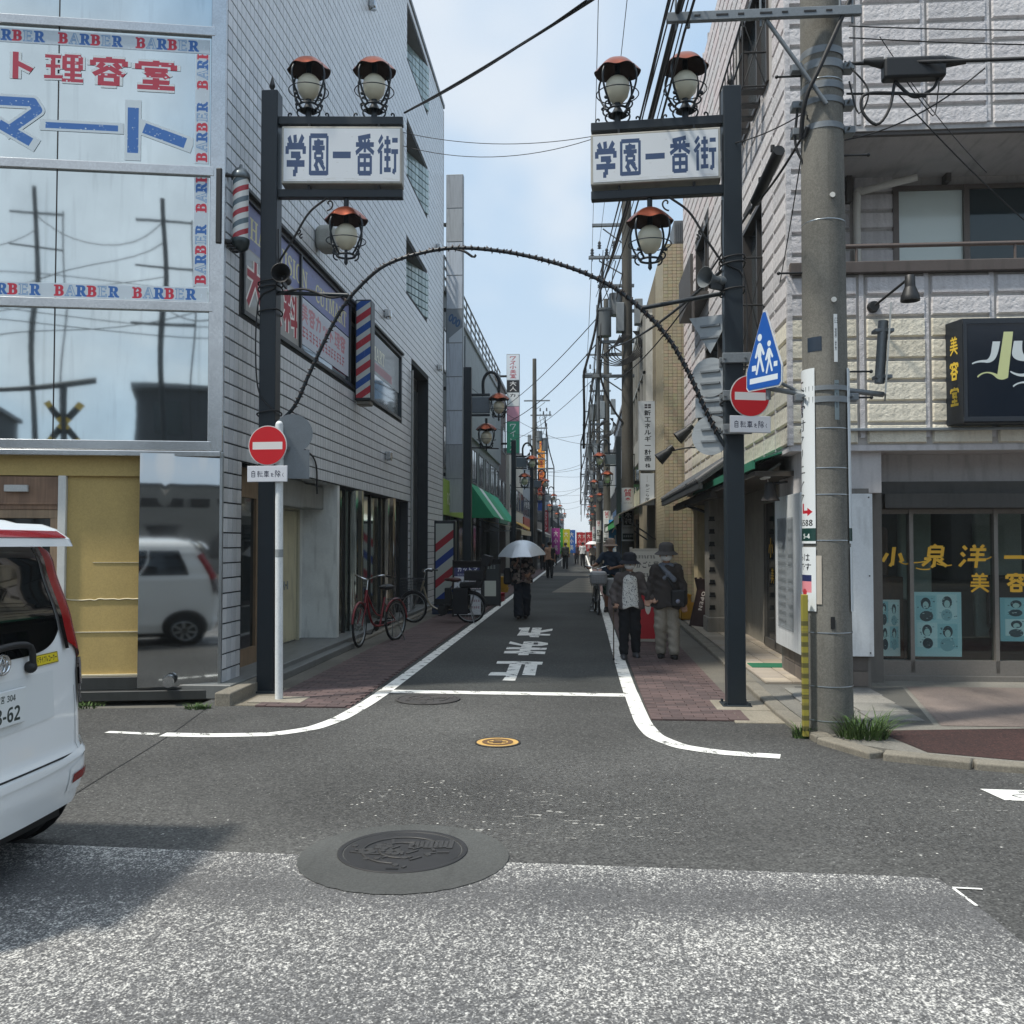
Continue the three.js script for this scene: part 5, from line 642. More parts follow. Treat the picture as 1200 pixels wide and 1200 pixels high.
// ---------- the big concrete pole at the corner ----------
{
  const px = 2.055, pd = 8.13, o = thing('concrete_pole', 'stout grey concrete utility pole at the kerb with white advertising plates', 'utility pole', [px, 0, pd]);
  const rAt = (y) => 0.197 - y * 0.0045, band = (y, h = 0.05, e = 0.006) => lathe([[rAt(y) + e, 0], [rAt(y) + e, h]], V(px, y, pd), 32);
  part('pole', [rod(V(px, 0, pd), V(px - 0.01, 12, pd), rAt(0), rAt(12), 40)], std('#83837f', 0.92, 0, 'concrete', { bumpMap: T.bump, bumpScale: 0.003 }), o);
  part('steel_band', [band(2.77, 0.05, 0.012), band(2.87, 0.04, 0.012), band(5.3, 0.05), band(5.42, 0.06), band(5.6, 0.07), band(5.72, 0.06), band(5.08, 0.05), ...[2.83, 5.33, 5.65, 5.1].map((y) => [rbox(px - 0.26, px - 0.17, y - 0.03, y + 0.03, pd - 0.06, pd + 0.06, 0.006), rbox(px + 0.17, px + 0.26, y - 0.03, y + 0.03, pd - 0.06, pd + 0.06, 0.006), rod(V(px + 0.2, y, pd - 0.12), V(px + 0.2, y, pd + 0.1), 0.01, 0.01, 6), rod(V(px - 0.2, y, pd - 0.12), V(px - 0.2, y, pd + 0.1), 0.01, 0.01, 6)])], M.galv, o);
  part('wire_band', [0.14, 0.42, 0.86, 1.62, 2.0, 2.22, 2.55, 4.3, 5.5].map((y) => lathe([[rAt(y) + 0.003, 0], [rAt(y) + 0.005, 0.004], [rAt(y) + 0.003, 0.009]], V(px, y, pd), 30)), M.steel, o);
  part('step_bolt', [[3.05, 1], [3.9, -1], [4.9, 1], [5.6, -1], [2.83, 1]].map(([y, s]) => [rod(V(px + s * 0.17, y, pd), V(px + s * 0.38, y, pd), 0.009, 0.009, 6), ball(V(px + s * 0.38, y, pd), 0.016, 8, 6)]), M.black, o);
  part('bolt_cap', [3.62, 4.5].map((y) => [rod(V(px + 0.03, y, pd - rAt(y) - 0.012), V(px + 0.03, y, pd - rAt(y) + 0.01), 0.022, 0.022, 12)]), M.offwhite, o);
  // curved advertising plates: theta 0 looks along +z (to the camera), positive to +x
  const shell = (y0, y1, a0, a1, e) => new THREE.CylinderGeometry(rAt(y1) + e, rAt(y0) + e, y1 - y0, 20, 1, true, a0, a1 - a0).translate(px, (y0 + y1) / 2, -pd), rad = Math.PI / 180;
  const ad1 = printed(256, 1024, (c, w, h) => { c.fillStyle = '#d5dadb'; c.fillRect(0, 0, w, h); write(c, 'よ', 40, 40, 170, 100, 9, '#20242a'); c.font = 'bold 40px sans-serif'; write(c, '内科', 130, 170, 50, 50, 10, '#2a3f6b', false); write(c, '宮村クリニック', 50, 205, 150, 78, 8, '#23272c', true, 8); c.strokeStyle = '#b01f2c'; c.lineWidth = 18; c.beginPath(); c.moveTo(165, 790); c.lineTo(165, 840); c.lineTo(215, 840); c.stroke(); c.beginPath(); c.fillStyle = '#b01f2c'; c.moveTo(205, 815); c.lineTo(240, 840); c.lineTo(205, 865); c.fill(); c.fillStyle = '#222'; c.font = 'bold 50px sans-serif'; c.fillText('35-6588', 60, 922); c.fillStyle = '#173a35'; c.fillRect(0, 935, w, 75); c.fillStyle = '#dfe6e4'; c.font = 'bold 40px sans-serif'; c.fillText('5-4', 165, 995); }, 0.3);
  const ad2 = printed(256, 400, (c, w, h) => { c.fillStyle = '#d5dadb'; c.fillRect(0, 0, w, h); write(c, 'うらは', 60, 40, 54, 50, 11, '#23272c'); write(c, '料です', 70, 100, 54, 50, 11, '#23272c'); c.fillStyle = '#283058'; c.fillRect(130, 175, 100, 40); c.fillStyle = '#d98a92'; c.fillRect(110, 215, 120, 70); c.fillStyle = '#b5303c'; c.beginPath(); c.arc(175, 285, 22, 0, 7); c.fill(); scribble(c, 60, 330, 150, 16, '#555', rng(3)); }, 0.3);
  part('ad_plate', shell(1.6, 3.06, -160 * rad, -40 * rad, 0.012), ad1, o); part('ad_plate', shell(1.04, 1.57, -160 * rad, -40 * rad, 0.012), ad2, o); part('ad_plate', shell(1.6, 3.06, 47 * rad, 150 * rad, 0.012), ad1, o); part('ad_plate', shell(1.04, 1.57, 49 * rad, 150 * rad, 0.012), ad2, o);
  part('wood_backing', shell(1.1, 1.5, -41 * rad, -27 * rad, 0.008), std('#b9b1a4', 0.8), o);
  const lab = (y0, y1, a0, a1, m) => part('number_plate', shell(y0, y1, a0 * rad, a1 * rad, 0.006), m, o);
  lab(3.1, 3.5, 8, 18, printed(64, 256, (c) => { c.fillStyle = '#d7dad9'; c.fillRect(0, 0, 64, 256); scribble(c, 14, 20, 60, 30, '#4b5054', rng(4)); write(c, '浦業', 14, 70, 36, 60, 12, '#4b5054', true, 10); }, 0.4)); lab(2.62, 2.95, 8, 20, printed(64, 160, (c) => { c.fillStyle = '#6f7c80'; c.fillRect(0, 0, 64, 160); c.fillStyle = '#1c2326'; c.font = 'bold 34px sans-serif'; c.fillText('1', 24, 74); c.fillText('0', 22, 112); scribble(c, 10, 14, 56, 20, '#1c2326', rng(5)); }, 0.4)); lab(0.9, 1.0, -8, 2, M.dark);
  part('blue_tape', shell(3.2, 3.32, -62 * rad, -22 * rad, 0.004), std('#1b2c3d', 0.5), o);
  part('pole_guard', [rbox(1.8, 1.85, 0.02, 1.18, 7.94, 7.99, 0.006, 2)], printed(32, 512, (c) => { c.fillStyle = '#8f8632'; c.fillRect(0, 0, 32, 512); const r2 = rng(8); for (let i = 0; i < 12; i++) { c.fillStyle = 'rgba(52,48,34,0.6)'; c.beginPath(); c.moveTo(0, i * 44); c.lineTo(32, i * 44 - 26); c.lineTo(32, i * 44 - 6); c.lineTo(0, i * 44 + 20); c.fill(); } for (let i = 0; i < 200; i++) { c.fillStyle = r2() < 0.5 ? '#8a7f3a' : '#5a5236'; c.fillRect(r2() * 32, r2() * 512, 4 * r2() + 1, 5 * r2()); } }, 0.7), o);
  // cross-arm and stay
  part('cross_arm', [rbox(0.72, 2.32, 5.98, 6.06, pd - 0.26, pd - 0.21, 0.006)], M.galv, o); part('arm_slot', [0, 1, 2, 3, 4, 5, 6].map((i) => box(0.95 + i * 0.18, 1.0 + i * 0.18 + (i % 2) * 0.05, 6.012, 6.028, pd - 0.264, pd - 0.258)), M.dark, o); part('stay', [rod(V(1.55, 5.98, pd - 0.22), V(2.04, 5.26, pd - 0.2), 0.018), rod(V(0.9, 6.02, pd - 0.22), V(0.9, 5.94, pd - 0.22), 0.02)], M.galv, o);
  part('insulator_bolt', [0.8, 1.5, 2.15, 2.25].map((x) => rod(V(x, 5.92, pd - 0.23), V(x, 6.2, pd - 0.23), 0.01)), M.galv, o);
  part('riser_cable', [pipe([V(1.9, 5.1, 8.0), V(1.86, 5.0, 8.05), V(1.87, 5.3, 7.95), V(2.0, 5.6, 7.9), V(2.3, 6.3, 7.9), V(2.5, 7, 7.9)], 0.02, 30, 6), pipe([V(1.84, 5.3, 8.1), V(1.82, 5.0, 8.1), V(1.9, 4.8, 8.1)], 0.012, 12, 5), pipe([V(2.24, 5.7, 8.1), V(2.4, 5.4, 8.0), V(2.32, 5.2, 8.0), V(2.26, 5.5, 8.05)], 0.008, 20, 5)], M.wire, o);
  const s = thing('edge_on_sign', 'grey metal sign seen edge on with a pipe beside the concrete pole', 'sign', [2.58, 2.9, 8.3]);
  part('pipe', rod(V(2.56, 2.98, 8.32), V(2.6, 3.52, 8.32), 0.042, 0.042, 16), M.galv, s); part('plate', new THREE.BoxGeometry(0.014, 0.78, 0.46).rotateZ(-0.07).rotateY(-0.29).translate(2.66, 3.26, -8.4), std('#a5a9a9', 0.5, 0.4), s); part('arm', [rod(V(2.2, 2.9, 8.15), V(2.58, 2.88, 8.3), 0.025), rbox(2.52, 2.66, 3.02, 3.05, 8.28, 8.4, 0.004), rbox(2.52, 2.68, 3.42, 3.45, 8.28, 8.4, 0.004)], M.galv, s);
}
// ---------- white compact van, tail towards +x, driving along -x ----------
{
  const X0 = -2.6, D0 = 4.14, L = 3.7; // tail plane, centre depth, length
  const o = thing('white_van', 'white compact van with dark rear glass and red tail lamps at the street corner', 'van', [X0 - L / 2, 0, D0]);
  const lerpT = (t, k) => { for (let i = 1; i < t.length; i++) if (k <= t[i][0]) { const a = t[i - 1], b = t[i], q = Math.max(0, (k - a[0]) / (b[0] - a[0])), s = q * q * (3 - 2 * q); return a[1] + (b[1] - a[1]) * (0.5 * q + 0.5 * s); } return t[t.length - 1][1]; };
  const HW = (y) => lerpT([[0.2, 0.76], [0.3, 0.80], [0.45, 0.83], [0.75, 0.835], [0.98, 0.825], [1.1, 0.80], [1.5, 0.735], [1.62, 0.70], [1.68, 0.665], [1.72, 0.6], [1.735, 0.5]], y);
  const RO = (y) => lerpT([[0.2, 0.07], [0.27, 0.025], [0.4, 0.0], [0.5, 0.0], [0.56, 0.03], [0.95, 0.045], [1.05, 0.05], [1.2, 0.075], [1.5, 0.15], [1.62, 0.19], [1.68, 0.25], [1.72, 0.36], [1.735, 0.5]], y);
  const FO = (y) => lerpT([[0.2, 0.1], [0.35, 0.02], [0.6, 0], [0.8, 0.06], [0.95, 0.2], [1.02, 0.55], [1.5, 1.0], [1.65, 1.2], [1.72, 1.35], [1.735, 1.5]], y);
  // point on the shell: a runs round the body from the tail centre (0) by the far flank (d larger) to the nose (2) and back by the near flank (4)
  const P = (a, y, off = 0) => {
    let k = ((a % 4) + 4) % 4, sd = 1; if (k > 2) { k = 4 - k; sd = -1; } const w = HW(y) + off, r = Math.min(0.17, w * 0.5), xr = X0 - RO(y) + off, xf = X0 - L + FO(y) - off, rf = 0.3; let x, z;
    if (k < 0.5) { const t = k / 0.5, s = t * (w - r); z = s; x = xr - 0.035 * Math.pow(s / w, 2); } else if (k < 0.8) { const q = (k - 0.5) / 0.3 * Math.PI / 2, xx = xr - 0.035 * Math.pow((w - r) / w, 2); z = w - r + r * Math.sin(q); x = xx - r + r * Math.cos(q); } else if (k < 1.3) { const t = (k - 0.8) / 0.5, xa = xr - 0.03 - r, xb = xf + rf; z = w; x = xa + (xb - xa) * t; } else if (k < 1.6) { const q = (k - 1.3) / 0.3 * Math.PI / 2; z = w - rf + rf * Math.cos(q); x = xf + rf - rf * Math.sin(q); } else { const t = (k - 1.6) / 0.4; z = (w - rf) * (1 - t); x = xf; }
    return V(x, y, D0 + sd * z);
  };
  const patch = (a0, a1, y0, y1, off, na = 10, ny = 8, yf) => { const pos = [], uv = [], idx = []; for (let j = 0; j <= ny; j++) for (let i = 0; i <= na; i++) { const s = i / na, t = j / ny, a = a0 + (a1 - a0) * s, lo = yf ? yf(s)[0] : y0, hi = yf ? yf(s)[1] : y1, p = P(a, lo + (hi - lo) * t, off); pos.push(p.x, p.y, p.z); uv.push(s, t); } for (let j = 0; j < ny; j++) for (let i = 0; i < na; i++) { const q = j * (na + 1) + i; idx.push(q, q + 1, q + na + 1, q + 1, q + na + 2, q + na + 1); } const g = new THREE.BufferGeometry(); g.setAttribute('position', new THREE.Float32BufferAttribute(pos, 3)); g.setAttribute('uv', new THREE.Float32BufferAttribute(uv, 2)); g.setIndex(idx); g.computeVertexNormals(); return g; };
  const paint = std('#eceeed', 0.3, 0, null, { clearcoat: 1, clearcoatRoughness: 0.05 }), blk = std('#0b0c0e', 0.12, 0, null, { clearcoat: 1, clearcoatRoughness: 0.03 }), glass = std('#07090b', 0.03, 0, null, { ior: 1.7 });
  const roof = []; for (let i = 0; i < 96; i++) { const a = P(i / 24, 1.735), b = P((i + 1) / 24, 1.735), c = V(X0 - 1.6, 1.745, D0); roof.push(new THREE.BufferGeometry().setFromPoints([a, b, c])); } roof.forEach((g) => { g.computeVertexNormals(); g.setAttribute('uv', new THREE.Float32BufferAttribute(new Float32Array(6), 2)); });
  part('body', [patch(0, 4, 0.26, 1.735, 0, 200, 60), ...roof], paint, o);
  part('underbody', box(X0 - L + 0.3, X0 - 0.15, 0.17, 0.24, D0 - 0.7, D0 + 0.7), M.dark, o);
  // tailgate: frame line, glass, wiper, badge, plate
  part('rear_window', patch(-0.43, 0.43, 0, 0, 0.006, 40, 10, (s) => { const k = Math.abs(s - 0.5) * 2; return [1.06 + 0.1 * Math.pow(k, 5), 1.6 - 0.02 * k]; }), glass, o);
  part('spoiler', [patch(-0.7, 0.7, 1.6, 1.72, 0.03, 30, 4), patch(-0.68, 0.68, 1.585, 1.625, 0.11, 30, 2), patch(-0.68, 0.68, 1.625, 1.7, 0.11, 30, 3)], paint, o);
  { const g = patch(-0.5, 0.5, 1.63, 1.665, 0.118, 24, 2); part('brake_lamp', g, std('#8e0d14', 0.15, 0, null, { clearcoat: 1 }), o); }
  for (const s of [-1, 1]) {
    const tl = part('tail_lamp', patch(s * 0.455, s * 0.80, 0, 0, 0.014, 16, 18, (t) => [1.1 - 0.16 * Math.pow(t, 0.8), 1.6 - 0.14 * t]), std('#8c0a12', 0.22, 0, null), o);
    part('lamp_edge', patch(s * 0.43, s * 0.46, 1.06, 1.6, 0.016, 3, 14), blk, tl); part('clear_lens', patch(s * 0.53, s * 0.8, 0, 0, 0.017, 8, 4, (t) => [0.86 - 0.03 * t, 1.0 - 0.02 * t]), std('#5d5658', 0.1, 0, null, { clearcoat: 1 }), tl); part('lower_trim', patch(s * 0.52, s * 0.7, 0, 0, 0.012, 6, 6, (t) => [0.76 + 0.06 * t, 0.95]), blk, tl);
    part('reflector', patch(s * 0.44, s * 0.6, 0, 0, 0.01, 6, 2, (t) => [0.37 + 0.02 * t, 0.415 + 0.02 * t]), std('#7d0c14', 0.25, 0, null), o);
    part('reflector_pod', patch(s * 0.42, s * 0.72, 0, 0, 0.004, 8, 4, (t) => [0.33, 0.45 + 0.1 * t]), paint, o);
    for (const [a, b] of [[0.86, 0.985], [0.992, 1.12], [1.13, 1.22]]) part('side_window', patch(s * a, s * b, 1.06, 1.56, 0.006, 10, 8), glass, o);
    part('door_gap', [[0.99, 0.4, 1.02], [1.125, 0.35, 1.02]].map(([a, y0, y1]) => patch(s * a, s * (a + 0.003), y0, y1, 0.002, 1, 8)), M.dark, o); part('door_handle', [1.01, 1.14].map((a) => patch(s * a, s * (a + 0.03), 0.93, 0.965, 0.025, 4, 2)), paint, o);
    for (const wx of [0.5, 3.0]) { const x = X0 - wx, dd = D0 + s * 0.835; const ar = part('wheel_arch', new THREE.CylinderGeometry(0.345, 0.345, 0.012, 32, 1, false).rotateX(Math.PI / 2).translate(x, 0.33, -dd), M.dark, o); const t = part('wheel', [new THREE.TorusGeometry(0.22, 0.075, 12, 36).scale(1, 1, 1.15).translate(x, 0.292, -(dd - s * 0.05))], M.rubber, o); part('rim', [...Array.from({ length: 7 }, (_, i) => new THREE.BoxGeometry(0.045, 0.17, 0.03).translate(0, 0.1, 0).rotateZ(i * 6.283 / 7).translate(x, 0.292, -(dd + s * 0.02))), new THREE.TorusGeometry(0.19, 0.016, 8, 32).translate(x, 0.292, -(dd + s * 0.02)), new THREE.CylinderGeometry(0.05, 0.05, 0.04, 16).rotateX(Math.PI / 2).translate(x, 0.292, -(dd + s * 0.015))], M.steel, t); }
  }
  part('gate_gap', patch(-0.62, 0.62, 0.515, 0.523, 0.003, 20, 1), M.dark, o);
  for (const s of [-1, 1]) part('gate_seam', patch(s * 0.5, s * 0.503, 0.52, 0.86, 0.003, 1, 8), M.dark, o);
  part('bumper_line', patch(-0.75, 0.75, 0, 0, 0.01, 30, 2, (s) => { const k = Math.abs(s - 0.5) * 2; return [0.47 + 0.1 * k * k * k, 0.505 + 0.1 * k * k * k]; }), paint, o);
  part('plate_recess', patch(-0.34, 0.34, 0, 0, 0.004, 14, 6, (s) => [0.72 + 0.03 * Math.abs(s - 0.5), 0.965]), std('#d9dcdb', 0.35, 0, null), o);
  part('wiper', [pipe([P(-0.25, 1.09, 0.03), P(0.0, 1.125, 0.04), P(0.12, 1.12, 0.045), P(0.155, 1.085, 0.04), P(0.165, 1.01, 0.03)], 0.016, 24, 8), ball(P(0.165, 1.01, 0.02), 0.03)], M.black, o);
  const qz = (g, p) => g.rotateY(Math.PI / 2).translate(p.x, p.y, p.z), bc = P(0.0, 1.045, 0.016);
  part('badge', [qz(new THREE.TorusGeometry(0.055, 0.009, 8, 32).scale(1, 0.78, 1), bc), qz(new THREE.TorusGeometry(0.032, 0.007, 8, 28).scale(0.55, 1.1, 1), bc), qz(new THREE.TorusGeometry(0.032, 0.007, 8, 28).scale(1.15, 0.45, 1).translate(0, 0.018, 0), bc)], M.chrome, o);
  const pl = P(0, 0.845, 0.02); part('licence_plate', [rbox(-0.165, 0.165, -0.0825, 0.0825, -0.006, 0.006, 0.008, 2)].map((g) => qz(g, pl)), M.white, o);
  part('plate_text', qz(new THREE.PlaneGeometry(0.32, 0.155).translate(0, 0, 0.008), pl), printed(330, 165, (c) => { c.fillStyle = '#d9dcda'; c.fillRect(0, 0, 330, 165); c.fillStyle = '#26332e'; c.font = 'bold 42px sans-serif'; write(c, '大宮', 90, 14, 36, 38, 10, '#26332e'); c.fillText('304', 176, 50); c.font = 'bold 100px sans-serif'; c.fillText('78-62', 34, 150); }, 0.5), o);
  part('sticker', patch(0.225, 0.385, 0, 0, 0.006, 6, 2, (s) => [1.0, 1.055]), printed(256, 80, (c) => { c.fillStyle = '#d8c21a'; c.fillRect(0, 0, 256, 80); c.strokeStyle = '#222'; c.lineWidth = 4; c.strokeRect(4, 4, 248, 72); write(c, 'ドライブレコーダー', 10, 16, 24, 46, 15, '#1d1d1d', false, 2); }, 0.5), o);
}

// ---------- bicycles ----------
// built along +x (front wheel at +x), ground at y = 0, then turned by ry and put at (x, d)
function bicycle(name, label, x, d, ry, opt) {
  const o = thing(name, label, 'bicycle', [x, 0, d]), b = baseOf.get(o), r = opt.r || 0.33, wb = opt.wb || 1.08, hx = wb / 2, fm = std(opt.frame, 0.3, 0.2, null, { clearcoat: 0.6 }), lean = opt.lean || 0;
  const W = (gs) => [gs].flat(4).map((g) => g.rotateX(lean).rotateY(ry).translate(b.x, b.y, b.z)), v = (px, py, pz = 0) => new THREE.Vector3(px, py, pz), rod_ = (a, c, q, q2) => rod(v(...a), v(...c), q, q2 || q, 8);
  const wheel = (px, steer) => { const S = (g) => g.rotateY(steer).translate(px, r, 0), t = part('wheel', W(S(new THREE.TorusGeometry(r - 0.02, 0.02, 10, 44))), M.rubber, o); part('rim', W(S(new THREE.TorusGeometry(r - 0.045, 0.011, 6, 40))), M.steel, t); part('spokes', W(Array.from({ length: 18 }, (_, i) => S(rod(v(0, 0, (i % 2 - 0.5) * 0.06), v(Math.cos(i * 0.349) * (r - 0.05), Math.sin(i * 0.349) * (r - 0.05), 0), 0.0018, 0.0018, 3))).concat(S(new THREE.CylinderGeometry(0.022, 0.022, 0.08, 10).rotateX(Math.PI / 2)))), M.steel, t); part('mudguard', W(S(new THREE.TorusGeometry(r + 0.018, 0.022, 5, 26, 2.6).scale(1, 1, 0.9).rotateZ(px > 0 ? 0.15 : 0.5))), opt.guard ? std(opt.guard, 0.4) : fm, t); };
  wheel(hx, opt.steer || 0); wheel(-hx, 0);
  const hd = [hx - 0.2, r + 0.5], bb = [-0.05, r - 0.05], st = [-0.2, r + 0.4];
  part('frame', W([pipe([v(hd[0], hd[1] - 0.08), v(hd[0] - 0.1, r + 0.12), v(0.12, r - 0.02), v(bb[0], bb[1])], 0.019, 24, 8), ...(opt.low ? [] : [pipe([v(hd[0], hd[1]), v(0.1, r + 0.18), v(-0.1, r + 0.1)], 0.014, 18, 8)]), rod_([...bb], [st[0], st[1]], 0.017), rod_([...bb], [-hx, r], 0.01), rod_([st[0] + 0.02, st[1] - 0.08], [-hx, r], 0.009), rod_([hd[0] - 0.01, hd[1] + 0.04], [hd[0] + 0.05, hd[1] - 0.16], 0.022)]), fm, o);
  part('fork', W([-1, 1].map((s) => rod_([hd[0] + 0.05, hd[1] - 0.16, s * 0.035], [hx, r, s * 0.045], 0.012, 0.009))), opt.fork ? std(opt.fork, 0.3, 0.7) : fm, o);
  const hb = part('handlebar', W([rod_([hd[0], hd[1]], [hd[0] - 0.04, hd[1] + 0.2], 0.014), pipe([v(hd[0] - 0.22, hd[1] + 0.24, 0.28), v(hd[0] - 0.06, hd[1] + 0.27, 0.25), v(hd[0], hd[1] + 0.24, 0.12), v(hd[0] - 0.03, hd[1] + 0.2, 0), v(hd[0], hd[1] + 0.24, -0.12), v(hd[0] - 0.06, hd[1] + 0.27, -0.25), v(hd[0] - 0.22, hd[1] + 0.24, -0.28)], 0.012, 40, 7)]), M.chrome, o);
  part('grip', W([-1, 1].map((s) => rod_([hd[0] - 0.24, hd[1] + 0.24, s * 0.283], [hd[0] - 0.12, hd[1] + 0.26, s * 0.268], 0.018))), M.black, hb);
  part('saddle', W([new THREE.SphereGeometry(0.12, 16, 10).scale(1.05, 0.42, 0.95).translate(-0.27, st[1] + 0.16, 0), new THREE.SphereGeometry(0.06, 12, 8).scale(1.8, 0.6, 0.8).translate(-0.15, st[1] + 0.165, 0), rod_([st[0], st[1]], [-0.24, st[1] + 0.14], 0.013)]), opt.saddle ? std(opt.saddle, 0.5) : M.black, o);
  part('crank', W([new THREE.CylinderGeometry(0.085, 0.085, 0.008, 24).rotateX(Math.PI / 2).translate(bb[0], bb[1], 0.06), rod_([bb[0], bb[1], 0.08], [bb[0] + 0.1, bb[1] - 0.12, 0.09], 0.009), rod_([bb[0], bb[1], -0.07], [bb[0] - 0.1, bb[1] + 0.12, -0.09], 0.009), new THREE.BoxGeometry(0.09, 0.02, 0.06).translate(bb[0] + 0.1, bb[1] - 0.12, 0.13), new THREE.BoxGeometry(0.09, 0.02, 0.06).translate(bb[0] - 0.1, bb[1] + 0.12, -0.13), new THREE.BoxGeometry(0.42, 0.09, 0.02).translate(-0.28, r - 0.03, 0.06)]), M.black, o);
  part('stand', W([-1, 1].map((s) => rod_([-hx, r - 0.02, s * 0.05], [-hx - 0.1, 0.005, s * 0.12], 0.009)).concat(rod_([-hx - 0.1, 0.008, -0.12], [-hx - 0.1, 0.008, 0.12], 0.009))), M.steel, o);
  part('rack', W([-1, 1].map((s) => [rod_([-0.3, r + 0.36, s * 0.06], [-hx - 0.25, r + 0.36, s * 0.06], 0.006), rod_([-hx - 0.1, r + 0.36, s * 0.06], [-hx, r, s * 0.06], 0.006)]).concat([0, 1, 2].map((i) => rod_([-0.4 - i * 0.14, r + 0.36, -0.06], [-0.4 - i * 0.14, r + 0.36, 0.06], 0.005)))), opt.guard ? std(opt.guard, 0.4) : M.black, o);
  if (opt.basket) { const g = [], cx = hx + 0.02, cy = r + 0.34, w0 = 0.14, w1 = 0.19; for (let k = 0; k < 5; k++) { const t = k / 4, q = w0 + (w1 - w0) * t, y = cy + t * 0.24; g.push(pipe([v(cx - q, y, -q), v(cx + q, y, -q), v(cx + q, y, q), v(cx - q, y, q)], k === 4 ? 0.008 : 0.004, 24, 4, true)); } for (let i = 0; i < 24; i++) { const e = i / 24 * 4, f = Math.floor(e), t = e - f, c = [[-1 + 2 * t, -1], [1, -1 + 2 * t], [1 - 2 * t, 1], [-1, 1 - 2 * t]][f]; g.push(rod_([cx + c[0] * w0, cy, c[1] * w0], [cx + c[0] * w1, cy + 0.24, c[1] * w1], 0.003)); } part('basket', W(g), std(opt.basket, 0.4, 0.3), o); }
  part('lamp', W([lathe([[0, -0.03], [0.03, -0.025], [0.035, 0.03], [0, 0.04]], v(0, 0, 0), 12).rotateZ(-Math.PI / 2).translate(hx - 0.02, r + 0.3, 0.03)]), M.steel, o);
  if (opt.extra) opt.extra(o, W, v, rod_, hx, r);
  return o;
}
bicycle('bicycle', 'red city bicycle standing before the mirror shop panels', -3.24, 14.9, -1.9, { frame: '#7d1520', r: 0.335, wb: 1.1, lean: 0, steer: 0.25 });
bicycle('bicycle', 'beige electric bicycle with a black rear child seat and grey covers', -2.82, 18.95, Math.PI - 0.04, { frame: '#8f8672', fork: '#8b8a86', r: 0.31, wb: 1.16, low: true, guard: '#26282a', basket: '#33363a', saddle: '#4a2320', steer: -0.3, extra: (o, W, v, rod_, hx, r) => {
  const cs = part('child_seat', W([rbox(-hx - 0.22, -hx + 0.2, r + 0.4, r + 0.52, -0.18, 0.18, 0.05, 3), new THREE.BoxGeometry(0.1, 0.62, 0.36, 2, 6, 4).translate(0, 0.3, 0).rotateZ(0.28).translate(-hx - 0.16, r + 0.42, 0), rbox(-hx - 0.3, -hx + 0.1, r + 0.55, r + 0.75, -0.2, -0.15, 0.02, 2), rbox(-hx - 0.3, -hx + 0.1, r + 0.55, r + 0.75, 0.15, 0.2, 0.02, 2), new THREE.BoxGeometry(0.16, 0.2, 0.4).rotateZ(0.28).translate(-hx - 0.34, r + 0.95, 0)]), std('#1a1c20', 0.7), o);
  part('foot_guard', W([rbox(-hx + 0.02, -hx + 0.34, r - 0.12, r + 0.4, 0.14, 0.18, 0.03, 2), rbox(-hx + 0.02, -hx + 0.34, r - 0.12, r + 0.4, -0.18, -0.14, 0.03, 2)]), std('#14171d', 0.7), cs);
  part('battery', W([rbox(-0.2, -0.06, r + 0.02, r + 0.4, -0.05, 0.05, 0.02, 2), new THREE.CylinderGeometry(0.11, 0.11, 0.1, 18).rotateX(Math.PI / 2).translate(-0.03, r - 0.04, 0)]), M.black, o);
} });
// ---------- street furniture in the alley ----------
function board(name, label, x, d, w, h, ry, face, frame = '#22201f', tilt = 0.18) {
  const o = thing(name, label, 'sign board', [x, 0, d]), b = baseOf.get(o), Q = (gs) => [gs].flat(2).map((g) => g.rotateY(ry).translate(b.x, 0, b.z)), fr = std(frame, 0.6);
  for (const s of [1, -1]) { const A = (g) => g.translate(0, 0, 0).rotateX(-s * tilt).translate(0, 0.02, s * 0.19); const p = part('panel', Q([A(rbox(-w / 2, w / 2, 0, h, -0.012, 0.012, 0.004)), A(rbox(-w / 2 - 0.02, -w / 2 + 0.02, -0.02, h + 0.02, -0.02, 0.02, 0.004)), A(rbox(w / 2 - 0.02, w / 2 + 0.02, -0.02, h + 0.02, -0.02, 0.02, 0.004))]), fr, o); if (s > 0 && face) part('face', Q(A(new THREE.PlaneGeometry(w * 0.94, h * 0.94).translate(0, h / 2, 0.014))), face, p); }
}
board('menu_board', 'white price board with navy head for cuts beside the barber sign', -2.5, 20.6, 0.62, 1.22, 0.12, printed(256, 480, (c, w, h) => { c.fillStyle = '#c9ccd0'; c.fillRect(0, 0, w, h); c.fillStyle = '#2a2f63'; c.fillRect(0, 0, w, 130); write(c, 'カットマ', 30, 40, 46, 50, 14, '#dfe1e8', false, 4); scribble(c, 30, 105, 180, 18, '#cfd2dd', rng(1)); for (let i = 0; i < 5; i++) { scribble(c, 20, 160 + i * 60, 90, 28, '#33384a', rng(i + 2)); scribble(c, 140, 164 + i * 60, 100, 20, '#7a3340', rng(i + 20)); } }));
board('chalk_board', 'black easel board with a pale sheet before the awning shops', -2.35, 24.2, 0.5, 1.2, 0.1, printed(128, 256, (c, w, h) => { c.fillStyle = '#1f2526'; c.fillRect(0, 0, w, h); c.fillStyle = '#c3c9bd'; c.fillRect(24, 120, 80, 90); scribble(c, 20, 30, 90, 20, '#9aa29a', rng(7)); }));
board('easel_sign', 'narrow dark brown easel sign on the beige floor tiles', 2.28, 17.9, 0.42, 0.95, -1.1, printed(96, 256, (c, w, h) => { c.fillStyle = '#3b2622'; c.fillRect(0, 0, w, h); c.save(); c.translate(66, 20); c.rotate(Math.PI / 2); c.fillStyle = '#d8cfc4'; c.font = 'bold 40px sans-serif'; c.fillText('OPEN', 40, 30); c.restore(); }), '#3a2a26', 0.26);
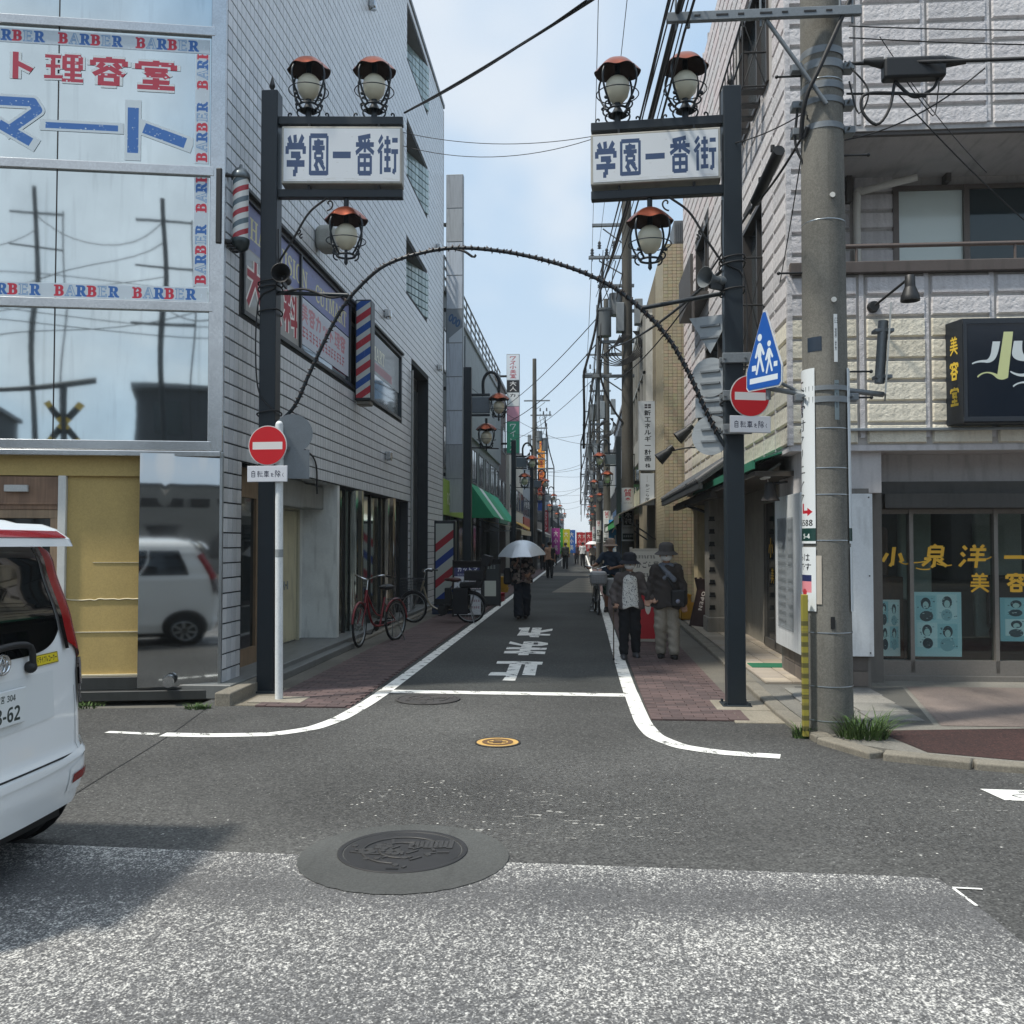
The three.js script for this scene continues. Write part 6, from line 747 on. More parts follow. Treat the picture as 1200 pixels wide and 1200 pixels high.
board('shop_stand_sign', 'white and red stand sign behind the walking women', 1.05, 15.6, 0.5, 1.5, 0, printed(192, 512, (c, w, h) => { c.fillStyle = '#c7c2b6'; c.fillRect(0, 0, w, h); scribble(c, 20, 24, 130, 18, '#33302d', rng(2)); write(c, 'かごら屋', 24, 60, 36, 44, 12, '#2a2725', false, 2); scribble(c, 20, 130, 150, 22, '#33302d', rng(4)); c.fillStyle = '#b3202a'; c.fillRect(0, 190, w, 322); c.fillStyle = '#d9d2c6'; c.beginPath(); c.ellipse(100, 300, 22, 70, 0, 0, 7); c.fill(); }), '#b9b3a6', 0.08);
{ const ym = std('#c08e1e', 0.55, 0, 'dirt'), crate = (label, x0, x1, y0, y1, d0, d1) => { const o = thing('crate', label, 'crate', [(x0 + x1) / 2, y0, (d0 + d1) / 2], 'yellow crates by the tile wall'), t = 0.015; part('side', [box(x0, x1, y0, y0 + t, d0, d1), box(x0, x0 + t, y0, y1, d0, d1), box(x1 - t, x1, y0, y1, d0, d1), box(x0, x1, y0, y1, d0, d0 + t), box(x0, x1, y0, y1, d1 - t, d1)], ym, o); part('rim', [box(x0 - 0.01, x1 + 0.01, y1 - 0.04, y1 - 0.01, d0 - 0.012, d0 - 0.001), box(x0 - 0.01, x1 + 0.01, y0 + (y1 - y0) * 0.45, y0 + (y1 - y0) * 0.55, d0 - 0.01, d0 - 0.001)], ym, o); };
  crate('large yellow plastic crate on the floor beside the easel sign', 1.98, 2.52, 0.07, 0.4, 19.2, 19.6); crate('small yellow plastic crate set behind the large one', 1.98, 2.24, 0.07, 0.55, 19.75, 20.05); }
// ---------- people: smooth bodies from tapered capsules ----------
// capsule: [ax, ay, az, bx, by, bz, ra, rb]; optional 9th value squashes depth (z)
function field(caps, k) {
  const cs = caps.map((c) => { const dx = c[3] - c[0], dy = c[4] - c[1], dz = c[5] - c[2]; return [...c.slice(0, 8), dx, dy, dz, dx * dx + dy * dy + dz * dz || 1e-9, c[8] || 1]; });
  return (x, y, z) => { let s = 0, m = 1e9; const e = []; for (const c of cs) { const zz = (z - c[2]) , t = Math.max(0, Math.min(1, ((x - c[0]) * c[8] + (y - c[1]) * c[9] + zz * c[10]) / c[11])), px = x - c[0] - c[8] * t, py = y - c[1] - c[9] * t, pz = (zz - c[10] * t) / c[12], v = Math.sqrt(px * px + py * py + pz * pz) - (c[6] + (c[7] - c[6]) * t); if (v < m) m = v; e.push(v); } for (const v of e) if (v - m < k * 6) s += Math.exp(-(v - m) / k); return m - k * Math.log(s); };
}
const mcs = new Map();
function skin(caps, res = 56, k = 0.012, cut, wr = 0) {
  let lo = [9, 9, 9], hi = [-9, -9, -9]; for (const c of caps) for (const [o, r] of [[0, 6], [3, 7]]) for (let q = 0; q < 3; q++) { lo[q] = Math.min(lo[q], c[o + q] - c[r] * 1.25 - 0.03); hi[q] = Math.max(hi[q], c[o + q] + c[r] * 1.25 + 0.03); }
  if (!mcs.has(res)) mcs.set(res, new MarchingCubes(res, M.black, false, false, 60000)); const mc = mcs.get(res), fa = field(caps, k), f0 = wr ? (x, y, z) => fa(x, y, z) + wr * (Math.sin(x * 34 + y * 21 + z * 9) * Math.sin(y * 27 - z * 24 + x * 8) + 0.5 * Math.sin(y * 61 + x * 30)) : fa, f = cut === undefined ? f0 : (x, y, z) => Math.max(f0(x, y, z), cut + 0.02 * Math.sin(x * 23 + 1) - y), h = lo.map((a, q) => (hi[q] - a) / 2 * 1.1), c0 = lo.map((a, q) => (hi[q] + a) / 2), half = res / 2;
  mc.reset(); for (let z = 0; z < res; z++) for (let y = 0; y < res; y++) for (let x = 0; x < res; x++) mc.field[x + y * res + z * res * res] = -f(c0[0] + (x - half) / half * h[0], c0[1] + (y - half) / half * h[1], c0[2] + (z - half) / half * h[2]);
  mc.isolation = 0; mc.update(); const n = mc.count, pos = new Float32Array(n * 3), nor = new Float32Array(n * 3), uv = new Float32Array(n * 2), e = 0.004;
  for (let i = 0; i < n; i++) { const x = c0[0] + mc.positionArray[i * 3] * h[0], y = c0[1] + mc.positionArray[i * 3 + 1] * h[1], z = c0[2] + mc.positionArray[i * 3 + 2] * h[2]; pos.set([x, y, z], i * 3); const a = f(x + e, y, z) - f(x - e, y, z), b = f(x, y + e, z) - f(x, y - e, z), d = f(x, y, z + e) - f(x, y, z - e), l = Math.hypot(a, b, d) || 1; nor.set([a / l, b / l, d / l], i * 3); uv.set([x + z * 0.3, y], i * 2); }
  const g = new THREE.BufferGeometry(); g.setAttribute('position', new THREE.BufferAttribute(pos, 3)); g.setAttribute('normal', new THREE.BufferAttribute(nor, 3)); g.setAttribute('uv', new THREE.BufferAttribute(uv, 2)); return g;
}
// a half-closed hand: wrist at the origin, fingers along -y curling to +z, thumb on +x
const handGeo = (() => { const c = []; [-0.028, -0.0095, 0.0095, 0.027].forEach((x, i) => { const s = [0.82, 1, 1.05, 0.95][i]; c.push([x * 0.6, 0, 0, x, -0.075, 0, 0.0155, 0.0125]); let y = -0.075, z = 0, a = 0.45; for (const l of [0.036, 0.025, 0.019]) { const y2 = y - Math.cos(a) * l * s, z2 = z + Math.sin(a) * l * s; c.push([x, y, z, x, y2, z2, 0.0092, 0.008]); y = y2; z = z2; a += 0.55; } }); c.push([0.018, -0.012, 0, 0.042, -0.045, 0.012, 0.014, 0.011], [0.042, -0.045, 0.012, 0.047, -0.072, 0.026, 0.0105, 0.009], [0, 0.02, 0, 0, -0.02, 0, 0.024, 0.026]); return skin(c, 40, 0.003); })();
const J = { head: [0, 1.47, 0.01], neck: [0, 1.34, -0.01], chest: [0, 1.2, 0], waist: [0, 1.0, 0.01], shL: [-0.155, 1.27, 0], shR: [0.155, 1.27, 0], elL: [-0.21, 1.02, -0.03], elR: [0.21, 1.02, -0.03], wrL: [-0.22, 0.8, 0.05], wrR: [0.22, 0.8, 0.05], hpL: [-0.085, 0.85, 0], hpR: [0.085, 0.85, 0], knL: [-0.09, 0.46, 0.04], knR: [0.09, 0.46, -0.02], anL: [-0.09, 0.08, 0.06], anR: [0.09, 0.08, -0.1] };
const seg = (a, b, r0, r1, sq) => [...a, ...b, r0, r1, sq || 1];
const feminine = 1;
function person(label, x, d, ry, s, spec, group) {
  const o = thing('person', label, 'person', [x, 0, d], group), j = { ...J, ...(spec.j || {}) }, res = spec.res || 52, b = baseOf.get(o);
  const W = (gs) => [gs].flat(3).map((g) => g.clone().scale(s, s, s).rotateY(ry).translate(b.x, b.y, b.z)), sk = std(spec.skin || '#a9806a', 0.6, 0, null);
  const H = j.head, head = [[H[0], H[1] + 0.03, H[2] - 0.012, H[0], H[1] + 0.015, H[2], 0.088, 0.086], [H[0], H[1] - 0.03, H[2] + 0.015, H[0], H[1] - 0.075, H[2] + 0.035, 0.068, 0.042], [H[0], H[1] + 0.0, H[2] + 0.09, H[0], H[1] - 0.022, H[2] + 0.104, 0.01, 0.014], [H[0] - 0.086, H[1] + 0.0, H[2], H[0] - 0.086, H[1] - 0.03, H[2], 0.014, 0.011], [H[0] + 0.086, H[1] + 0.0, H[2], H[0] + 0.086, H[1] - 0.03, H[2], 0.014, 0.011], seg(j.neck, [H[0], H[1] - 0.05, H[2]], 0.052, 0.05)];
  const limbs = [seg(j.chest, j.waist, 0.115, 0.1, 0.75), seg(j.shL, j.shR, 0.055, 0.055), seg(j.neck, j.chest, 0.05, 0.1), seg(j.waist, j.hpL, 0.1, 0.09), seg(j.waist, j.hpR, 0.1, 0.09)];
  for (const q of ['L', 'R']) limbs.push(seg(j['sh' + q], j['el' + q], 0.045, 0.036), seg(j['el' + q], j['wr' + q], 0.036, 0.024), seg(j['hp' + q], j['kn' + q], 0.08, 0.052), seg(j['kn' + q], j['an' + q], 0.05, 0.033));
  const hands = ['L', 'R'].map((q) => { const a = new THREE.Vector3(...j['el' + q]), c = new THREE.Vector3(...j['wr' + q]), dir = c.clone().sub(a).normalize(), m = handGeo.clone(); if (q === 'R') { m.scale(-1, 1, 1); const p = m.attributes.position, nn = m.attributes.normal; for (let i = 0; i < p.count; i += 3) for (const at of [p, nn]) { const t = [at.getX(i + 1), at.getY(i + 1), at.getZ(i + 1)]; at.setXYZ(i + 1, at.getX(i + 2), at.getY(i + 2), at.getZ(i + 2)); at.setXYZ(i + 2, ...t); } } return m.applyQuaternion(new THREE.Quaternion().setFromUnitVectors(new THREE.Vector3(0, -1, 0), dir)).translate(c.x, c.y, c.z); });
  const body = part('body', W([skin(limbs, res, 0.014), skin(head, Math.max(40, res - 8), 0.008), ...hands]), sk, o);
  part('eyes', W([-1, 1].map((q) => new THREE.SphereGeometry(0.011, 8, 6).scale(1.3, 0.7, 0.6).translate(H[0] + q * 0.033, H[1] + 0.012, H[2] + 0.081))), M.dark, o); part('mouth', W(new THREE.SphereGeometry(0.02, 8, 6).scale(1, 0.25, 0.4).translate(H[0], H[1] - 0.062, H[2] + 0.078)), std('#7d4a44', 0.6, 0, null), o);
  // clothes
  const t = spec.top, hemY = t.hem || 0.8, sl = t.sleeve === undefined ? 1 : t.sleeve, mid = (a, c, q) => a.map((v, i) => v + (c[i] - v) * q), topC = [seg([j.chest[0], j.chest[1] + 0.02, j.chest[2]], [j.waist[0], hemY + 0.06, j.waist[2]], 0.135, t.flare || 0.15, 0.8), [j.shL[0], j.shL[1] - 0.015, j.shL[2], j.shR[0], j.shR[1] - 0.015, j.shR[2], 0.066, 0.066], seg(mid(j.neck, j.chest, 0.2), j.chest, 0.05, 0.12, 0.9), [-0.07, hemY + 0.02, 0, 0.07, hemY + 0.02, 0, t.flare || 0.12, t.flare || 0.12, 0.85], [-0.06, 1.0, 0, -0.075, hemY + 0.02, 0, 0.115, 0.13, 0.95], [0.06, 1.0, 0, 0.075, hemY + 0.02, 0, 0.115, 0.13, 0.95]];
  for (const q of ['L', 'R']) { const e2 = sl > 0.5 ? j['el' + q] : mid(j['sh' + q], j['el' + q], sl * 2); topC.push(seg(j['sh' + q], e2, 0.064, t.cuff || 0.056)); if (sl > 0.5) topC.push(seg(j['el' + q], mid(j['el' + q], j['wr' + q], (sl - 0.5) * 1.86), 0.056, t.cuff || 0.045)); }
  part(t.name || 'jacket', W(skin(topC, res, 0.016, hemY, 0.006)), t.mat || std(t.color, 0.85), o);
  const bt = spec.bottom, bC = [[-0.06, 0.9, 0.005, 0.06, 0.9, 0.005, 0.1, 0.1, 0.9]]; for (const q of ['L', 'R']) { const k2 = bt.len || 1, an = j['an' + q]; bC.push(seg([j['hp' + q][0], 0.88, j['hp' + q][2]], j['kn' + q], 0.093, bt.knee || 0.075)); if (k2 > 0.5) bC.push(seg(j['kn' + q], [an[0], an[1] + 0.035, an[2]], bt.knee || 0.075, bt.hem || 0.062)); }
  part(bt.name || 'trousers', W(skin(bC, res, 0.014, undefined, 0.006)), std(bt.color, 0.88), o);
  for (const q of ['L', 'R']) { const a = j['an' + q], y = Math.max(0.045, a[1] - 0.05); part('shoe', W(skin([[a[0], y, a[2] - 0.02, a[0] + (q === 'L' ? -0.012 : 0.012), y - 0.008, a[2] + 0.13, 0.046, 0.034], [a[0], a[1] + 0.01, a[2], a[0], y, a[2], 0.044, 0.046]], 32, 0.012)), std(spec.shoe || '#1a1a1b', 0.6), o); }
  if (spec.hair) part('hair', W(new THREE.SphereGeometry(0.104, 18, 12, 0, 6.2832, 0, 1.75).rotateX(-0.45).translate(H[0], H[1] + 0.028, H[2] - 0.012)), std(spec.hair, 0.8), o);
  if (spec.hat) part('hat', W(lathe([[0, 0.12], [0.05, 0.118], [0.09, 0.1], [0.104, 0.07], [0.112, 0.0], [0.118, -0.01], [0.165, -0.045], [0.168, -0.052], [0.11, -0.02]], new THREE.Vector3(0, 0, 0), 28).scale(1, 1, 1.08).rotateX(0.08).translate(H[0], H[1] + 0.055, H[2] - 0.005)), std(spec.hat, 0.9), o);
  if (spec.mask) part('face_mask', W(skin([[H[0] - 0.03, H[1] - 0.035, H[2] + 0.05, H[0] + 0.03, H[1] - 0.035, H[2] + 0.05, 0.052, 0.052], [H[0], H[1] - 0.03, H[2] + 0.075, H[0], H[1] - 0.06, H[2] + 0.066, 0.034, 0.032]], 36, 0.008)), M.white, o);
  if (spec.extra) spec.extra(o, W, j);
  return o;
}
const v3 = (x, y, z) => new THREE.Vector3(x, y, z);
const dotted = printed(256, 256, (c) => { c.fillStyle = '#cfcfca'; c.fillRect(0, 0, 256, 256); const r2 = rng(5); c.fillStyle = '#3a3f48'; for (let i = 0; i < 150; i++) { c.beginPath(); c.ellipse(r2() * 256, r2() * 256, 3 + r2() * 4, 2 + r2() * 3, r2() * 3, 0, 7); c.fill(); } }, 0.9); dotted.map.wrapS = dotted.map.wrapT = THREE.RepeatWrapping; dotted.map.repeat.set(3, 3);
const floral = printed(256, 256, (c) => { c.fillStyle = '#17161a'; c.fillRect(0, 0, 256, 256); const r2 = rng(15), cs = ['#7d6f6c', '#8c7f78', '#6a5450', '#94897f']; for (let i = 0; i < 46; i++) { c.fillStyle = cs[i % 4]; const x = r2() * 256, y = r2() * 256; for (let k = 0; k < 5; k++) { c.beginPath(); c.ellipse(x + Math.cos(k * 1.26) * 12, y + Math.sin(k * 1.26) * 12, 13, 9, k, 0, 7); c.fill(); } } }, 0.9); floral.map.wrapS = floral.map.wrapT = THREE.RepeatWrapping; floral.map.repeat.set(2, 2);
person('person in navy hat and mask with grey jacket, white dotted shirt and a cane', 0.66, 13.3, 0.05, 0.9, { hat: '#1a1c26', mask: 1, skin: '#b08a74', shoe: '#4a4b50', top: { color: '#57504e', hem: 0.78, flare: 0.16, cuff: 0.056 }, bottom: { color: '#15171d', hem: 0.07, knee: 0.08 }, j: { elL: [-0.25, 1.03, -0.02], wrL: [-0.24, 0.86, 0.16], elR: [0.25, 1.03, 0.0], wrR: [0.33, 0.94, 0.07], anL: [-0.1, 0.08, 0.08], anR: [0.1, 0.1, -0.06] },
  extra: (o, W, j) => { part('shirt', W(skin([seg([-0.035, 1.22, 0.075], [-0.05, 0.8, 0.11], 0.07, 0.085, 0.62), seg([0.035, 1.22, 0.075], [0.05, 0.8, 0.11], 0.07, 0.085, 0.62), seg([0, 1.3, 0.045], [0, 1.2, 0.08], 0.045, 0.085, 0.7)], 44, 0.01, 0.79)), dotted, o); } });
{ const c = thing('walking_cane', 'thin dark walking cane held by the person in navy hat', 'cane', [0.42, 0, 13.12]); part('shaft', rod(V(0.43, 0, 13.08), V(0.43, 0.74, 13.13), 0.008, 0.01, 8), std('#5a4a3c', 0.5), c); part('handle', pipe([V(0.43, 0.73, 13.13), V(0.43, 0.78, 13.12), V(0.43, 0.775, 13.05), V(0.43, 0.745, 13.04)], 0.012, 12, 7), std('#3a2d25', 0.5), c); part('tip', rod(V(0.43, 0, 13.08), V(0.43, 0.03, 13.082), 0.013), M.rubber, c); }
person('person in grey hat and mask with dark jacket and pale trousers holding hands', 1.17, 13.3, -0.06, 0.985, { hat: '#4d4a49', mask: 1, skin: '#b08a74', shoe: '#131314', top: { color: '#3b3634', hem: 0.72, flare: 0.155, cuff: 0.05 }, bottom: { color: '#9a9386', hem: 0.075, knee: 0.085 }, j: { elL: [-0.24, 1.03, 0.0], wrL: [-0.26, 0.85, 0.07], elR: [0.23, 1.02, -0.02], wrR: [0.24, 0.78, 0.06], anL: [-0.08, 0.08, -0.02], anR: [0.1, 0.08, 0.1] },
  extra: (o, W) => { part('scarf', W([skin([seg([-0.07, 1.31, 0.03], [0.07, 1.31, 0.03], 0.045, 0.045), seg([-0.06, 1.29, 0.08], [0.03, 1.2, 0.115], 0.032, 0.028), seg([0.03, 1.2, 0.12], [0.1, 1.12, 0.12], 0.03, 0.04), seg([0.02, 1.2, 0.12], [-0.03, 1.14, 0.12], 0.02, 0.03)], 40, 0.008)]), std('#6d7480', 0.85), o); part('shoulder_patch', W(skin([seg([0.13, 1.33, 0.0], [0.2, 1.27, 0.01], 0.03, 0.035)], 24, 0.01)), std('#8f8c88', 0.8), o); const bg = part('crossbody_bag', W([rbox(0.06, 0.26, 0.74, 0.98, -0.2, -0.12, 0.03, 3)]), std('#14161b', 0.6), o); part('strap', W([pipe([v3(-0.1, 1.3, 0.09), v3(0.0, 1.15, 0.135), v3(0.1, 1.0, 0.15), v3(0.16, 0.95, 0.15)], 0.014, 16, 6)]), M.black, bg); part('emblem', W(ball(v3(0.15, 0.82, 0.2), 0.03)), std('#8b8fa2', 0.5), bg); } });
person('person in floral dark top and navy wide trousers under a silver parasol', -1.27, 20.1, 0.02, 0.985, { hair: '#15120f', skin: '#a9806a', shoe: '#2a2423', top: { mat: floral, hem: 0.78, flare: 0.16, name: 'blouse', sleeve: 0.75 }, bottom: { color: '#1c2431', hem: 0.11, knee: 0.095 }, j: { elL: [-0.22, 1.05, 0.06], wrL: [-0.12, 1.2, 0.18], elR: [0.22, 1.03, 0.02], wrR: [0.14, 0.95, 0.18], anL: [-0.07, 0.08, 0.05], anR: [0.06, 0.09, -0.16] },
  extra: (o, W) => { part('shoulder_bag', W([rbox(-0.4, -0.22, 0.74, 1.1, -0.14, 0.08, 0.06, 3)]), std('#17171a', 0.6), o); } });
{ // parasol with eight panels
  const u = thing('parasol', 'silver white parasol held over the person in floral top', 'parasol', [-1.27, 1.3, 20.0]), N = 8, pan = (i) => { const pos = [], idx = [], uv = []; for (let a = 0; a <= 6; a++) for (let q = 0; q <= 8; q++) { const th = (i + a / 6) / N * 6.2832 + 0.35, t = q / 8, sag = 1 - 0.06 * Math.sin(a / 6 * Math.PI) * t, r = 0.53 * t * sag; pos.push(Math.cos(th) * r, 0.31 * (1 - Math.pow(t, 2.1)) + 0.01 * Math.sin(a / 6 * Math.PI) * t, Math.sin(th) * r); uv.push(a / 6, t); } for (let a = 0; a < 6; a++) for (let q = 0; q < 8; q++) { const k = a * 9 + q; idx.push(k, k + 1, k + 9, k + 1, k + 10, k + 9); } const g = new THREE.BufferGeometry(); g.setAttribute('position', new THREE.Float32BufferAttribute(pos, 3)); g.setAttribute('uv', new THREE.Float32BufferAttribute(uv, 2)); g.setIndex(idx); g.computeVertexNormals(); return g.rotateZ(0.04).rotateX(0.1).translate(-1.27, 1.36, -20.0); };
  for (let i = 0; i < N; i++) part('panel', pan(i), std('#c9d2da', 0.32, 0.35), u); part('shaft', rod(V(-1.29, 1.15, 19.92), V(-1.27, 1.74, 20.0), 0.007), M.steel, u); part('tip', rod(V(-1.27, 1.66, 20.0), V(-1.272, 1.76, 20.01), 0.007), M.white, u); part('handle', rod(V(-1.3, 1.08, 19.9), V(-1.29, 1.18, 19.92), 0.013), M.black, u); }
person('person in pale cap and blue shirt pushing a bicycle with a full basket', 0.66, 22.25, -0.12, 1.05, { hat: '#9d8d82', skin: '#8f6a54', shoe: '#3b3a3a', top: { color: '#1d3146', hem: 0.82, flare: 0.14, sleeve: 0.4, name: 'shirt' }, bottom: { color: '#24423a', hem: 0.06, knee: 0.085, len: 0.5, name: 'shorts' }, j: { elL: [-0.3, 1.06, 0.12], wrL: [-0.42, 1.0, 0.3], elR: [0.26, 1.02, 0.02], wrR: [0.05, 0.98, 0.2] } });
bicycle('bicycle', 'bicycle with grey bag in front basket pushed by the person in blue shirt', 0.33, 21.9, -Math.PI / 2 + 0.06, { frame: '#33373a', r: 0.32, wb: 1.05, low: true, basket: '#9aa0a4', extra: (o, W, v, rod_, hx, r) => { part('bag', W([rbox(hx - 0.13, hx + 0.17, r + 0.36, r + 0.66, -0.18, 0.18, 0.06, 3)]), std('#b4b7ba', 0.7), o); part('side_bag', W([rbox(hx - 0.3, hx - 0.05, r + 0.08, r + 0.5, 0.2, 0.42, 0.05, 3)]), std('#a3a7aa', 0.6), o); } });
person('person seen from behind in half beige half black shirt walking away', -1.5, 44, Math.PI, 1.06, { hair: '#15120f', res: 40, top: { color: '#b58f78', hem: 0.8, sleeve: 0.45, name: 'shirt' }, bottom: { color: '#16171a', hem: 0.07 }, extra: (o, W) => part('dark_half', W(skin([seg([-0.11, 1.22, -0.02], [-0.1, 0.88, -0.01], 0.1, 0.11, 1.05), seg([-0.16, 1.27, 0], [-0.2, 1.1, -0.02], 0.07, 0.062)], 36, 0.014)), M.black, o), j: { anL: [-0.09, 0.1, -0.18], anR: [0.09, 0.08, 0.12] } });
const far = 'people far along the alley';
[[0.05, 68, Math.PI, 1.06, '#c9cbcc', '#1d2024', 'person in white shirt walking away far up the alley'], [0.72, 66, Math.PI, 0.98, '#a89c90', '#24262b', 'person in grey top under a white parasol far up the alley'], [-1.05, 60, Math.PI, 1.04, '#2d3230', '#1d1f22', 'person in dark shirt far up the alley between the coloured banners'], [-0.42, 74, 0, 1.0, '#3a2730', '#202228', 'person in dark red top far up the alley beside the white shirt'], [-2.35, 57, 0, 1.02, '#20242c', '#1a1b1e', 'person in black clothes standing far left by the shop fronts'], [-2.0, 70, Math.PI, 1.0, '#7d7f88', '#26282d', 'person in pale grey shirt far left by the shop fronts'], [1.15, 80, 0, 1.0, '#54607a', '#26282d', 'person in blue grey shirt far right by the shop fronts']].forEach(([x, d, ry, s, c1, c2, label], i) => person(label, x, d, ry, s, { res: 34, hair: '#1b1715', top: { color: c1, hem: 0.8, sleeve: 0.45, name: 'shirt' }, bottom: { color: c2 }, j: i % 2 ? { anL: [-0.09, 0.08, -0.14], anR: [0.09, 0.08, 0.14] } : {} }, far));
{ const u = thing('parasol', 'small white parasol far up the alley', 'parasol', [0.72, 1.5, 66]); part('canopy', lathe([[0, 0.22], [0.2, 0.19], [0.38, 0.1], [0.48, 0]], V(0.72, 1.55, 65.9), 12), M.white, u); part('shaft', rod(V(0.72, 1.1, 65.9), V(0.72, 1.78, 65.9), 0.01), M.steel, u); }
// ---------- buildings further along the alley ----------
function shop(side, d0, d1, X, h, col, label, opt = {}) {
  const o = thing(opt.name || 'shop_building', label, 'building', [X, 0, d0]), s = side, xi = X, xo = X + s * (opt.depth || 9), bx = (a, b, y0, y1, e, f) => box(Math.min(a, b), Math.max(a, b), y0, y1, e, f);
  const gf = opt.gf || 2.7, wall = part('wall', [bx(xi, xo, gf, h, d0, d1), bx(xi + s * 0.8, xo, 0, gf, d0, d1), bx(xi, xi + s * 0.8, 0, gf, d0, d0 + 0.25), bx(xi, xi + s * 0.8, 0, gf, d1 - 0.25, d1)], std(col, 0.85, 0, 'dirt'), o);
  part('parapet', bx(xi - s * 0.06, xo, h, h + 0.18, d0 - 0.03, d1 + 0.03), std(opt.cap || '#77787a', 0.7, 0, 'dirt'), o);
  const L = d1 - d0, n = Math.max(2, Math.round(L / 2.4)), fr = std(opt.frame || '#4a4d50', 0.4, 0.4), gm = std('#56636b', 0.06, 0.5, null);
  for (let y = gf + 0.9; y + 1.3 < h; y += 2.8) for (let i = 0; i < n; i++) { const a = d0 + L * (i + 0.16) / n, b = d0 + L * (i + 0.84) / n, w = part('window', [bx(xi - s * 0.03, xi + s * 0.04, y, y + 0.06, a, b), bx(xi - s * 0.03, xi + s * 0.04, y + 1.24, y + 1.3, a, b), bx(xi - s * 0.03, xi + s * 0.04, y + 0.06, y + 1.24, a, a + 0.06), bx(xi - s * 0.03, xi + s * 0.04, y + 0.06, y + 1.24, b - 0.06, b), bx(xi - s * 0.02, xi + s * 0.03, y + 0.06, y + 1.24, (a + b) / 2 - 0.03, (a + b) / 2 + 0.03)], fr, o); part('pane', bx(xi - s * 0.01, xi - s * 0.004, y + 0.06, y + 1.24, a + 0.06, b - 0.06), gm, w); }
  part('shop_front', [bx(xi + s * 0.5, xi + s * 0.56, 0.1, gf - 0.2, d0 + 0.3, d1 - 0.3)], std('#39403f', 0.1, 0.4, null), o); part('shop_mullion', Array.from({ length: n + 1 }, (_, i) => bx(xi + s * 0.42, xi + s * 0.5, 0, gf, d0 + 0.3 + (L - 0.68) * i / n, d0 + 0.38 + (L - 0.68) * i / n)), fr, o);
  if (opt.sign) part('fascia', rbox(Math.min(xi - s * 0.14, xi), Math.max(xi - s * 0.14, xi), gf - 0.1, gf + 0.75, d0 + 0.4, d1 - 0.4, 0.02), std(opt.sign, 0.5), o);
  if (opt.awn) { const ang = Math.atan2(0.55, 1.0); for (let k = 0; k < opt.awn.length; k++) { const a = d0 + 0.4 + (L - 0.8) * k / opt.awn.length, b = d0 + 0.4 + (L - 0.8) * (k + 1) / opt.awn.length; part('awning', [new THREE.BoxGeometry(1.15, 0.02, b - a - 0.02).rotateZ(s * ang).translate(xi - s * 0.5, gf - 0.05, -(a + b) / 2), bx(xi - s * 0.98, xi - s * 0.96, gf - 0.56, gf - 0.32, a, b - 0.02)], std(opt.awn[k], 0.85), o); } }
  return o;
}
const g2 = shop(-1, 26.6, 45.6, -4.0, 8.9, '#7d8385', 'grey clad shop building with roof railing behind the tall blank sign', { cap: '#8d9294', gf: 2.9 });
part('roof_railing', [9.3, 9.6, 9.9].map((y) => rod(V(-3.95, y, 26.8), V(-3.95, y, 45.5), 0.03, 0.03, 6)).concat(Array.from({ length: 15 }, (_, i) => rod(V(-3.95, 9.05, 26.8 + i * 1.33), V(-3.95, 9.9, 26.8 + i * 1.33), 0.025, 0.025, 5))), std('#6b7174', 0.5, 0.4), g2);
part('front_panel', box(-4.0, -3.9, 5.4, 8.6, 31.5, 45.4), std('#868c8e', 0.7, 0, 'dirt'), g2);
shop(-1, 46, 51.5, -4.15, 9.8, '#5a4f49', 'dark brown narrow building beside the stacked vertical signs', { sign: '#3f7f63' });
shop(-1, 52, 64, -4.0, 6.7, '#cfc9bb', 'cream two storey shop with a mustard awning', { awn: ['#b98f2e', '#c7a04a', '#b98f2e'] });
shop(-1, 64.5, 78, -4.1, 7.6, '#9aa0a3', 'pale grey shop building behind the orange vertical sign', { sign: '#b5543c' });
shop(-1, 78.5, 95, -4.0, 6.6, '#8d8478', 'brownish two storey shop far on the left side', { awn: ['#a9a79f', '#c3c0b5'] });
shop(-1, 95.5, 118, -4.1, 7.4, '#7d8790', 'blue grey shop building far on the left side', { sign: '#8d4b52' });
shop(-1, 118.5, 150, -4.0, 6.4, '#a49c90', 'beige low shop row far on the left side', {});
shop(-1, 150.5, 210, -4.0, 7.0, '#868b8f', 'grey shop row at the end of the left side', {});
shop(1, 31, 44, 2.05, 7.4, '#b3aa97', 'cream building behind the first alley utility pole', { awn: ['#2f8f4a', '#2f8f4a', '#d2d6d0'] });
shop(1, 44.5, 58, 2.0, 8.2, '#5b6470', 'slate building with a roof tank on the right side', { sign: '#3d5f86' });
shop(1, 58.5, 76, 2.1, 7.6, '#9da1a0', 'light grey shop building on the right side past the slate one', { awn: ['#8f8b80', '#6f7f8f'] });
shop(1, 76.5, 96, 2.0, 9.0, '#7b7f84', 'tall grey shop building far on the right side', { sign: '#2f4d7d' });
shop(1, 96.5, 120, 2.05, 8.0, '#8c857b', 'brown grey shop building far on the right side', {});
shop(1, 120.5, 150, 2.0, 8.6, '#74797e', 'dark grey shop row far on the right side', {});
shop(1, 150.5, 210, 2.0, 8.0, '#8a8e92', 'grey shop row at the end of the right side', {});
{ const t = thing('roof_tank', 'small blue water tank on the slate building roof', 'water tank', [2.4, 8.4, 45]); part('tank', [rod(V(2.5, 8.6, 45.3), V(2.5, 9.5, 45.3), 0.4, 0.4, 16)], std('#6f8aa3', 0.5), t); part('stand', [rbox(2.1, 2.9, 8.38, 8.6, 44.9, 45.7, 0.01)], M.galv, t); }
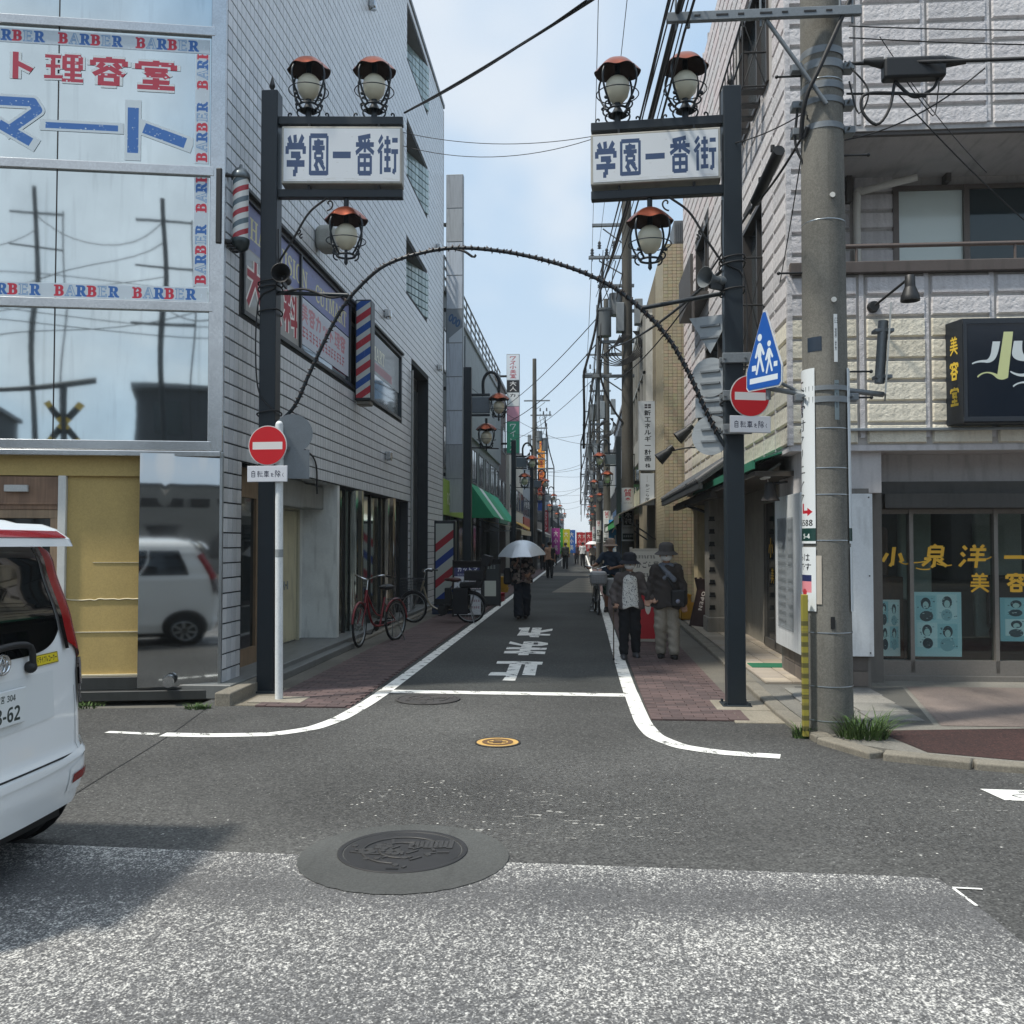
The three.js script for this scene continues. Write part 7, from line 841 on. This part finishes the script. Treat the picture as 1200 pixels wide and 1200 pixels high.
{ // beige small-tile building with bay windows, next to the salon
  const B = thing('beige_tile_building', 'beige building faced with small square tiles beyond the salon', 'building', [1.84, 0, 21.3]), fw = part('front_wall', [box(1.84, 9, 2.5, 8.35, 21.3, 30.6), box(1.84, 2.05, 0, 2.5, 21.3, 30.6), box(2.05, 9, 0, 2.5, 21.3, 22.5)], std('#7d7460', 0.9), B), tg = tileGeo(0.092, 0.07, 0.008, 0.002), ts = tg.clone().rotateY(-Math.PI / 2), gs = [], gside = [];
  for (let j = 0; j < 111; j++) for (let i = 0; i < 12; i++) gs.push(tint(tg.clone().translate(1.893 + i * 0.098, 0.05 + j * 0.075, -21.3), 0.92 + 0.14 * R(), 0.94 + 0.1 * R(), 0.95 + 0.1 * R()));
  for (let j = 0; j < 111; j++) for (let i = 0; i < 22; i++) gside.push(tint(ts.clone().translate(1.84, 0.05 + j * 0.075, -(21.35 + i * 0.098)), 0.92 + 0.14 * R()));
  const tm = std('#b3a88c', 0.5, 0, 'dirt', { vertexColors: true }); stuffPart(part('tile_field', gs, tm, fw)); stuffPart(part('tile_field', gside, tm, fw));
  const bay = part('bay_window', [box(1.6, 1.84, 4.4, 4.55, 24.6, 29.6), box(1.6, 1.84, 7.6, 7.8, 24.6, 29.6), box(1.6, 1.84, 3.9, 4.4, 24.6, 29.6), ...[24.6, 25.85, 27.1, 28.35, 29.5].map((d) => box(1.59, 1.66, 4.55, 7.6, d, d + 0.09)), box(1.59, 1.66, 6.0, 6.08, 24.6, 29.6)], std('#a5a59f', 0.5), B); for (let i = 0; i < 4; i++) part('pane', box(1.64, 1.65, 4.55, 7.6, 24.7 + i * 1.25, 25.8 + i * 1.25), std('#4a545a', 0.05, 0.5, null), bay); part('bay_side', box(1.66, 1.84, 4.55, 7.6, 24.6, 24.66), M.offwhite, B);
  part('balcony', [box(1.4, 1.84, 3.4, 3.5, 28.8, 30.4), ...[28.8, 29.2, 29.6, 30.0, 30.4].map((d) => rod(V(1.42, 3.5, d), V(1.42, 4.3, d), 0.02, 0.02, 5)), rod(V(1.42, 4.3, 28.8), V(1.42, 4.3, 30.4), 0.025), rod(V(1.42, 4.3, 28.8), V(1.84, 4.3, 28.8), 0.025), rod(V(1.6, 3.5, 28.8), V(1.6, 4.3, 28.8), 0.02)], M.black, B);
  part('roof_unit', [rbox(2.1, 3.2, 8.35, 8.95, 21.5, 22.5, 0.02), ...Array.from({ length: 5 }, (_, i) => box(2.12 + i * 0.05, 2.14 + i * 0.05, 8.45, 8.9, 21.48, 21.5))], std('#6f7376', 0.5, 0.3), B); part('entrance', [box(2.05, 2.1, 0, 2.5, 22.6, 27), box(1.86, 2.05, 0, 2.5, 24.2, 24.35)], std('#5a3a30', 0.7), B); part('shop_awning', [new THREE.BoxGeometry(1.1, 0.02, 3.2).rotateZ(0.42).translate(1.4, 2.55, -25.4), box(0.9, 0.92, 2.1, 2.32, 23.8, 27)], std('#cfc8b8', 0.8), B); part('awning_arm', [rod(V(0.95, 2.3, 23.85), V(1.84, 1.7, 23.85), 0.02), rod(V(0.95, 2.3, 26.9), V(1.84, 1.7, 26.9), 0.02)], M.black, B);
}
// ---------- projecting signs ----------
function projSign(name, label, x0, x1, y0, y1, d, panels, arms, sideX) {
  const o = thing(name, label, 'sign', [(x0 + x1) / 2, y0, d]); part('case', rbox(x0, x1, y0, y1, d, d + 0.22, 0.015, 2), std('#8f9496', 0.5, 0.4), o);
  let y = y1 - 0.02; for (const [hh, mat] of panels) { part('panel', card((x0 + x1) / 2, y - hh / 2, d - 0.006, x1 - x0 - 0.04, hh - 0.03), mat, o); y -= hh; }
  part('bracket', arms.map((yy) => rbox(Math.min(sideX, x0), Math.max(sideX, x1), yy - 0.05, yy + 0.05, d + 0.06, d + 0.16, 0.01)), M.black, o); return o;
}
{ const wh = (c = '#b3bac1') => std(c, 0.4, 0, 'dirt'), h = 0.985, ten = ['#a6abb0', '#adb2b6', '#c3ccd6', '#c3ccd6', 'L', '#c3ccd6', '#c9d1da', '#c9d1da', '#a6abb0', '#adb2b6'];
  projSign('blank_panel_sign', 'tall projecting sign of ten mostly blank grey panels at the tile building end', -3.92, -3.42, 2.5, 12.35, 27, ten.map((c) => [h, c === 'L' ? printed(128, 240, (g, w, hh) => { g.fillStyle = '#7d858c'; g.fillRect(0, 0, w, hh); g.strokeStyle = '#3c5c82'; g.lineWidth = 12; for (let i = 0; i < 3; i++) { g.beginPath(); g.ellipse(36 + i * 28, 60 + i * 20, 12, 24, 0.4, 0, 7); g.stroke(); } g.fillStyle = '#c3cbd2'; g.beginPath(); g.moveTo(20, 210); g.lineTo(128, 130); g.lineTo(128, 240); g.lineTo(20, 240); g.fill(); }, 0.5) : wh(c)]), [3.6, 6.1, 8.4, 10.9], -4.0); }
const colSign = (bg, txt, fg, vert = true, w = 128, h = 384) => printed(w, h, (c) => { c.fillStyle = bg; c.fillRect(0, 0, w, h); const n = [...txt].length; write(c, txt, w * 0.2, h * 0.06, w * 0.6, h * 0.86 / n, 13, fg, vert, 2); }, 0.5);
projSign('stacked_shop_sign', 'column of stacked white black pink and green shop signs on the left side', -3.75, -3.1, 6.05, 11.1, 47, [[1.3, colSign('#cdd3d8', 'ワス小美室', '#9c3f4a')], [0.62, colSign('#1b1c1f', '大人', '#d0d0cc', true, 128, 128)], [0.7, colSign('#cfd3d3', 'カット', '#33363a', false, 200, 128)], [0.75, std('#d59aac', 0.6)], [1.6, colSign('#3f9d7c', 'ワインス', '#d9e2dc')]], [6.6, 8.2, 10], -4.15);
projSign('orange_vertical_sign', 'tall orange and red vertical sign with a blue foot on the left side', -3.55, -2.95, 4.2, 10.1, 76, [[2.5, colSign('#e0952b', '大人室', '#a8341f')], [1.2, colSign('#d9762c', '美容', '#7d1f16')], [1.3, colSign('#c2402a', 'カット', '#e2b3a0')], [0.85, std('#2f4f96', 0.5)]], [5, 9], -4.1);
projSign('red_vertical_sign', 'narrow red vertical sign with white letters far on the left side', -3.4, -2.95, 2.6, 4.6, 84, [[1.95, colSign('#a82836', 'カスリン', '#d9d3cf')]], [3.6], -4.0);
{ const o = thing('company_sign', 'white vertical sign with black company name beside the alley pole', 'sign', [1.67, 3.4, 24]); part('case', rbox(1.43, 1.9, 3.43, 5.2, 23.95, 24.1, 0.015, 2), std('#9a9fa3', 0.5), o); part('face', card(1.665, 4.315, 23.944, 0.44, 1.73), printed(160, 640, (c, w, h) => { c.fillStyle = '#bfc7ce'; c.fillRect(0, 0, w, h); c.fillStyle = '#2c2630'; for (const [a, b] of [[50, 24], [82, 24], [50, 46], [82, 46]]) c.fillRect(a, b, 26, 17); write(c, '新エネルギー計画', 46, 80, 64, 52, 13, '#1f252b', true, 9); write(c, '株', 54, 578, 46, 44, 13, '#1f252b'); }, 0.5), o); part('mount', [rbox(1.9, 1.98, 3.5, 5.15, 24.0, 24.06, 0.01), rod(V(1.95, 5.0, 24.03), V(1.84, 5.0, 24.5), 0.02)], M.black, o);
  const p = thing('shop_name_sign', 'small white vertical shop sign hanging below the company sign', 'sign', [1.64, 2.5, 24]); part('case', rbox(1.46, 1.83, 2.56, 3.37, 23.96, 24.08, 0.012, 2), std('#9a9fa3', 0.5), p); part('face', card(1.645, 2.965, 23.954, 0.34, 0.78), printed(140, 320, (c, w, h) => { c.fillStyle = '#b9c1c8'; c.fillRect(0, 0, w, h); c.fillStyle = '#444'; for (let i = 0; i < 5; i++) c.fillRect(66, 20 + i * 14, 5, 7); write(c, 'かごら屋', 48, 104, 44, 40, 12, '#1f252b', true, 8); }, 0.5), p); part('mount', rod(V(1.83, 2.9, 24.02), V(1.9, 2.9, 24.4), 0.02), M.black, p); }
{ const o = thing('lime_shop_sign', 'lime green shop fascia board with pale letters past the tile building', 'sign', [-3.82, 2.4, 26]); part('board', rbox(-3.9, -3.8, 2.4, 3.4, 25.6, 30.2, 0.01), std('#8fae3e', 0.6, 0, 'dirt'), o); part('lettering', new THREE.PlaneGeometry(4.5, 0.9).rotateY(Math.PI / 2).translate(-3.794, 2.9, -27.9), decal(512, 102, (c) => { c.fillStyle = '#d3dcae'; c.font = 'bold 54px sans-serif'; c.fillText('ROTUSTY', 90, 74); }), o); part('bracket', [26, 28, 30].map((d) => box(-3.98, -3.9, 2.5, 2.6, d, d + 0.1)), M.black, o); }
{ const o = thing('green_awning', 'green awning with broad white stripe and a slanted front on the grey shop', 'awning', [-3.6, 2.3, 34]), gm = std('#1f8f63', 0.8), wm = std('#cdd3cf', 0.8); [[33.2, 36.2, gm], [36.2, 37.6, wm], [37.6, 40.5, gm], [40.5, 44.5, std('#2c9d78', 0.8)]].forEach(([a, b, m]) => part('canopy', new THREE.BoxGeometry(1.5, 0.03, b - a - 0.01).rotateZ(-0.95).translate(-3.55, 3.15, -(a + b) / 2), m, o)); part('end_panel', new THREE.ExtrudeGeometry(new THREE.Shape([new THREE.Vector2(-4.0, 2.5), new THREE.Vector2(-3.1, 2.5), new THREE.Vector2(-3.98, 3.75)]), { depth: 0.02, bevelEnabled: false }).translate(0, 0, -33.2), gm, o); part('fold_arm', [rod(V(-3.95, 2.3, 33.5), V(-3.1, 2.0, 33.8), 0.02), rod(V(-3.95, 2.5, 36), V(-3.0, 2.1, 36.2), 0.02)], M.black, o);
  const q = thing('cream_awning', 'cream roll out awning below the green sign on the left', 'awning', [-3.4, 2.2, 38]); part('canopy', [new THREE.BoxGeometry(1.6, 0.02, 7).rotateZ(-0.25).translate(-3.2, 2.35, -41.5), box(-2.44, -2.42, 1.95, 2.15, 38, 45)], std('#cfc2a8', 0.85), q); part('arm', rod(V(-3.95, 2.1, 38.2), V(-2.5, 2.12, 38.2), 0.02), M.steel, q); }
// goods and clutter in front of the left shops
[['white_tub', 'stack of white plastic tubs before the awning shop', -2.75, 25.5, '#c9c6be', 0.45, 0.3], ['red_tub', 'low red plastic tub before the awning shop', -2.3, 26.2, '#a02230', 0.35, 0.22], ['yellow_box', 'yellow box standing by the shop fronts on the left', -2.6, 31, '#c79a2a', 0.4, 0.5]].forEach(([n, l, x, d, c, w, h]) => { const o = thing(n, l, 'container', [x, 0, d]); part('side', [0, 1, 2].map((i) => lathe([[w * 0.42, i * h / 3], [w * 0.5, (i + 0.85) * h / 3], [w * 0.53, (i + 0.9) * h / 3], [w * 0.53, (i + 1) * h / 3 - 0.005]], V(x, 0, d), 18)), std(c, 0.5), o); part('lid', rod(V(x, h, d), V(x, h + 0.02, d), w * 0.5, w * 0.48, 18), std(c, 0.5), o); });
// nobori banners across the far alley
[[-1.75, 62, '#a03c8c'], [-1.6, 64, '#2f9a3d'], [-1.15, 66, '#c2bd2c'], [-0.8, 70, '#2f64b0'], [-0.25, 84, '#b3202c'], [0.15, 86, '#b3202c'], [0.55, 84, '#b3202c'], [0.95, 86, '#b3202c'], [-1.9, 78, '#3aa23f'], [1.35, 40, '#2d7fb5']].forEach(([x, d, c], i) => { const names9 = ['purple', 'green', 'yellow', 'blue', 'red', 'red', 'red', 'red', 'bright green', 'light blue']; const o = thing('shop_banner', names9[i] + (i === 9 ? ' upright shop banner by the green awning on the right' : i === 8 ? ' upright shop banner far by the left fronts' : ' upright shop banner far up the alley'), 'banner', [x, 0, d], 'upright banners in the alley'); part('pole', rod(V(x - 0.25, 0, d), V(x - 0.25, 2.7, d), 0.02, 0.02, 6), M.white, o); const g = new THREE.PlaneGeometry(0.55, 1.7, 6, 14).translate(x + 0.04, 1.75, -d); const p = g.attributes.position; for (let k = 0; k < p.count; k++) p.setZ(k, p.getZ(k) + 0.05 * Math.sin(p.getX(k) * 9 + p.getY(k) * 3)); g.computeVertexNormals(); part('cloth', g, printed(64, 192, (q) => { q.fillStyle = c; q.fillRect(0, 0, 64, 192); write(q, '大小美', 14, 16, 36, 48, 12, '#e0dcd2', true, 6); }, 0.85), o); });

// ---------- alley street lamps ----------
function streetLamp(x, d, s, label) {
  const o = thing('street_lamp', label, 'street lamp', [x, 0, d], 'alley street lamps'); part('post', rbox(x - 0.09, x + 0.09, 0, 5.55, d - 0.09, d + 0.09, 0.012, 2), M.navy, o);
  part('gooseneck', pipe([V(x + s * 0.35, 4.95, d), V(x + s * 0.35, 5.25, d), V(x + s * 0.45, 5.42, d), V(x + s * 0.6, 5.42, d), V(x + s * 0.7, 5.25, d), V(x + s * 0.7, 5.0, d)], 0.035, 26, 8), M.navy, o); part('arm', [rbox(Math.min(x, x + s * 0.5), Math.max(x, x + s * 0.5), 4.9, 4.96, d - 0.03, d + 0.03, 0.006), rbox(Math.min(x, x + s * 0.5), Math.max(x, x + s * 0.5), 4.45, 4.5, d - 0.03, d + 0.03, 0.006)], M.navy, o);
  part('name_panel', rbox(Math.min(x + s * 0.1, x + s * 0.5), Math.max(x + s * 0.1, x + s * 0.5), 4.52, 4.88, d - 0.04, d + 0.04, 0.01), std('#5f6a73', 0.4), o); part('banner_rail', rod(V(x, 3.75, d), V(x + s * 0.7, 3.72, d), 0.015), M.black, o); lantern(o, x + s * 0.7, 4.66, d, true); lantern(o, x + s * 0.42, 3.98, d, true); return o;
}
const lampL = streetLamp(-2.55, 21, 1, 'navy alley lamp post with copper hooded lanterns on the left, beside the striped barber sign'), lampR = streetLamp(1.35, 35, -1, 'navy alley lamp post with copper hooded lanterns on the right side');
for (const d of [36, 49, 64, 82, 104]) copyOf(lampL, 'navy alley lamp post with copper hooded lanterns further along the left side').position.set(-2.6, 0, -d);
for (const d of [50, 66, 84, 106]) copyOf(lampR).position.set(1.35, 0, -d);
// ---------- alley utility poles ----------
function utilityPole(label) {
  const x = 1.25, d = 26, o = thing('utility_pole', label, 'utility pole', [x, 0, d], 'alley utility poles'), arm = (y, x0, x1) => rbox(x0, x1, y - 0.04, y + 0.04, d - 0.05, d + 0.05, 0.006);
  part('pole', rod(V(x, 0, d), V(x, 13, d), 0.18, 0.12, 20), std('#5f5e5a', 0.9, 0, 'concrete'), o);
  for (const [y, a, b] of [[9.5, 0.2, 1.5], [8.7, 0.45, 1.45], [8.0, 0.55, 1.45], [7.15, 0.55, 1.45], [6.8, 0.6, 1.45], [6.2, 0.02, 1.45], [10.4, 0.3, 1.9]]) part('cross_arm', arm(y, a, b), M.galv, o);
  part('brace', [[9.4, 8.95, 0.5], [7.1, 6.75, 0.75], [6.15, 5.7, 0.6], [10.3, 9.8, 0.6]].map(([a, b, xx]) => rod(V(xx, a, d), V(x, b, d), 0.02, 0.02, 6)), M.galv, o);
  part('transformer', [rod(V(0.62, 7.3, d), V(0.62, 8.0, d), 0.2, 0.2, 16), rod(V(0.95, 7.9, d + 0.1), V(0.95, 8.5, d + 0.1), 0.19, 0.19, 16), rod(V(0.62, 8.0, d), V(0.62, 8.06, d), 0.22, 0.22, 16)], std('#6f7578', 0.5, 0.3), o);
  for (const q of [[1.55, 7.6, 8.3], [1.05, 7.4, 8.2]]) part('switch_box', rbox(q[0] - 0.1, q[0] + 0.12, q[1], q[2], d - 0.18, d + 0.12, 0.02, 2), std('#8b9194', 0.5, 0.3), o);
  part('insulators', [0.3, 0.5, 0.7, 0.9].map((xx, i) => [lathe([[0.02, -0.06], [0.06, -0.04], [0.03, -0.01], [0.06, 0.03], [0.03, 0.06], [0.05, 0.1], [0.02, 0.16]], V(xx, 9.6 + (i % 2) * 0.2, d), 10), rod(V(xx, 9.4, d), V(xx, 9.6, d), 0.015)]), std('#3b3f42', 0.3), o);
  part('cable_coils', [0, 1, 2, 3, 4, 5].map((i) => pipe([V(1.05 + 0.06 * i, 7.3, d - 0.2), V(0.9 - 0.08 * i, 6.9 - 0.05 * i, d - 0.2), V(1.1, 6.6 - 0.03 * i, d - 0.22), V(1.5 + 0.05 * i, 6.9, d - 0.2), V(1.55 - 0.03 * i, 7.4, d - 0.18)], 0.016, 24, 5)).concat([0, 1, 2].map((i) => pipe([V(0.75 + 0.2 * i, 9.4, d), V(0.6 + 0.25 * i, 8.9, d - 0.1), V(0.75 + 0.1 * i, 8.3, d - 0.1)], 0.014, 14, 5))), M.wire, o);
  part('cable_drop', pipe([V(0.62, 9.45, d - 0.1), V(0.5, 8.4, d - 0.12), V(0.36, 7.4, d - 0.1), V(0.12, 6.5, d - 0.1), V(0.06, 6.2, d - 0.08), V(0.07, 5.2, d - 0.08), V(0.05, 4.2, d - 0.06)], 0.035, 40, 7), M.wire, o); part('cable_drop', pipe([V(0.5, 9.0, d), V(0.55, 7.8, d - 0.15), V(0.5, 6.6, d - 0.12), V(0.56, 6.0, d - 0.1), V(0.85, 5.3, d - 0.1), V(1.12, 4.9, d - 0.1)], 0.03, 40, 7), M.wire, o); part('conduit', rod(V(0.45, 5.0, d + 0.1), V(0.45, 8.2, d + 0.1), 0.045, 0.045, 10), M.galv, o);
  part('ad_panel', new THREE.CylinderGeometry(0.178, 0.182, 1.45, 16, 1, true, -1.2, 2.4).translate(x, 2.39, -d), printed(192, 700, (c, w, h) => { c.fillStyle = '#c3c7c6'; c.fillRect(0, 0, w, h); write(c, '質', 40, 14, 110, 104, 12, '#9c2230'); write(c, '木', 60, 124, 70, 50, 14, '#9c2230'); scribble(c, 40, 190, 110, 22, '#888', rng(6)); c.fillStyle = '#1c2321'; c.fillRect(36, 300, 120, 190); write(c, '木村', 52, 312, 88, 82, 12, '#d4d8d6', true, 4); scribble(c, 30, 515, 130, 20, '#555', rng(3)); c.fillStyle = '#20302d'; c.fillRect(20, 600, 150, 80); scribble(c, 36, 625, 120, 24, '#c9d0cc', rng(9)); }, 0.5), o); return o;
}
const up = utilityPole('concrete alley utility pole with transformer and pawnshop poster on the right'); [[1.15, 44], [1.1, 63], [1.1, 86], [1.1, 112]].forEach(([x, d]) => copyOf(up, 'concrete alley utility pole with transformer further along the right side').position.set(x, 0, -d));
{ const c = copyOf(up, 'concrete utility pole with transformer on the left side of the far alley'); c.position.set(-2.9, 0, -58); c.rotation.y = Math.PI; }

// ---------- overhead wires ----------
function wire(a, b, sag, r, label = 'black overhead wire strung along the alley poles', group = 'overhead wires') { const p = []; for (let i = 0; i <= 12; i++) { const t = i / 12; p.push(new THREE.Vector3().lerpVectors(a, b, t).add(new THREE.Vector3(0, -sag * 4 * t * (1 - t), 0))); } single('overhead_wire', pipe(p, r, 16, 5), M.wire, label, 'wire', group); }
const cross = 'thin overhead wire crossing between the two sides of the alley', near = 'overhead wire at the concrete corner pole';
{ const A = V(-1.93, 6.32, 10.1), B = V(0.1, 5.2, 6); const P2 = V(2.6, 3.9 + 3.0, 1.2); wire(A, V(0.07, 5.1, 6), 0.02, 0.012, 'thick twin wire rising from the left gate beam', 'gate beam wires'); wire(A, V(0.05, 5.11, 6), 0.05, 0.006, 'thick twin wire rising from the left gate beam', 'gate beam wires'); wire(V(0.07, 5.1, 6), V(2.2, 4.0, 1.6), 0, 0.012, 'thick twin wire rising from the left gate beam', 'gate beam wires'); }
wire(V(-1.94, 6.1, 10.1), V(0.1, 5.75, 9.55), 0.1, 0.004, cross); wire(V(-1.94, 5.95, 10.1), V(0.1, 5.72, 9.55), 0.15, 0.004, cross);
for (const [dx, dy, r, s] of [[0, 0, 0.024, 0.15], [0.05, 0.1, 0.016, 0.25], [-0.06, 0.15, 0.012, 0.1], [0.08, -0.1, 0.012, 0.3], [0.02, 0.3, 0.008, 0.05], [0.12, 0.2, 0.007, 0.35], [-0.1, -0.05, 0.008, 0.2]]) { wire(V(0.8 + dx, 6.05 + dy, 8.0), V(0.5 + dx, 8.5 + dy * 2, 26), s, r); wire(V(0.8 + dx, 6.05 + dy, 8.0), V(1.25 + dx, 6.6 + dy, 2.5), 0.02, r, near); }
wire(V(0.3, 9.7, 26), V(0.2, 9.0, 4), 0.3, 0.006); wire(V(0.5, 9.9, 26), V(0.75, 9.2, 4), 0.3, 0.006);
const pd = [26, 44, 63, 86, 112, 160]; for (let i = 0; i + 1 < pd.length; i++) for (const [x, y, r] of [[0.3, 9.7, 0.01], [0.6, 9.7, 0.01], [0.5, 8.5, 0.02], [0.55, 7.9, 0.014], [0.6, 7.1, 0.018], [0.42, 6.2, 0.022], [0.4, 6.05, 0.012]]) wire(V(x, y, pd[i]), V(x - 0.08, y + 0.1 * (R() - 0.5), pd[i + 1]), 0.25 + 0.3 * R(), r);
for (const [y0, d0, y1, d1, s, r] of [[8.4, 47, 7.9, 26, 0.2, 0.014], [7.6, 47, 7.2, 26, 0.35, 0.016], [7.0, 50, 6.3, 26, 0.3, 0.01], [7.1, 33, 6.2, 44, 0.5, 0.008], [6.6, 40, 6.8, 44, 0.4, 0.008], [6.3, 58, 6.8, 63, 0.4, 0.01], [5.9, 52, 6.1, 63, 0.3, 0.008], [6.8, 66, 7.1, 63, 0.4, 0.01], [6.2, 80, 6.9, 86, 0.4, 0.01], [5.8, 74, 6.1, 86, 0.3, 0.01], [6.4, 96, 7.1, 86, 0.5, 0.012], [6.6, 110, 7, 112, 0.5, 0.012], [6.0, 118, 6.3, 112, 0.4, 0.012]]) wire(V(-3.9, y0, d0), V(0.5, y1, d1), s, r, cross);
wire(V(2.25, 5.95, 8.0), V(6, 5.3, 7.0), 0.06, 0.006, near); wire(V(2.25, 5.85, 8.0), V(6, 5.15, 7.0), 0.06, 0.006, near); wire(V(2.25, 5.68, 8.1), V(6, 5.0, 6.6), 0.04, 0.016, near); wire(V(2.25, 5.42, 8.1), V(6, 4.75, 6.8), 0.03, 0.01, near); wire(V(3.35, 5.55, 8.0), V(2.23, 5.02, 8.1), 0.1, 0.007, near); wire(V(2.65, 5.35, 8.0), V(4.2, 4.5, 9.0), 0.04, 0.006, near); wire(V(2.5, 5.85, 8.0), V(3.6, 4.9, 8.6), 0.06, 0.004, near);
wire(V(1.9, 5.1, 8.15), V(1.72, 5.0, 9.7), 0.05, 0.012, near); wire(V(1.72, 5.0, 9.7), V(0.9, 6.1, 26), 0.3, 0.012); wire(V(1.95, 5.3, 8.1), V(1.5, 5.6, 9.48), 0.04, 0.006, near); wire(V(1.5, 4.4, 9.4), V(0.7, 7.0, 26), 0.2, 0.02); wire(V(1.9, 5.2, 8), V(2.28, 4.6, 11), 0.05, 0.006, near);
{ const c = thing('cable_closure', 'long black cable closure box hanging on the wire in front of the salon', 'cable closure', [2.75, 5.5, 7.95]); part('housing', [rbox(2.5, 3.0, 5.44, 5.62, 7.88, 8.0, 0.025, 3), rod(V(2.35, 5.62, 7.95), V(2.5, 5.6, 7.95), 0.02, 0.05), rod(V(3.0, 5.58, 7.93), V(3.16, 5.56, 7.9), 0.05, 0.02)], M.black, c); part('loops', [pipe([V(2.6, 5.42, 7.95), V(2.55, 5.2, 7.94), V(2.45, 5.08, 7.95), V(2.34, 5.2, 7.96), V(2.36, 5.34, 7.96), V(2.6, 5.34, 7.95), V(2.85, 5.3, 7.94)], 0.013, 40, 6), pipe([V(2.6, 5.44, 7.95), V(2.75, 5.3, 7.94), V(2.9, 5.36, 7.95), V(2.95, 5.44, 7.95)], 0.014, 20, 6), pipe([V(2.7, 5.43, 7.95), V(2.85, 5.2, 7.94), V(2.92, 5.15, 7.95), V(2.96, 5.42, 7.95)], 0.005, 20, 5)], M.wire, c);
  const e = thing('cable_closure', 'slanted black cable closure box behind the concrete pole toward the alley', 'cable closure', [1.75, 5.2, 9.4]); part('housing', [rod(V(1.82, 5.22, 8.75), V(1.74, 5.02, 9.5), 0.055, 0.055, 10), rod(V(1.74, 5.02, 9.5), V(1.73, 4.98, 9.75), 0.03, 0.01, 8)], M.black, e); part('strap', [rod(V(1.79, 5.27, 8.9), V(1.79, 5.33, 8.9), 0.02), rod(V(1.76, 5.14, 9.35), V(1.76, 5.2, 9.35), 0.02)], M.wire, e); }

// ---------- across the street, behind the camera: what the mirror glass shows ----------
{ const o = thing('railway_crossing_signal', 'railway crossing mast with yellow and black crossbuck across the street', 'crossing signal', [-6.9, 0, -3.4]), ym = printed(64, 256, (c) => { c.fillStyle = '#c9a227'; c.fillRect(0, 0, 64, 256); c.fillStyle = '#17181a'; c.fillRect(0, 30, 64, 60); c.fillRect(0, 160, 64, 60); }, 0.5);
  part('mast', rod(V(-6.9, 0, -3.4), V(-6.9, 5.2, -3.4), 0.07, 0.07, 12), std('#3a3c3e', 0.6), o); for (const a of [0.6, -0.6]) part('crossbuck', new THREE.BoxGeometry(0.16, 1.3, 0.02).rotateZ(a).translate(-6.9, 4.3, 3.37), ym, o); part('lamp_arm', [rod(V(-8.6, 3.5, -3.4), V(-6.2, 3.6, -3.4), 0.05), rod(V(-8.8, 5.0, -3.4), V(-6.3, 5.3, -3.4), 0.06)], M.black, o); part('lamp', [-7.3, -6.5].map((x) => rod(V(x, 3.55, -3.4), V(x, 3.55, -3.2), 0.12, 0.12, 16)), M.black, o); }
[[-4.9, -4.5, 10, 'dark steel pole across the street beside the crossing'], [-8.2, -7.5, 11, 'dark utility pole with ladder frame across the street']].forEach(([x, d, h, l]) => { const o = thing('street_pole', l, 'pole', [x, 0, d]); part('pole', rod(V(x, 0, d), V(x, h, d), 0.09, 0.06, 14), std('#2d2f31', 0.7), o); part('cross_arm', [h - 0.6, h - 1.6, h - 3].map((y) => rbox(x - 0.7, x + 0.7, y, y + 0.05, d - 0.03, d + 0.03, 0.01)), M.black, o); part('side_rail', rod(V(x + 0.7, 3, d), V(x + 0.7, h - 0.5, d), 0.02), M.black, o); });
[[-22, -13, 7.5, -24, '#4a4c4e', 'dark grey house across the street beyond the crossing'], [-7, -3, 8.5, -26, '#3c3d40', 'dark block with roof plant across the street'], [0, 14, 7, -20, '#7d7a74', 'beige row of shops across the street'], [-48, -26, 9, -22, '#87857f', 'pale apartment block across the street far left'], [16, 40, 10, -20, '#8a8884', 'pale apartment block across the street far right']].forEach(([x0, x1, h, d, c, l]) => { const o = thing('house', l, 'house', [(x0 + x1) / 2, 0, d]); part('wall', box(x0, x1, 0, h, d - 9, d), std(c, 0.85, 0, 'dirt'), o); part('roof', rbox(x0 - 0.2, x1 + 0.2, h, h + 0.25, d - 9.2, d + 0.2, 0.02), std('#55575a', 0.7), o); for (let y = 1.2; y + 1.5 < h; y += 2.8) for (let x = x0 + 0.8; x + 1.4 < x1; x += 2.6) part('window', box(x, x + 1.4, y, y + 1.2, d, d + 0.04), M.darkglass, o); });
for (const [a, b] of [[V(-30, 8.5, -6), V(12, 7.5, -6)], [V(-30, 9.5, -7.5), V(12, 9, -7.5)], [V(-30, 7.6, -5), V(12, 7.2, -4.5)], [V(-4.9, 9, -4.5), V(-14, 4, 4)], [V(-8.2, 10, -7.5), V(-9, 5.5, 6)], [V(-4.9, 8.2, -4.5), V(-20, 6.8, -12)], [V(-4.9, 9.4, -4.5), V(-8.2, 10.4, -7.5)], [V(-3, 7.6, -4.5), V(-18, 5.2, -2)], [V(-4.9, 7.4, -4.5), V(-2.6, 6.2, 4)]]) wire(a, b, 0.6, 0.014, 'black wire across the street behind the crossing', 'wires across the street');
renderer.render(scene, camera);
